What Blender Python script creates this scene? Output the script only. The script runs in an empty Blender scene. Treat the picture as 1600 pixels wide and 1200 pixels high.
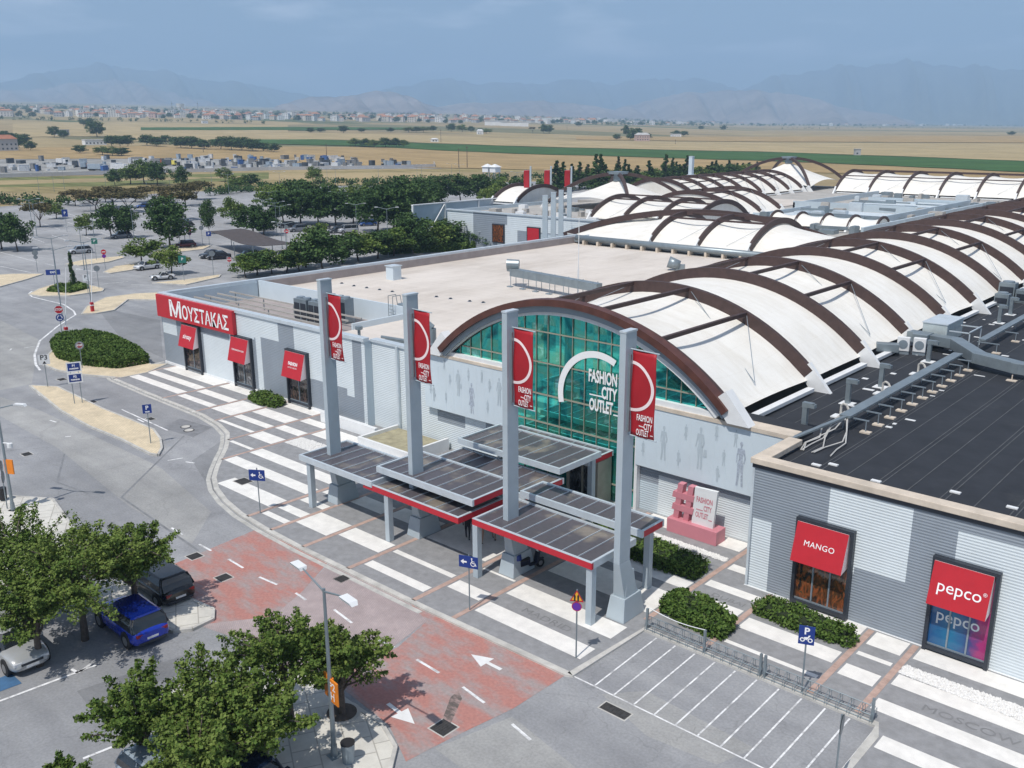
import bpy, math, random
import numpy as np
from mathutils import Vector, Matrix
sc = bpy.context.scene
COL = sc.collection
rnd = random.Random(7)
# ---------------------------------------------------------------- camera (drone, 22.5 m up)
CAMH = 22.5; FPX = 1447.6
PIT, ROL, YAW = [math.radians(a) for a in (15.543, -0.217, -41.964)]
def _rot():
    f = np.array([math.sin(YAW)*math.cos(PIT), math.cos(YAW)*math.cos(PIT), -math.sin(PIT)])
    rt = np.array([math.cos(YAW), -math.sin(YAW), 0.0]); up = np.cross(rt, f)
    return np.array([rt*math.cos(ROL)+up*math.sin(ROL), -(-rt*math.sin(ROL)+up*math.cos(ROL)), f])
RC = _rot()
cd = bpy.data.cameras.new("camera"); cam = bpy.data.objects.new("camera", cd); COL.objects.link(cam)
cd.sensor_fit = 'HORIZONTAL'; cd.sensor_width = 36; cd.lens = FPX/1600*36; cd.clip_start = 0.5; cd.clip_end = 60000
M = Matrix.Identity(4)
for i in range(3):
    M[i][0] = RC[0][i]; M[i][1] = -RC[1][i]; M[i][2] = -RC[2][i]
M[0][3], M[1][3], M[2][3] = 0, 0, CAMH
cam.matrix_world = M; sc.camera = cam
# ---------------------------------------------------------------- sky, sun, exposure
SUN_EL = math.radians(59); SUN_AZ = math.atan2(0.14, -1.0)      # direction towards the sun: (+0.14, -1)
wd = bpy.data.worlds.new("World"); sc.world = wd; wd.use_nodes = True
nt = wd.node_tree; bg = nt.nodes['Background']
sky = nt.nodes.new('ShaderNodeTexSky'); sky.sky_type = 'NISHITA'; sky.sun_disc = False
sky.sun_elevation = SUN_EL; sky.sun_rotation = SUN_AZ
sky.altitude = 50; sky.air_density = 1.0; sky.dust_density = 0.9; sky.ozone_density = 2.2
tc = nt.nodes.new('ShaderNodeTexCoord'); mp = nt.nodes.new('ShaderNodeMapping'); mp.inputs['Scale'].default_value = (4.5, 4.5, 20)
nz = nt.nodes.new('ShaderNodeTexNoise'); nz.inputs['Scale'].default_value = 1.6; nz.inputs['Detail'].default_value = 7
cr = nt.nodes.new('ShaderNodeValToRGB'); cr.color_ramp.elements[0].position = .50; cr.color_ramp.elements[1].position = .70
cr.color_ramp.elements[0].color = (0, 0, 0, 1); cr.color_ramp.elements[1].color = (.6, .6, .6, 1)
mx = nt.nodes.new('ShaderNodeMixRGB'); mx.inputs['Color2'].default_value = (20, 20, 21, 1)
nt.links.new(tc.outputs['Generated'], mp.inputs['Vector']); nt.links.new(mp.outputs['Vector'], nz.inputs['Vector'])
nt.links.new(nz.outputs['Fac'], cr.inputs['Fac']); nt.links.new(cr.outputs['Color'], mx.inputs['Fac'])
nt.links.new(sky.outputs['Color'], mx.inputs['Color1']); nt.links.new(mx.outputs['Color'], bg.inputs['Color'])
bg.inputs['Strength'].default_value = 0.085
sd = bpy.data.lights.new("sun", 'SUN'); sd.energy = 4.3; sd.angle = math.radians(0.55); sd.color = (1, .955, .89)
so = bpy.data.objects.new("sun", sd); COL.objects.link(so)
sv = Vector((0.14*math.cos(SUN_EL)/math.hypot(.14, 1), -math.cos(SUN_EL)/math.hypot(.14, 1), math.sin(SUN_EL)))
so.rotation_euler = sv.to_track_quat('Z', 'Y').to_euler(); so.location = (0, -50, 200)
sc.view_settings.view_transform = 'Standard'; sc.view_settings.look = 'None'
sc.view_settings.exposure = 0.08; sc.view_settings.gamma = 1
sc.render.engine = 'CYCLES'
sc.cycles.max_bounces = 6; sc.cycles.volume_bounces = 1; sc.cycles.transparent_max_bounces = 12
# ---------------------------------------------------------------- helpers
def ray(px, py): return RC.T @ np.array([(px-800)/FPX, (py-600)/FPX, 1.0])
def slope_at(x, y):
    az = math.degrees(math.atan2(-x, y))
    return float(np.interp(az, [10, 28, 42, 56, 71, 90], [0, .005, .016, .023, .029, .029]))
def tz(x, y):
    r = math.hypot(x, y)
    if r < 420: return 0.0
    t = r-420
    return slope_at(x, y)*(t*t/(t+260))
def G(px, py, z=0.0):
    d = ray(px, py); t = (z-CAMH)/d[2]; return (float(d[0]*t), float(d[1]*t))
def GT(px, py):
    d = ray(px, py); d = d/math.hypot(d[0], d[1]); r = 30.0
    while r < 17000:
        if CAMH+d[2]*r <= tz(d[0]*r, d[1]*r): break
        r *= 1.01
    return (float(d[0]*r), float(d[1]*r), tz(d[0]*r, d[1]*r))
def onY(px, py, Y):
    d = ray(px, py); t = Y/d[1]; return (float(d[0]*t), float(CAMH+d[2]*t))
def tag(o, label=None, cat=None, group=None, kind=None):
    if label: o["label"] = label
    if cat: o["category"] = cat
    if group: o["group"] = group
    if kind: o["kind"] = kind
    return o
def thing(name, loc=(0, 0, 0), rz=0.0, label=None, cat=None, group=None):
    o = bpy.data.objects.new(name, None); o.empty_display_size = .3; COL.objects.link(o)
    o.location = loc; o.rotation_euler = (0, 0, rz)
    return tag(o, label, cat, group)
def copy_tree(o, parent=None):
    c = o.copy(); COL.objects.link(c)
    if parent is not None: c.parent = parent
    for ch in list(o.children): copy_tree(ch, c)
    return c
LOC = set()
def woff(p):
    v = Vector((0, 0, 0)); r = p
    while r is not None and r.parent is not None: r = r.parent
    if r is not None and r.name in LOC: return v
    while p is not None: v += p.location; p = p.parent
    return v
def lthing(*a, **k):
    o = thing(*a, **k); LOC.add(o.name); return o
class MB:
    def __init__(s): s.v = []; s.f = []; s.m = []; s.mi = 0
    def mat(s, i): s.mi = i; return s
    def add(s, vs, fs):
        b = len(s.v); s.v.extend([tuple(map(float, p)) for p in vs])
        for f in fs: s.f.append([b+i for i in f]); s.m.append(s.mi)
        return s
    def box(s, x0, x1, y0, y1, z0, z1):
        return s.add([(x0,y0,z0),(x1,y0,z0),(x1,y1,z0),(x0,y1,z0),(x0,y0,z1),(x1,y0,z1),(x1,y1,z1),(x0,y1,z1)],
                     [(0,3,2,1),(4,5,6,7),(0,1,5,4),(1,2,6,5),(2,3,7,6),(3,0,4,7)])
    def frus(s, b, t, z0, z1):
        (a0,a1,b0,b1) = b; (c0,c1,d0,d1) = t
        return s.add([(a0,b0,z0),(a1,b0,z0),(a1,b1,z0),(a0,b1,z0),(c0,d0,z1),(c1,d0,z1),(c1,d1,z1),(c0,d1,z1)],
                     [(0,3,2,1),(4,5,6,7),(0,1,5,4),(1,2,6,5),(2,3,7,6),(3,0,4,7)])
    def prism(s, pts, z0, z1):
        n = len(pts)
        a = sum(pts[i][0]*pts[(i+1) % n][1]-pts[(i+1) % n][0]*pts[i][1] for i in range(n))
        if a < 0: pts = pts[::-1]
        return s.add([(x, y, z0) for x, y in pts]+[(x, y, z1) for x, y in pts],
                     [tuple(range(n))[::-1], tuple(range(n, 2*n))]+[(i, (i+1) % n, n+(i+1) % n, n+i) for i in range(n)])
    def poly(s, pts, z):
        n = len(pts)
        a = sum(pts[i][0]*pts[(i+1) % n][1]-pts[(i+1) % n][0]*pts[i][1] for i in range(n))
        if a < 0: pts = pts[::-1]
        return s.add([(x, y, z) for x, y in pts], [tuple(range(n))])
    def tube(s, a, b, r0, r1=None, n=8, cap=True):
        r1 = r0 if r1 is None else r1
        a = Vector(a); b = Vector(b); d = (b-a).normalized()
        u = d.orthogonal().normalized(); w = d.cross(u)
        vs = []
        for c, r in ((a, r0), (b, r1)):
            for i in range(n):
                t = 2*math.pi*i/n; vs.append(c+(u*math.cos(t)+w*math.sin(t))*r)
        fs = [(i, (i+1) % n, n+(i+1) % n, n+i) for i in range(n)]
        if cap: fs += [tuple(range(n))[::-1], tuple(range(n, 2*n))]
        return s.add(vs, fs)
    def path(s, pts, r, n=6):
        for a, b in zip(pts[:-1], pts[1:]): s.tube(a, b, r, r, n)
        return s
    def beam(s, a, b, w, h):
        a = Vector(a); b = Vector(b); d = (b-a).normalized()
        u = Vector((0, 0, 1)).cross(d)
        u = u.normalized() if u.length > 1e-4 else Vector((1, 0, 0))
        k = d.cross(u)
        vs = []
        for c in (a, b):
            for (p, q) in ((-1, -1), (1, -1), (1, 1), (-1, 1)): vs.append(c+u*(w/2*p)+k*(h/2*q))
        return s.add(vs, [(0,1,2,3)[::-1], (4,5,6,7), (0,1,5,4), (1,2,6,5), (2,3,7,6), (3,0,4,7)])
    def grid(s, P, flip=False):
        n = len(P); m = len(P[0]); vs = [p for r in P for p in r]
        fs = []
        for i in range(n-1):
            for j in range(m-1):
                q = (i*m+j, (i+1)*m+j, (i+1)*m+j+1, i*m+j+1)
                fs.append(q[::-1] if flip else q)
        return s.add(vs, fs)
    def mesh(s, name, mats, smooth=False):
        me = bpy.data.meshes.new(name); me.from_pydata(s.v, [], s.f); 
        for m in mats: me.materials.append(m)
        me.polygons.foreach_set('material_index', s.m)
        if smooth: me.polygons.foreach_set('use_smooth', [True]*len(s.f))
        me.update(); return me
    def build(s, name, mats, parent=None, smooth=False, bevel=0, fix=False):
        if not isinstance(mats, (list, tuple)): mats = [mats]
        me = s.mesh(name, mats, smooth)
        if fix:
            import bmesh
            bm = bmesh.new(); bm.from_mesh(me); bmesh.ops.recalc_face_normals(bm, faces=bm.faces); bm.to_mesh(me); bm.free()
        o = bpy.data.objects.new(name, me); COL.objects.link(o)
        if parent is not None: o.parent = parent; o.location = -woff(parent)
        if bevel:
            b = o.modifiers.new('b', 'BEVEL'); b.width = bevel; b.segments = 2; b.limit_method = 'ANGLE'
        return o
def stage(o, kind='structure'): o['kind'] = kind; return o
# ---------------------------------------------------------------- materials
def newmat(name):
    m = bpy.data.materials.new(name); m.use_nodes = True
    return m, m.node_tree, m.node_tree.nodes['Principled BSDF']
def mat(name, col, rough=.6, metal=0.0, var=.12, scale=1.5, bump=0.0, bscale=20, spec=.5, coat=0.0, detail=4):
    m, t, b = newmat(name)
    b.inputs['Roughness'].default_value = rough; b.inputs['Metallic'].default_value = metal
    b.inputs['Specular IOR Level'].default_value = spec; b.inputs['Coat Weight'].default_value = coat
    g = t.nodes.new('ShaderNodeNewGeometry')
    if var > 0:
        n = t.nodes.new('ShaderNodeTexNoise'); n.inputs['Scale'].default_value = scale; n.inputs['Detail'].default_value = detail
        n.inputs['Roughness'].default_value = .65
        t.links.new(g.outputs['Position'], n.inputs['Vector'])
        r = t.nodes.new('ShaderNodeValToRGB'); e = r.color_ramp.elements
        e[0].position = .3; e[1].position = .7
        e[0].color = (*[c*(1-var) for c in col], 1); e[1].color = (*[min(1, c*(1+var)) for c in col], 1)
        t.links.new(n.outputs['Fac'], r.inputs['Fac']); t.links.new(r.outputs['Color'], b.inputs['Base Color'])
    else: b.inputs['Base Color'].default_value = (*col, 1)
    if bump > 0:
        n2 = t.nodes.new('ShaderNodeTexNoise'); n2.inputs['Scale'].default_value = bscale; n2.inputs['Detail'].default_value = 3
        t.links.new(g.outputs['Position'], n2.inputs['Vector'])
        bp = t.nodes.new('ShaderNodeBump'); bp.inputs['Strength'].default_value = bump; bp.inputs['Distance'].default_value = .05
        t.links.new(n2.outputs['Fac'], bp.inputs['Height']); t.links.new(bp.outputs['Normal'], b.inputs['Normal'])
    return m
def N(t, kind, **kw):
    n = t.nodes.new(kind)
    for k, v in kw.items():
        if k in n.inputs: n.inputs[k].default_value = v
        else: setattr(n, k, v)
    return n
def ramp(t, fac, stops):
    r = t.nodes.new('ShaderNodeValToRGB'); e = r.color_ramp.elements
    while len(e) < len(stops): e.new(.5)
    for i, (p, c) in enumerate(stops): e[i].position = p; e[i].color = (*c, 1) if len(c) == 3 else c
    t.links.new(fac, r.inputs['Fac']); return r.outputs['Color']
def mixc(t, fac, a, b, mode='MIX'):
    m = t.nodes.new('ShaderNodeMixRGB'); m.blend_type = mode
    for s, v in (('Fac', fac), ('Color1', a), ('Color2', b)):
        if isinstance(v, (int, float)): m.inputs[s].default_value = v
        elif isinstance(v, tuple): m.inputs[s].default_value = (*v, 1)
        else: t.links.new(v, m.inputs[s])
    return m.outputs['Color']
def memmat():
    m, t, b = newmat('membrane_white'); g = N(t, 'ShaderNodeNewGeometry')
    n1 = N(t, 'ShaderNodeTexNoise', Scale=.35, Detail=7, Roughness=.7); t.links.new(g.outputs['Position'], n1.inputs['Vector'])
    mp = N(t, 'ShaderNodeMapping'); mp.inputs['Scale'].default_value = (.25, 1.6, .25); t.links.new(g.outputs['Position'], mp.inputs['Vector'])
    n2 = N(t, 'ShaderNodeTexNoise', Scale=1.0, Detail=5, Roughness=.6); t.links.new(mp.outputs['Vector'], n2.inputs['Vector'])
    w = N(t, 'ShaderNodeTexWave', Scale=.22, Distortion=.0); w.wave_profile = 'SAW'; w.bands_direction = 'X'; t.links.new(g.outputs['Position'], w.inputs['Vector'])
    c = ramp(t, n1.outputs['Fac'], [(.3, (.74, .71, .65)), (.55, (.81, .79, .74)), (.75, (.84, .825, .78))])
    c = mixc(t, .5, c, ramp(t, n2.outputs['Fac'], [(.32, (.86, .84, .80)), (.55, (1, 1, 1))]), 'MULTIPLY')
    c = mixc(t, .6, c, ramp(t, w.outputs['Fac'], [(0, (.90, .89, .87)), (.035, (1, 1, 1))]), 'MULTIPLY')
    t.links.new(c, b.inputs['Base Color']); b.inputs['Roughness'].default_value = .6
    bp = N(t, 'ShaderNodeBump', Strength=.25, Distance=.12); t.links.new(n2.outputs['Fac'], bp.inputs['Height']); t.links.new(bp.outputs['Normal'], b.inputs['Normal']); return m
def asphalt_mat(name, base, patch=.18):
    m, t, b = newmat(name); g = N(t, 'ShaderNodeNewGeometry')
    n1 = N(t, 'ShaderNodeTexNoise', Scale=.07, Detail=6); n2 = N(t, 'ShaderNodeTexNoise', Scale=.45, Detail=8, Roughness=.7)
    n3 = N(t, 'ShaderNodeTexNoise', Scale=9.0, Detail=4)
    mp = N(t, 'ShaderNodeMapping'); mp.inputs['Scale'].default_value = (.12, 1.2, 1); mp.inputs['Rotation'].default_value = (0, 0, .35)
    t.links.new(g.outputs['Position'], mp.inputs['Vector'])
    n4 = N(t, 'ShaderNodeTexNoise', Scale=.5, Detail=5)
    for n in (n1, n2, n3): t.links.new(g.outputs['Position'], n.inputs['Vector'])
    t.links.new(mp.outputs['Vector'], n4.inputs['Vector'])
    c = ramp(t, n1.outputs['Fac'], [(.3, tuple(x*(1-patch) for x in base)), (.7, tuple(x*(1+patch) for x in base))])
    c = mixc(t, .55, c, ramp(t, n2.outputs['Fac'], [(.3, (.72, .72, .72)), (.7, (1.2, 1.2, 1.18))]), 'MULTIPLY')
    c = mixc(t, .5, c, ramp(t, n4.outputs['Fac'], [(.35, (.8, .8, .81)), (.65, (1.15, 1.14, 1.12))]), 'MULTIPLY')
    c = mixc(t, .45, c, ramp(t, n3.outputs['Fac'], [(.3, (.75, .75, .75)), (.7, (1.2, 1.2, 1.2))]), 'MULTIPLY')
    v = N(t, 'ShaderNodeTexVoronoi', Scale=.16); v.feature = 'DISTANCE_TO_EDGE'
    nd = N(t, 'ShaderNodeTexNoise', Scale=.8, Detail=4); t.links.new(g.outputs['Position'], nd.inputs['Vector'])
    wv = mixc(t, .12, g.outputs['Position'], nd.outputs['Color'], 'ADD'); 
    ad = N(t, 'ShaderNodeVectorMath'); ad.operation = 'MULTIPLY_ADD'; ad.inputs[1].default_value = (2.5, 2.5, 0)
    t.links.new(nd.outputs['Color'], ad.inputs[0]); t.links.new(g.outputs['Position'], ad.inputs[2]); t.links.new(ad.outputs['Vector'], v.inputs['Vector'])
    c = mixc(t, 1.0, c, ramp(t, v.outputs['Distance'], [(0, (.86, .86, .86)), (.004, (.93, .93, .93)), (.009, (1, 1, 1))]), 'MULTIPLY')
    t.links.new(c, b.inputs['Base Color']); b.inputs['Roughness'].default_value = .85; b.inputs['Specular IOR Level'].default_value = .3
    bp = N(t, 'ShaderNodeBump', Strength=.25, Distance=.03); t.links.new(n3.outputs['Fac'], bp.inputs['Height']); t.links.new(bp.outputs['Normal'], b.inputs['Normal'])
    return m
def worn_mat(name, col, under, amount=.5, scale=.6, rough=.8):
    m, t, b = newmat(name); g = N(t, 'ShaderNodeNewGeometry')
    mp = N(t, 'ShaderNodeMapping'); mp.inputs['Scale'].default_value = (1, 2.2, 1); mp.inputs['Rotation'].default_value = (0, 0, .5)
    t.links.new(g.outputs['Position'], mp.inputs['Vector'])
    n1 = N(t, 'ShaderNodeTexNoise', Scale=scale, Detail=9, Roughness=.68); t.links.new(mp.outputs['Vector'], n1.inputs['Vector'])
    n2 = N(t, 'ShaderNodeTexNoise', Scale=7.0, Detail=4); t.links.new(g.outputs['Position'], n2.inputs['Vector'])
    f = ramp(t, n1.outputs['Fac'], [(max(0, amount-.09), (1, 1, 1)), (amount+.09, (0, 0, 0))])
    c = mixc(t, f, under, col)
    c = mixc(t, .5, c, ramp(t, n2.outputs['Fac'], [(.3, (.75, .75, .75)), (.7, (1.2, 1.2, 1.2))]), 'MULTIPLY')
    t.links.new(c, b.inputs['Base Color']); b.inputs['Roughness'].default_value = rough
    return m
def brick_mat(name, c1, c2, mortar, sx, w=.5, h=.25, ms=.02, rot=0.0):
    m, t, b = newmat(name); g = N(t, 'ShaderNodeNewGeometry')
    mp = N(t, 'ShaderNodeMapping'); mp.inputs['Rotation'].default_value = (0, 0, rot); t.links.new(g.outputs['Position'], mp.inputs['Vector'])
    br = N(t, 'ShaderNodeTexBrick', Scale=sx); br.inputs['Color1'].default_value = (*c1, 1); br.inputs['Color2'].default_value = (*c2, 1)
    br.inputs['Mortar'].default_value = (*mortar, 1); br.inputs['Mortar Size'].default_value = ms; br.inputs['Brick Width'].default_value = w; br.inputs['Row Height'].default_value = h
    t.links.new(mp.outputs['Vector'], br.inputs['Vector'])
    n2 = N(t, 'ShaderNodeTexNoise', Scale=.7, Detail=7, Roughness=.7); t.links.new(g.outputs['Position'], n2.inputs['Vector'])
    c = mixc(t, .7, br.outputs['Color'], ramp(t, n2.outputs['Fac'], [(.3, (.72, .72, .72)), (.7, (1.22, 1.22, 1.22))]), 'MULTIPLY')
    t.links.new(c, b.inputs['Base Color']); b.inputs['Roughness'].default_value = .85
    return m
A_ASPH = (.295, .30, .312)
m_asph = asphalt_mat('asphalt', A_ASPH)
m_asph2 = asphalt_mat('asphalt_parking', (.33, .332, .34))
m_kerb = mat('kerb_concrete', (.50, .485, .45), .85, var=.22, scale=1.2)
m_pgrey = mat('paving_grey', (.262, .264, .27), .8, var=.16, scale=2.2, bump=.15)
m_pwhite = mat('paving_white', (.76, .74, .70), .75, var=.10, scale=1.6)
m_pred = mat('paving_red_line', (.44, .31, .26), .85, var=.2, scale=2.5)
m_gravel, t_, b_ = newmat('white_gravel')
v_ = N(t_, 'ShaderNodeTexVoronoi', Scale=11.0); g_ = N(t_, 'ShaderNodeNewGeometry'); t_.links.new(g_.outputs['Position'], v_.inputs['Vector'])
t_.links.new(ramp(t_, v_.outputs['Distance'], [(0, (.85, .84, .82)), (.45, (.75, .74, .72)), (.75, (.25, .24, .22))]), b_.inputs['Base Color']); b_.inputs['Roughness'].default_value = .8
m_tan = brick_mat('tan_paving', (.62, .52, .36), (.68, .57, .40), (.48, .40, .28), 1.6, rot=.1)
m_pinkbrick = brick_mat('pink_brick_paving', (.42, .335, .325), (.38, .31, .305), (.31, .27, .27), 3.0, rot=.4, ms=.03)
m_lightpave = brick_mat('light_paving', (.62, .60, .54), (.58, .56, .51), (.38, .36, .32), 1.0, w=1.0, h=1.0, ms=.025, rot=.5)
m_redworn = worn_mat('worn_red_paint', (.42, .195, .165), (.335, .28, .27), .52, .45)
m_line = worn_mat('worn_white_line', (.78, .78, .78), (.36, .36, .37), .56, .9)
m_lineclean = mat('white_line', (.74, .74, .73), .7, var=.08)
m_darktar = mat('dark_tar', (.20, .205, .215), .8, var=.2)
m_iron = mat('iron_grate', (.06, .057, .055), .6, .3, var=.3, scale=6)
m_greyletter = mat('inlaid_letter', (.195, .197, .203), .8, var=.1)
m_clad_l = mat('cladding_light', (.61, .665, .69), .45, .0, var=.05, scale=.5)
m_clad_d = mat('cladding_dark', (.25, .285, .325), .48, .0, var=.06, scale=.5)
m_clad_b = mat('cladding_bluegrey', (.50, .58, .63), .5, .1, var=.06, scale=.4)
m_panel = mat('panel_white_blue', (.60, .68, .73), .5, .05, var=.04, scale=.4)
m_sil = mat('print_grey', (.45, .52, .565), .6, var=.05)
m_sil2 = mat('print_dark', (.38, .43, .50), .6, var=.35, scale=9)
m_beige = mat('parapet_beige', (.58, .50, .41), .85, var=.16, scale=.9)
m_coping = mat('coping_metal', (.60, .66, .70), .45, .3, var=.08)
m_pillar = mat('pillar_paint', (.42, .485, .525), .45, .05, var=.06, scale=.7)
m_steel = mat('steel_grey', (.26, .31, .35), .45, .3, var=.08)
m_galv = mat('galvanised_duct', (.25, .295, .32), .42, .45, var=.12, scale=1.2)
m_white = mat('white_paint', (.74, .75, .75), .5, var=.05)
m_red = mat('red_vinyl', (.47, .016, .026), .45, var=.05)
m_redb = mat('red_banner', (.37, .010, .018), .6, var=.08, scale=1.0)
m_redtrim = mat('red_trim', (.50, .02, .035), .4, var=.05)
m_pale = mat('pale_pink_print', (.86, .72, .72), .6, var=.02)
m_letter = mat('white_letters', (.86, .86, .86), .5, var=.0)
m_frame = mat('black_frame', (.035, .042, .055), .4, .2, var=.1)
m_brown = mat('glulam_brown', (.062, .036, .032), .6, var=.22, scale=2.0, bump=.1)
m_brown2 = mat('brown_fascia', (.095, .036, .026), .5, var=.3, scale=1.2)
m_mem = memmat()
m_memin = m_mem
m_black = mat('black_rubber', (.02, .02, .022), .6, var=.2)
m_roofblk, t_, b_ = newmat('bitumen_roof')
g_ = N(t_, 'ShaderNodeNewGeometry'); n_ = N(t_, 'ShaderNodeTexNoise', Scale=.6, Detail=7, Roughness=.7); t_.links.new(g_.outputs['Position'], n_.inputs['Vector'])
c_ = ramp(t_, n_.outputs['Fac'], [(.3, (.014, .016, .021)), (.7, (.028, .031, .038))])
n2_ = N(t_, 'ShaderNodeTexNoise', Scale=.25, Detail=8, Roughness=.75); t_.links.new(g_.outputs['Position'], n2_.inputs['Vector'])
c_ = mixc(t_, ramp(t_, n2_.outputs['Fac'], [(.58, (0, 0, 0)), (.75, (.35, .35, .35))]), c_, (.09, .09, .088))
t_.links.new(c_, b_.inputs['Base Color']); b_.inputs['Roughness'].default_value = .75
m_seam = mat('roof_seam', (.075, .077, .08), .7, var=.3, scale=1.5)
m_roofbg, t_, b_ = newmat('beige_roof')
g_ = N(t_, 'ShaderNodeNewGeometry'); n_ = N(t_, 'ShaderNodeTexNoise', Scale=.22, Detail=8, Roughness=.7)
mp_ = N(t_, 'ShaderNodeMapping'); mp_.inputs['Scale'].default_value = (1, .35, 1); t_.links.new(g_.outputs['Position'], mp_.inputs['Vector']); t_.links.new(mp_.outputs['Vector'], n_.inputs['Vector'])
br_ = N(t_, 'ShaderNodeTexBrick', Scale=1.0); br_.inputs['Brick Width'].default_value = 8; br_.inputs['Row Height'].default_value = 1.2; br_.inputs['Mortar Size'].default_value = .025
br_.inputs['Color1'].default_value = (1, 1, 1, 1); br_.inputs['Color2'].default_value = (.96, .96, .96, 1); br_.inputs['Mortar'].default_value = (.84, .83, .82, 1)
t_.links.new(g_.outputs['Position'], br_.inputs['Vector'])
c_ = ramp(t_, n_.outputs['Fac'], [(.3, (.51, .45, .39)), (.5, (.63, .57, .51)), (.7, (.70, .64, .58))])
t_.links.new(mixc(t_, 1.0, c_, br_.outputs['Color'], 'MULTIPLY'), b_.inputs['Base Color']); b_.inputs['Roughness'].default_value = .85
m_parap = mat('parapet_grey', (.33, .29, .28), .9, var=.14, scale=.5)
m_roofgrey = mat('roof_grey', (.40, .38, .35), .85, var=.18, scale=.3)
def tealglass():
    m, t, b = newmat('teal_glass'); g = N(t, 'ShaderNodeNewGeometry')
    mp = N(t, 'ShaderNodeMapping'); mp.inputs['Scale'].default_value = (1.02, 1, .62); t.links.new(g.outputs['Position'], mp.inputs['Vector'])
    v = N(t, 'ShaderNodeTexVoronoi', Scale=1.0, Randomness=.0); v.distance = 'CHEBYCHEV'; t.links.new(mp.outputs['Vector'], v.inputs['Vector'])
    s = N(t, 'ShaderNodeSeparateColor'); t.links.new(v.outputs['Color'], s.inputs[0])
    nn = N(t, 'ShaderNodeTexNoise', Scale=.55, Detail=6, Roughness=.65, Distortion=1.4); t.links.new(g.outputs['Position'], nn.inputs['Vector'])
    a = N(t, 'ShaderNodeMath'); a.operation = 'MULTIPLY_ADD'; a.inputs[1].default_value = .22; t.links.new(s.outputs[0], a.inputs[0]); t.links.new(nn.outputs['Fac'], a.inputs[2])
    t.links.new(ramp(t, a.outputs[0], [(.38, (.03, .16, .18)), (.50, (.03, .36, .34)), (.60, (.07, .56, .50)), (.74, (.12, .44, .32)), (.84, (.30, .74, .68))]), b.inputs['Base Color'])  # pale and dark teal blotches in the colour stand in for reflections and interior
    b.inputs['Metallic'].default_value = .88; b.inputs['Roughness'].default_value = .03
    bp = N(t, 'ShaderNodeBump', Strength=.35, Distance=.02); t.links.new(s.outputs[0], bp.inputs['Height']); t.links.new(bp.outputs['Normal'], b.inputs['Normal']); return m
def tinmat():
    m, t, b = newmat('canopy_sheet'); g = N(t, 'ShaderNodeNewGeometry')
    n = N(t, 'ShaderNodeTexNoise', Scale=.55, Detail=3, Roughness=.5); t.links.new(g.outputs['Position'], n.inputs['Vector'])
    n2 = N(t, 'ShaderNodeTexNoise', Scale=5.0, Detail=4); t.links.new(g.outputs['Position'], n2.inputs['Vector'])
    c = mixc(t, ramp(t, n.outputs['Fac'], [(.54, (0, 0, 0)), (.66, (.75, .75, .75))]), (.092, .082, .090), (.26, .225, .18))
    c = mixc(t, .5, c, ramp(t, n2.outputs['Fac'], [(.3, (.8, .8, .8)), (.7, (1.2, 1.2, 1.2))]), 'MULTIPLY')
    t.links.new(c, b.inputs['Base Color']); b.inputs['Roughness'].default_value = .35; return m
def glass_mat(name, col, rough=.04, metal=.75, n=.0):
    m, t, b = newmat(name); g = N(t, 'ShaderNodeNewGeometry')
    nn = N(t, 'ShaderNodeTexNoise', Scale=.35, Detail=3); t.links.new(g.outputs['Position'], nn.inputs['Vector'])
    t.links.new(ramp(t, nn.outputs['Fac'], [(.35, tuple(c*(1-n) for c in col)), (.65, tuple(min(1, c*(1+n)) for c in col))]), b.inputs['Base Color'])
    b.inputs['Metallic'].default_value = metal; b.inputs['Roughness'].default_value = rough; return m
m_teal = tealglass()
m_cargl = glass_mat('car_glass', (.02, .024, .028), .05, .0, 0); m_cargl.node_tree.nodes['Principled BSDF'].inputs['Specular IOR Level'].default_value = .9
m_mull = mat('mullion_bronze', (.36, .34, .27), .5, .2, var=.1)
m_tin = tinmat()
m_pinkp = mat('pink_paint', (.58, .22, .26), .5, var=.05)
m_blue = mat('sign_blue', (.012, .04, .22), .4, var=.0)
m_orange = mat('sign_orange', (.75, .22, .015), .5, var=.1)
m_yel = mat('sign_yellow', (.8, .42, .03), .5, var=.05)
m_sgreen = mat('sign_green', (.02, .16, .12), .5, var=.05)
m_backsign = mat('sign_back', (.22, .25, .27), .5, .4, var=.1)
m_signred = mat('sign_red', (.5, .02, .03), .4, var=0)
m_purple = mat('sign_purple', (.13, .03, .33), .4, var=0)
m_skin = mat('skin', (.5, .3, .22), .6, var=0); m_cloth = mat('dark_cloth', (.03, .03, .04), .9, var=.1); m_cloth2 = mat('maroon_cloth', (.12, .02, .03), .9, var=.1)
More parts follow.
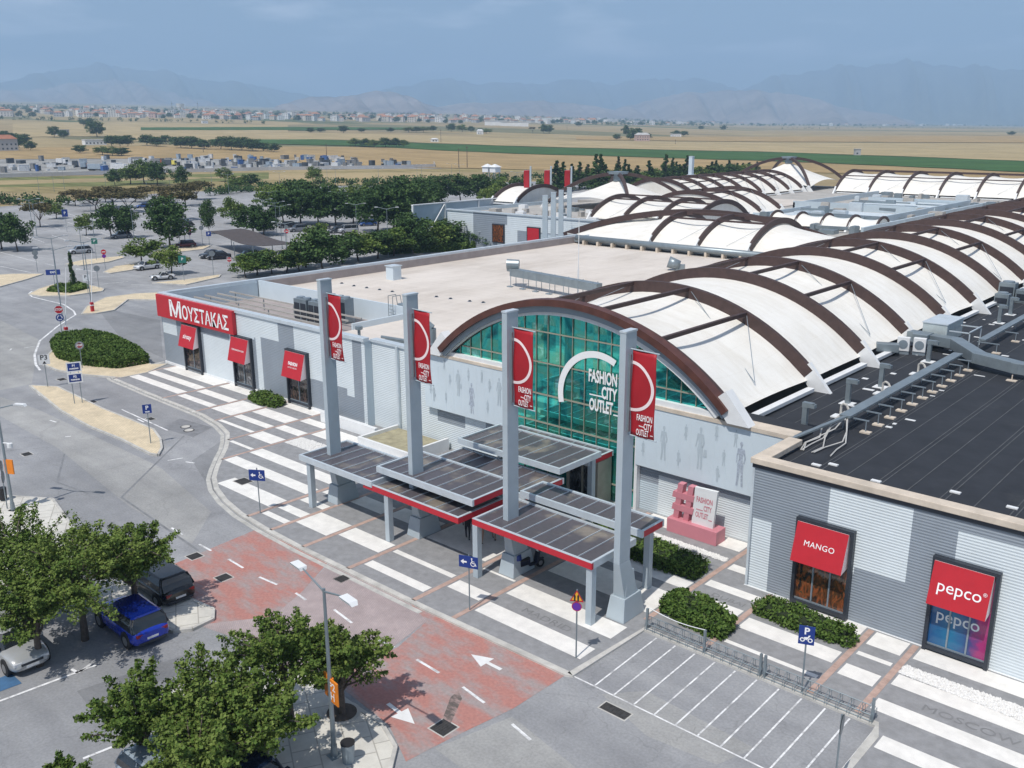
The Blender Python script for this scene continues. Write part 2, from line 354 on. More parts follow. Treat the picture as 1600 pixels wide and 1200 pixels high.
def leaf_mat(name, a, b_, c_):
    m, t, b = newmat(name); g = N(t, 'ShaderNodeNewGeometry')
    n = N(t, 'ShaderNodeTexNoise', Scale=.8, Detail=3); t.links.new(g.outputs['Position'], n.inputs['Vector'])
    mm = N(t, 'ShaderNodeMath'); mm.operation = 'MULTIPLY_ADD'; mm.inputs[1].default_value = .55; t.links.new(g.outputs['Random Per Island'], mm.inputs[0])
    m2 = N(t, 'ShaderNodeMath'); m2.operation = 'MULTIPLY_ADD'; m2.inputs[1].default_value = .42; t.links.new(n.outputs['Fac'], m2.inputs[0]); t.links.new(m2.outputs[0], mm.inputs[2])
    oi = N(t, 'ShaderNodeObjectInfo'); m3 = N(t, 'ShaderNodeMath'); m3.operation = 'MULTIPLY'; m3.inputs[1].default_value = .26; t.links.new(oi.outputs['Random'], m3.inputs[0]); t.links.new(m3.outputs[0], m2.inputs[2])
    t.links.new(ramp(t, mm.outputs[0], [(.10, a), (.45, b_), (.80, c_)]), b.inputs['Base Color'])
    b.inputs['Roughness'].default_value = .7; b.inputs['Specular IOR Level'].default_value = .12
    return m
m_leaf = leaf_mat('leaf_maple', (.034, .066, .012), (.074, .126, .024), (.155, .205, .050))
m_leafd = leaf_mat('leaf_dark', (.015, .036, .011), (.032, .068, .018), (.070, .12, .036))
m_leafb = leaf_mat('leaf_brownish', (.05, .06, .02), (.085, .08, .03), (.14, .11, .05))
m_leafh = leaf_mat('leaf_hedge', (.030, .064, .012), (.062, .112, .022), (.12, .18, .042))
m_bark = mat('bark', (.10, .08, .065), .9, var=.3, scale=6)
m_stem = m_bark
def TX(s, size, squeeze=1.0, bold=0.0, align='CENTER', extr=0.0, sp=1.0):
    cu = bpy.data.curves.new('txt', 'FONT'); cu.body = s; cu.size = size; cu.align_x = align; cu.align_y = 'CENTER'; cu.offset = bold; cu.extrude = extr
    cu.space_character = sp; cu.resolution_u = 3
    o = bpy.data.objects.new('txt', cu); COL.objects.link(o); bpy.context.view_layer.update()
    me = bpy.data.meshes.new_from_object(o.evaluated_get(bpy.context.evaluated_depsgraph_get()))
    bpy.data.objects.remove(o); bpy.data.curves.remove(cu)
    for v in me.vertices: v.co.x *= squeeze
    return me
def lettering(s, size, mt, parent, loc, rot=(math.pi/2, 0, 0), name='lettering', fit=None, **kw):
    me = TX(s, size, **kw)
    if fit:
        co = np.array([v.co[:] for v in me.vertices]); lo, hi = co.min(0), co.max(0); c = (lo+hi)/2; k = [fit[0]/(hi[0]-lo[0]), fit[1]/(hi[1]-lo[1])]
        for v in me.vertices: v.co.x = (v.co.x-c[0])*k[0]; v.co.y = (v.co.y-c[1])*k[1]
    me.materials.clear(); me.materials.append(mt)
    o = bpy.data.objects.new(name, me); COL.objects.link(o); o.parent = parent; o.location = Vector(loc)-woff(parent); o.rotation_euler = rot
    return o
# ================================================================ SETTING: terrain, fields, roads
def fieldcol():
    m, t, b = newmat('plain'); g = N(t, 'ShaderNodeNewGeometry')
    mp = N(t, 'ShaderNodeMapping'); mp.inputs['Rotation'].default_value = (0, 0, math.radians(-38)); mp.inputs['Scale'].default_value = (.0016, .0055, 0)
    t.links.new(g.outputs['Position'], mp.inputs['Vector'])
    v = N(t, 'ShaderNodeTexVoronoi', Scale=1.0, Randomness=.9); v.distance = 'CHEBYCHEV'; t.links.new(mp.outputs['Vector'], v.inputs['Vector'])
    sp = N(t, 'ShaderNodeSeparateColor'); t.links.new(v.outputs['Color'], sp.inputs[0])
    c = ramp(t, sp.outputs[0], [(0, (.33, .26, .155)), (.25, (.36, .285, .165)), (.42, (.25, .21, .13)), (.58, (.19, .18, .105)), (.74, (.34, .275, .16)), (.90, (.11, .13, .06))])
    t.nodes[-1].color_ramp.interpolation = 'CONSTANT' if hasattr(t.nodes[-1], 'color_ramp') else None
    n = N(t, 'ShaderNodeTexNoise', Scale=.012, Detail=8, Roughness=.7); t.links.new(g.outputs['Position'], n.inputs['Vector'])
    c = mixc(t, .8, c, ramp(t, n.outputs['Fac'], [(.3, (.68, .70, .66)), (.7, (1.25, 1.22, 1.2))]), 'MULTIPLY')
    n3 = N(t, 'ShaderNodeTexNoise', Scale=.35, Detail=6, Roughness=.8); t.links.new(g.outputs['Position'], n3.inputs['Vector'])
    c = mixc(t, .6, c, ramp(t, n3.outputs['Fac'], [(.3, (.7, .72, .65)), (.7, (1.2, 1.18, 1.15))]), 'MULTIPLY')
    t.links.new(c, b.inputs['Base Color']); b.inputs['Roughness'].default_value = .95; b.inputs['Specular IOR Level'].default_value = .1
    return m
m_plain = fieldcol()
def crop(name, col, var=.15, stripe=None, rot=0.0, s2=.02):
    m, t, b = newmat(name); g = N(t, 'ShaderNodeNewGeometry')
    mp = N(t, 'ShaderNodeMapping'); mp.inputs['Rotation'].default_value = (0, 0, rot); mp.inputs['Scale'].default_value = (.12, 1, 1); t.links.new(g.outputs['Position'], mp.inputs['Vector'])
    n = N(t, 'ShaderNodeTexNoise', Scale=stripe or .1, Detail=4); t.links.new(mp.outputs['Vector'], n.inputs['Vector'])
    n2 = N(t, 'ShaderNodeTexNoise', Scale=s2, Detail=8, Roughness=.75); t.links.new(g.outputs['Position'], n2.inputs['Vector'])
    n3 = N(t, 'ShaderNodeTexNoise', Scale=.6, Detail=5, Roughness=.75); t.links.new(g.outputs['Position'], n3.inputs['Vector'])
    c = ramp(t, n.outputs['Fac'], [(.35, tuple(x*(1-var) for x in col)), (.65, tuple(x*(1+var) for x in col))])
    c = mixc(t, .8, c, ramp(t, n2.outputs['Fac'], [(.3, (.72, .74, .7)), (.7, (1.2, 1.18, 1.15))]), 'MULTIPLY')
    c = mixc(t, .6, c, ramp(t, n3.outputs['Fac'], [(.3, (.7, .72, .66)), (.7, (1.2, 1.2, 1.15))]), 'MULTIPLY')
    t.links.new(c, b.inputs['Base Color']); b.inputs['Roughness'].default_value = .95; b.inputs['Specular IOR Level'].default_value = .1
    return m
m_gold = crop('stubble_gold', (.40, .315, .185), .12, .15, math.radians(-35))
m_orange_f = crop('stubble_orange', (.37, .265, .14), .12, .15, math.radians(-35))
m_green_f = crop('green_crop', (.055, .115, .035), .22, .3, math.radians(-35))
m_scrub = crop('dry_scrub', (.29, .235, .12), .22, .2, .3, .05)
m_scrubg = crop('green_scrub', (.17, .18, .075), .25, .2, .3, .06)
m_yardg = asphalt_mat('yard_gravel', (.30, .295, .28), .3)
gm = MB(); rs = [0, 60, 150, 300, 420, 500, 600, 720, 860, 1000, 1200, 1500, 1900, 2400, 3000, 4000, 5500, 7500, 10000, 14000, 18000]
P = []
for r in rs:
    P.append([(r*math.sin(math.radians(-a)) if r else 0.0, r*math.cos(math.radians(-a)) if r else 0.0,
               tz(r*math.sin(math.radians(-a)), r*math.cos(math.radians(-a))) if (-20 <= a <= 110 and r) else 0.0) for a in range(-180, 181, 4)])
gm.grid(P, flip=False)
me = gm.mesh('ground', [m_plain]); ground = bpy.data.objects.new('ground', me); COL.objects.link(ground); stage(ground)
import bmesh
bm = bmesh.new(); bm.from_mesh(me); bmesh.ops.remove_doubles(bm, verts=bm.verts, dist=.01); bmesh.ops.recalc_face_normals(bm, faces=bm.faces)
for f in bm.faces:
    if f.normal.z < 0: f.normal_flip()
bm.to_mesh(me); bm.free()
def drape(name, poly_px, m, lift, n=26, world=None):
    """field given by near edge and far edge polylines (photo points on the terrain), draped on the ground"""
    near, far = poly_px
    mb = MB(); rows = []
    xs = [near[0][0]+(near[-1][0]-near[0][0])*i/n for i in range(n+1)]
    def yi(pl, x): return float(np.interp(x, [p[0] for p in pl], [p[1] for p in pl]))
    for x in xs:
        a = GT(x, yi(near, x)); b = GT(x, yi(far, x)); r = []
        for k in range(9):
            t = k/8; X = a[0]+(b[0]-a[0])*t; Y = a[1]+(b[1]-a[1])*t; r.append((X, Y, tz(X, Y)+lift))
        rows.append(r)
    mb.grid(rows, flip=True)
    o = mb.build(name, m); 
    me = o.data; bm = bmesh.new(); bm.from_mesh(me)
    for f in bm.faces:
        f.normal_update()
        if f.normal.z < 0: f.normal_flip()
    bm.to_mesh(me); bm.free()
    return stage(o)
drape('dry_grass_ground', ([(-60, 300), (200, 305), (500, 287), (900, 280), (1200, 268), (1700, 290)], [(-60, 282), (200, 276), (600, 266), (900, 262), (1200, 258), (1700, 272)]), m_scrub, .05)
drape('green_scrub_ground', ([(-60, 293), (180, 292), (420, 280)], [(-60, 279), (180, 275), (420, 270)]), m_scrubg, .10)
drape('golden_field', ([(-60, 250), (300, 248), (620, 262), (900, 268), (1200, 268), (1700, 285)], [(-60, 233), (300, 228), (600, 231), (800, 240), (1200, 251), (1700, 274)]), m_orange_f, .30)
drape('green_field', ([(330, 224), (560, 229), (700, 237), (800, 241), (1000, 247), (1200, 253), (1400, 261), (1700, 276)],
                      [(330, 218.5), (500, 219), (700, 226), (800, 230), (1000, 235), (1200, 239), (1400, 246), (1700, 257)]), m_green_f, .6)
drape('stubble_field', ([(200, 222), (500, 218), (700, 225), (800, 229), (1000, 234), (1200, 238), (1400, 245), (1700, 256)],
                        [(200, 206), (500, 208), (700, 213), (900, 221), (1200, 224), (1700, 226)]), m_gold, .4)
drape('pale_field', ([(900, 219), (1200, 222), (1700, 224)], [(900, 214), (1200, 214), (1700, 212)]), m_orange_f, .5)
drape('left_field', ([(20, 215), (200, 213), (450, 211)], [(20, 192), (200, 191), (450, 196)]), m_gold, .4)
drape('mid_green_field', ([(220, 204), (450, 204), (640, 203)], [(220, 200), (450, 199), (640, 200)]), m_green_f, .7)
drape('yard_ground', ([(-60, 278), (150, 274), (420, 266), (690, 264)], [(-60, 250), (150, 247), (330, 244), (500, 245), (690, 259)]), m_yardg, .15)
# ---- car park and roads (one asphalt sheet), lighter parking on top
def sheet(name, pts, z, m, kind='structure'):
    o = MB().poly(pts, z).build(name, m); return stage(o, kind) if kind else o
sheet('road', [(40, -30), (40, 45), (-20, 60), (-60, 320), (-250, 320), (-300, 240), (-318, 170), (-300, 104), (-260, 40), (-200, -30)], .010, m_asph)
sheet('car_park_ground', [(-124, 62), (-112, 100), (-128, 180), (-230, 300), (-262, 280), (-300, 215), (-312, 170), (-298, 108), (-262, 62), (-170, 52)], .014, m_asph2)
# ---- plaza pavement with kerb
kerbL = [(-85.5, 43.3), (-84.6, 37.4), (-83.0, 36.9), (-75.6, 36.6), (-70.5, 36.5), (-66.5, 36.4), (-63.2, 35.9), (-60.9, 35.2), (-59.3, 34.2), (-57.9, 33.2), (-56.4, 31.9), (-54.8, 30.6), (-53.3, 29.5),
         (-51.5, 28.6), (-49.3, 27.9), (-46.8, 27.4), (-44, 27.15), (-40, 27.0), (-30, 27.0), (-21.45, 27.2), (-21.2, 27.3), (-21.0, 32.45), (-10.3, 32.45), (-10.2, 31.8), (-10.15, 20), (12, 20)]
PZ = .10
plaza = kerbL+[(12, 46), (-85.5, 46)]
stage(MB().prism(plaza, -.2, PZ).build('pavement', m_pgrey))
def offset(pl, d):
    out = []
    for i, p in enumerate(pl):
        a = pl[max(0, i-1)]; b = pl[min(len(pl)-1, i+1)]
        dx, dy = b[0]-a[0], b[1]-a[1]; L = math.hypot(dx, dy); out.append((p[0]-dy/L*d, p[1]+dx/L*d))
    return out
def kerb(name, pl, w=.22, z=PZ+.012, closed=False):
    mb = MB(); P0 = pl+[pl[0]] if closed else pl
    A = offset(P0, -.05) if not closed else P0; B = offset(P0, w)
    for i in range(len(P0)-1):
        mb.prism([A[i], A[i+1], B[i+1], B[i]], 0, z)
    return stage(mb.build(name, m_kerb, fix=True))
kerb('kerb', kerbL, .26)
gt = MB(); A_ = offset(kerbL[1:19], -.42); B_ = offset(kerbL[1:19], -.14)
for i in range(17): gt.poly([A_[i], A_[i+1], B_[i+1], B_[i]], .0215)
stage(gt.build('gutter_strip', mat('gutter_concrete', (.46, .45, .42), .85, var=.25, scale=1.5)))
ws = MB()                                  # white paving bands between the red lines
cols = [(-82.9, -73.7, [(41.8, 43.2), (40.1, 41.0), (38.3, 39.2)]), (-73.2, -68.0, [(42.0, 43.2), (39.8, 40.7), (38.0, 38.7)]), (-67.6, -64.6, [(37.9, 40.9), (42.0, 43.2)]),
        (-64.2, -59.6, [(42.2, 43.2), (39.6, 40.9), (37.9, 38.6), (36.5, 36.85)]), (-59.2, -56.2, [(40.7, 41.6), (38.4, 39.3), (36.0, 37.3)]), (-59.0, -56.2, [(34.3, 34.6)]),
        (-55.8, -46.3, [(39.3, 41.2), (36.9, 38.4), (33.95, 35.0), (31.9, 32.9)]), (-52.2, -46.3, [(29.2, 30.5)]),
        (-45.8, -43.5, [(32.8, 33.7), (31.1, 31.7), (29.5, 30.2), (28.35, 28.8)]), (-43.2, -40.3, [(28.95, 30.8), (33, 34.2)]), (-39.9, -36.4, [(29.5, 30.75), (33.2, 34.6), (36.5, 38)]),
        (-35.9, -31.3, [(30.1, 30.45), (28.1, 28.7), (32.6, 35.6), (38, 39.6)]), (-30.8, -28.6, [(29.3, 30.2), (31.9, 32.05)]),
        (-28.1, -21.7, [(30.75, 32.05), (28.5, 29.6), (37.0, 38.0), (42.6, 43.9)]), (-28.1, -23.45, [(34.0, 36.2)]), (-23.4, -21.7, [(33.8, 36.2)]),
        (-21.2, -18.4, [(36.0, 37.0), (38.1, 38.75), (40.4, 41.1), (34.2, 34.9)]), (-17.9, -13.4, [(38.3, 39.4), (35.5, 36.6), (33.95, 34.2)]),
        (-12.9, -11.4, [(38.0, 39.3), (36.9, 37.2), (34.9, 35.9)]), (-10.9, 12, [(38.15, 39.3), (35.6, 36.55), (33.4, 34.3)]), (-9.85, 12, [(31.1, 32.0), (28.6, 29.5), (26.2, 27.2)])]
for x0, x1, st in cols:
    for a, b in st: ws.box(x0, x1, a, b, PZ-.02, PZ+.008)
stage(ws.build('white_paving_bands', m_pwhite))
rl = MB()
for x, y0, y1 in [(-82.9, 36.9, 43.3), (-73.45, 36.7, 43.3), (-67.8, 36.6, 43.3), (-64.4, 36.3, 43.3), (-59.4, 34.4, 43.3), (-56.0, 31.8, 41.5), (-46.05, 27.5, 40), (-43.35, 27.3, 40), (-40.1, 27.2, 43.8), (-36.15, 27.2, 43.8),
                  (-31.05, 27.2, 43.8), (-28.35, 27.3, 43.8), (-21.45, 33.2, 43.9), (-18.15, 32.8, 39.3), (-13.15, 32.8, 39.3), (-11.15, 32.8, 39.3)]:
    w = .10 if x < -50 else .14
    rl.box(x-w, x+w, y0, y1, PZ-.02, PZ+.012)
stage(rl.build('red_paving_lines', m_pred))
def gravel_bed(name, x0, x1, y0, y1, y0b, y1b, n, label=None):
    mb = MB(); rg = random.Random(3)
    for _ in range(n):
        t = rg.random(); x = x0+(x1-x0)*t; a = y0+(y0b-y0)*t; b = y1+(y1b-y1)*t
        y = a+(b-a)*rg.random(); s = rg.uniform(.035, .085); z = PZ+rg.uniform(.0, .05)
        k = [(rg.uniform(.7, 1.2)*s) for _ in range(6)]
        mb.add([(x-k[0], y, z), (x, y-k[1], z), (x+k[2], y, z), (x, y+k[3], z), (x, y, z+k[4]*.8), (x, y, z-k[5]*.4)], [(0,1,4),(1,2,4),(2,3,4),(3,0,4),(1,0,5),(2,1,5),(3,2,5),(0,3,5)])
    mb.box(x0, x1, min(y0, y0b), max(y1, y1b), PZ-.02, PZ+.016) if False else mb.prism([(x0, y0), (x1, y0b), (x1, y1b), (x0, y1)], PZ-.02, PZ+.016)
    o = mb.build(name, mat('pebble_white', (.70, .69, .67), .8, var=.25, scale=20)); return stage(o, 'stuff')
gravel_bed('white_pebbles', -10.95, 0, 36.65, 37.4, 36.2, 37.5, 5200)
gravel_bed('white_pebbles', -26.6, -21.7, 41.2, 41.62, 41.0, 41.45, 1500)
gravel_bed('white_pebbles', -55.6, -51.5, 36.9, 38.4, 36.9, 38.5, 1400)
for s, x, y, sz in (('MADRID', -24.95, 30.1, .62), ('DUBAI', -19.5, 37.45, .5), ('MOSCOW', -7.6, 34.85, .62)):
    o = lettering(s, sz, m_greyletter, None, (x, y, PZ+.010), (0, 0, 0), squeeze=1.25, bold=0.0, name='inlaid_lettering'); stage(o)
# manhole / planter pit on plaza
def plate(cx, cy, w, d, z, m=m_iron, rz=0.0, name='drain_grate', bars=6):
    t = lthing(name, (cx, cy, z), rz)
    o = MB(); o.box(-w/2, w/2, -d/2, d/2, -.05, .004)
    b1 = o; b1.build('frame', m_kerb if bars else m, t)
    g = MB()
    if bars:
        g.box(-w/2+.06, w/2-.06, -d/2+.06, d/2-.06, .0, .008)
        for i in range(bars):
            x = -w/2+.1+(w-.2)*(i+.5)/bars; g.box(x-.02, x+.02, -d/2+.08, d/2-.08, .008, .018)
        g.build('grille', m, t)
    return t
for i, (x, y, w, d, l) in enumerate([(-18.45, 26.6, 1.35, .62, 'rusty rectangular drain grate on the road beside the motorcycle bays'), (-22.8, 21.3, .9, .9, 'drain grate with a dark stain at the near edge of the worn red road paint'),
        (-35.6, 26.4, .7, .7, 'dark drain cover on the pinkish brick road near the twin lamp head'), (-43.7, 22.7, .8, .8, 'dark drain cover at the far corner of the red painted road'),
        (-40.3, 22.4, .8, .8, 'dark drain cover in the red painted road beyond the black car'), (-67.7, 23.3, .9, .7, 'dark drain cover on the road by the left lamp post'),
        (-77.2, 32.4, .9, .6, 'drain cover in the tan traffic island beside the pair of blue board signs'), (-86.6, 33.8, 1.0, .8, 'drain cover on the road beside the P3 sign'),
        (-68.9, 33.3, .9, .6, 'drain cover in the road by the tan island and the blue P sign'), (-51.2, 30.5, 1.15, .95, 'square brown cover in the striped pavement below the far blue wheelchair sign')]):
    z = PZ+.012 if i == 9 else .016
    o = plate(x, y, w, d, z); tag(o, l, 'drain cover', 'drain covers')
# patch with two round manholes
sheet('dark_road_patch', [(-67.2, 34.9), (-63.2, 35.4), (-62.2, 33.2), (-66.0, 32.7)], .018, m_darktar)
for k, (x, y) in enumerate([(-64.9, 34.1), (-63.9, 33.8)]):
    t = lthing('manhole', (x, y, .02), 0, ['left of the two round manhole covers in the dark road patch', 'right of the two round manhole covers in the dark road patch'][k], 'manhole', 'round manholes')
    mb = MB(); mb.tube((0, 0, 0), (0, 0, .012), .42, .42, 20); mb.build('rim', m_iron, t)
    mb = MB(); mb.tube((0, 0, .012), (0, 0, .022), .33, .33, 20); mb.build('lid', m_kerb, t)
def strip(mb, a, b, w, z=.024):
    dx, dy = b[0]-a[0], b[1]-a[1]; L = math.hypot(dx, dy); nx, ny = -dy/L*w/2, dx/L*w/2
    mb.poly([(a[0]+nx, a[1]+ny), (b[0]+nx, b[1]+ny), (b[0]-nx, b[1]-ny), (a[0]-nx, a[1]-ny)], z)
tar = MB(); strip(tar, (-63.0, 32.9), (-54.8, 24.0), .13, .019); strip(tar, (-65.7, 25.1), (-60.5, 22.4), .12, .019); strip(tar, (-60.5, 22.4), (-57.0, 22.9), .12, .019); strip(tar, (-54.8, 24.0), (-44.2, 23.2), .14, .019)
stage(tar.build('tar_seam', m_darktar))
# road surfaces
sheet('red_painted_road', [(-44.2, 27.0), (-43.6, 20.6), (-37.0, 18.9), (-35.0, 21.8), (-36.0, 24.2), (-37.6, 27.0)], .016, m_redworn)
sheet('brick_road', [(-37.5, 27.0), (-31.2, 27.0), (-29.2, 26.4), (-28.7, 24), (-28.6, 22.4), (-30, 19.8), (-34, 19.7), (-37, 19.0), (-35.0, 21.8), (-36.0, 24.2)], .020, m_pinkbrick)
sheet('red_painted_road', [(-31.1, 27.0), (-21.5, 27.15), (-21.6, 24), (-22.15, 20.9), (-22.4, 19.0), (-24.5, 20.0), (-28.6, 20.4), (-28.5, 24), (-29.2, 26.4)], .017, m_redworn)
ln = MB()                                   # road markings
for i in range(11):
    x = -20.1+.985*i; strip(ln, (x, 27.4), (x-.15*(1-i/11), 32.3), .075)
strip(ln, (-21.3, 27.4), (-8.0, 27.35), .08)
for a, b in [((522, 953), (550, 974)), ((585, 998), (616, 1012)), ((651, 1031), (686, 1052)), ((723, 1074), (757, 1099)), ((800, 1132), (829, 1157)), ((405, 902), (433, 914)), ((357, 874), (380, 888)),
             ((268, 825), (285, 836)), ((311, 851), (330, 861)), ((462, 927), (478, 938)), ((78, 657), (88, 660)), ((102, 683), (111, 682)), ((15, 548), (18, 545)), ((38, 544), (55, 541))]:
    strip(ln, G(*a), G(*b), .13)
cv = [G(*p) for p in [(63, 579), (56, 570), (54, 555), (62, 533), (90, 510), (118, 492), (115, 486), (100, 476), (75, 470), (50, 464), (45, 459), (50, 455)]]
for a, b in zip(cv[:-1], cv[1:]): strip(ln, a, b, .22)
for a, b in [((0, 1096), (150, 1040)), ((0, 1090), (-40, 1105)), ((112, 1046), (122, 1052)), ((122, 1052), (142, 1038)), ((130, 1186), (175, 1168)), ((178, 588), (240, 620)), ((190, 640), (262, 673)), ((60, 617), (172, 660)),
             ((215, 655), (225, 660)), ((262, 720), (286, 716)), ((290, 722), (304, 724)), ((0, 416), (48, 426)), ((0, 394), (60, 410)), ((38, 400), (90, 398)), ((100, 404), (130, 398)), ((142, 434), (178, 431)), ((160, 444), (200, 440)),
             ((195, 411), (215, 416)), ((205, 445), (240, 446)), ((70, 412), (84, 415))]:
    strip(ln, G(*a), G(*b), .13)
for k in range(9):                           # bays of the far car park
    for r, (yy, xx) in enumerate([(372, 5), (352, 30), (333, 60)]):
        a = (xx+k*38, yy-k*2.2); strip(ln, G(*a), G(a[0]+26, a[1]+9), .14)
stage(ln.build('road_marking', m_line))
ar = MB()
def arrow(tip, tail, w=.13, hw=.42, hl=1.0):
    t = Vector((*tip, 0)); s = Vector((*tail, 0)); d = (t-s).normalized(); n = Vector((-d.y, d.x, 0)); b = t-d*hl
    strip(ar, (s.x, s.y), (b.x, b.y), w*1.4, .026); ar.poly([(t.x, t.y), (b.x+n.x*hw, b.y+n.y*hw), (b.x-n.x*hw, b.y-n.y*hw)], .026)
arrow(G(736, 1023), G(783, 1047)); arrow(G(648, 1132), G(606, 1100)); arrow(G(118, 420), G(150, 425))
stage(ar.build('arrow_marking', m_lineclean))
# traffic islands
def island(name, px, m=m_tan, h=.13, pts=None):
    pts = pts or [G(*p) for p in px]
    stage(MB().prism(pts, -.1, h).build(name, m))
    a = sum(pts[i][0]*pts[(i+1) % len(pts)][1]-pts[(i+1) % len(pts)][0]*pts[i][1] for i in range(len(pts)))
    q = pts if a > 0 else pts[::-1]
    mb = MB(); n = len(q)
    for i in range(n):
        mb.beam((*q[i], h/2+.01), (*q[(i+1) % n], h/2+.01), .16, h+.03)
    stage(mb.build('kerb', m_kerb))
island('traffic_island', [(47, 604), (90, 606), (115, 618), (160, 640), (210, 660), (240, 673), (251, 688), (253, 702), (247, 713), (235, 711), (190, 688), (140, 668), (95, 643)])
island('traffic_island', [(68, 571), (76, 556), (90, 540), (100, 529), (130, 522), (162, 527), (215, 556), (236, 571), (262, 570), (230, 584), (190, 592), (130, 587), (90, 580)])
island('traffic_island', [(45, 461), (62, 452), (85, 445), (125, 443), (163, 452), (160, 456), (110, 463), (65, 464)])
island('traffic_island', [(128, 492), (136, 480), (165, 466), (210, 460), (254, 458), (254, 470), (200, 469), (178, 486), (150, 491)])
island('traffic_island', [(-30, 432), (20, 429), (68, 429), (40, 438), (0, 449), (-30, 455)])
island('traffic_island', [(103, 413), (130, 407), (190, 401), (195, 403), (170, 410), (125, 416)])
island('traffic_island', [(162, 426), (180, 417), (212, 413), (228, 415), (205, 423), (172, 428)])
island('traffic_island', [(238, 443), (290, 438), (330, 432), (345, 430), (342, 434), (290, 446)])
island('traffic_island', [(235, 395), (300, 386), (330, 384), (318, 390), (260, 397)])
island('traffic_island', [(395, 399), (450, 390), (500, 383), (560, 378), (580, 386), (500, 396), (440, 404)])
island('pale_sidewalk', None, m_lightpave, .14, [(-43.5, 19.4), (-37.6, 20.2), (-36.8, 19.7), (-36.7, 18.6), (-37.2, 17.9), (-44, 16.6)])
island('pale_sidewalk', None, m_lightpave, .14, [(-33, 15.6), (-30.6, 18.4), (-29.6, 19.9), (-27, 19.8), (-24.6, 19.75), (-23.2, 19.2), (-22.2, 18.0), (-22.6, 15.5), (-27, 13)])
island('pale_sidewalk', None, m_lightpave, .14, [(-62, 14), (-60.5, 19), (-57.5, 20.9), (-52, 19.8), (-48, 18.3), (-46, 15), (-52, 12)])
sheet('blue_bay_paint', [(-39.4, 10.2), (-38.3, 10.2), (-38.2, 11.6), (-39.3, 11.6)], .022, mat('blue_bay_paint', (.05, .13, .25), .8, var=.2))
# ---- mountains: real ridges far away
def mnt(name, col):
    m, t, b = newmat(name); g = N(t, 'ShaderNodeNewGeometry')
    n = N(t, 'ShaderNodeTexNoise', Scale=.0016, Detail=9, Roughness=.72); t.links.new(g.outputs['Position'], n.inputs['Vector'])
    t.links.new(ramp(t, n.outputs['Fac'], [(.35, tuple(c*.6 for c in col)), (.62, tuple(c*1.3 for c in col))]), b.inputs['Base Color']); b.inputs['Roughness'].default_value = 1; b.inputs['Specular IOR Level'].default_value = 0
    return m
m_mA = mnt('mountain_blue', (.11, .115, .095)); m_mB = mnt('mountain_dry', (.25, .205, .18))
def mountain(name, prof, R, depth, m, seed, rough=.06):
    rg = np.random.RandomState(seed); mb = MB()
    x0, x1 = prof[0][0], prof[-1][0]; n = 130; rows = []
    ph = rg.rand(8)*6.28
    for i in range(n+1):
        px = x0+(x1-x0)*i/n; py = float(np.interp(px, [p[0] for p in prof], [p[1] for p in prof]))
        d = ray(px, py); hd = math.hypot(d[0], d[1]); ux, uy = d[0]/hd, d[1]/hd
        base = tz(ux*(R-depth), uy*(R-depth))-2
        H = CAMH+d[2]/hd*R; col = []
        for k in range(13):
            t = k/12; r = R-depth*(1-t); hh = base+(H-base)*(t**1.15)
            wob = sum(math.sin(px*.035*(j+1)*1.7+ph[j]+t*3.1*(j+1)*.6)/(j+1) for j in range(7))
            hh += (H-base)*rough*wob*math.sin(math.pi*t)*2.2 + (H-base)*.035*wob*t
            col.append((ux*r, uy*r, max(hh, base)))
        col.append((ux*(R+depth*.5), uy*(R+depth*.5), base))
        rows.append(col)
    mb.grid(rows); o = mb.build(name, m, smooth=True)
    me = o.data; bm = bmesh.new(); bm.from_mesh(me); bmesh.ops.recalc_face_normals(bm, faces=bm.faces); bm.to_mesh(me); bm.free()
    return stage(o)
mountain('mountain_range', [(-120, 140), (-40, 136), (60, 116), (110, 105), (150, 101), (200, 106), (250, 110), (300, 122), (360, 128), (420, 136), (480, 150), (560, 172), (600, 182)], 15500, 4500, m_mA, 1)
mountain('hills', [(-120, 150), (0, 142), (60, 138), (130, 128), (180, 124), (230, 134), (280, 146), (330, 160), (380, 176)], 12500, 3500, m_mB, 9)
mountain('mountain_range', [(520, 178), (570, 152), (610, 137), (660, 128), (700, 123), (740, 129), (780, 130), (830, 131), (860, 127), (900, 125), (950, 130), (1000, 126), (1040, 123), (1080, 122), (1110, 128), (1160, 140), (1230, 160), (1300, 180)], 15500, 4500, m_mA, 2)
mountain('mountain_range', [(1050, 185), (1120, 158), (1180, 131), (1220, 118), (1260, 111), (1300, 107), (1350, 101), (1400, 98), (1450, 97), (1480, 101), (1510, 106), (1550, 104), (1600, 109), (1660, 118), (1740, 130)], 15000, 4800, m_mA, 3)
mountain('hills', [(400, 182), (430, 168), (460, 156), (490, 150), (520, 152), (540, 152), (560, 146), (585, 141), (610, 143), (640, 152), (665, 161), (700, 172), (740, 184)], 8200, 2200, m_mB, 4)
mountain('hills', [(640, 178), (690, 166), (740, 160), (800, 160), (850, 157), (900, 162), (950, 170), (1010, 182)], 8800, 2000, m_mB, 5)
mountain('hills', [(930, 184), (970, 168), (1010, 157), (1050, 149), (1090, 144), (1130, 140), (1170, 143), (1210, 142), (1250, 149), (1290, 160), (1330, 170), (1380, 178), (1430, 189)], 9800, 2800, m_mB, 6)
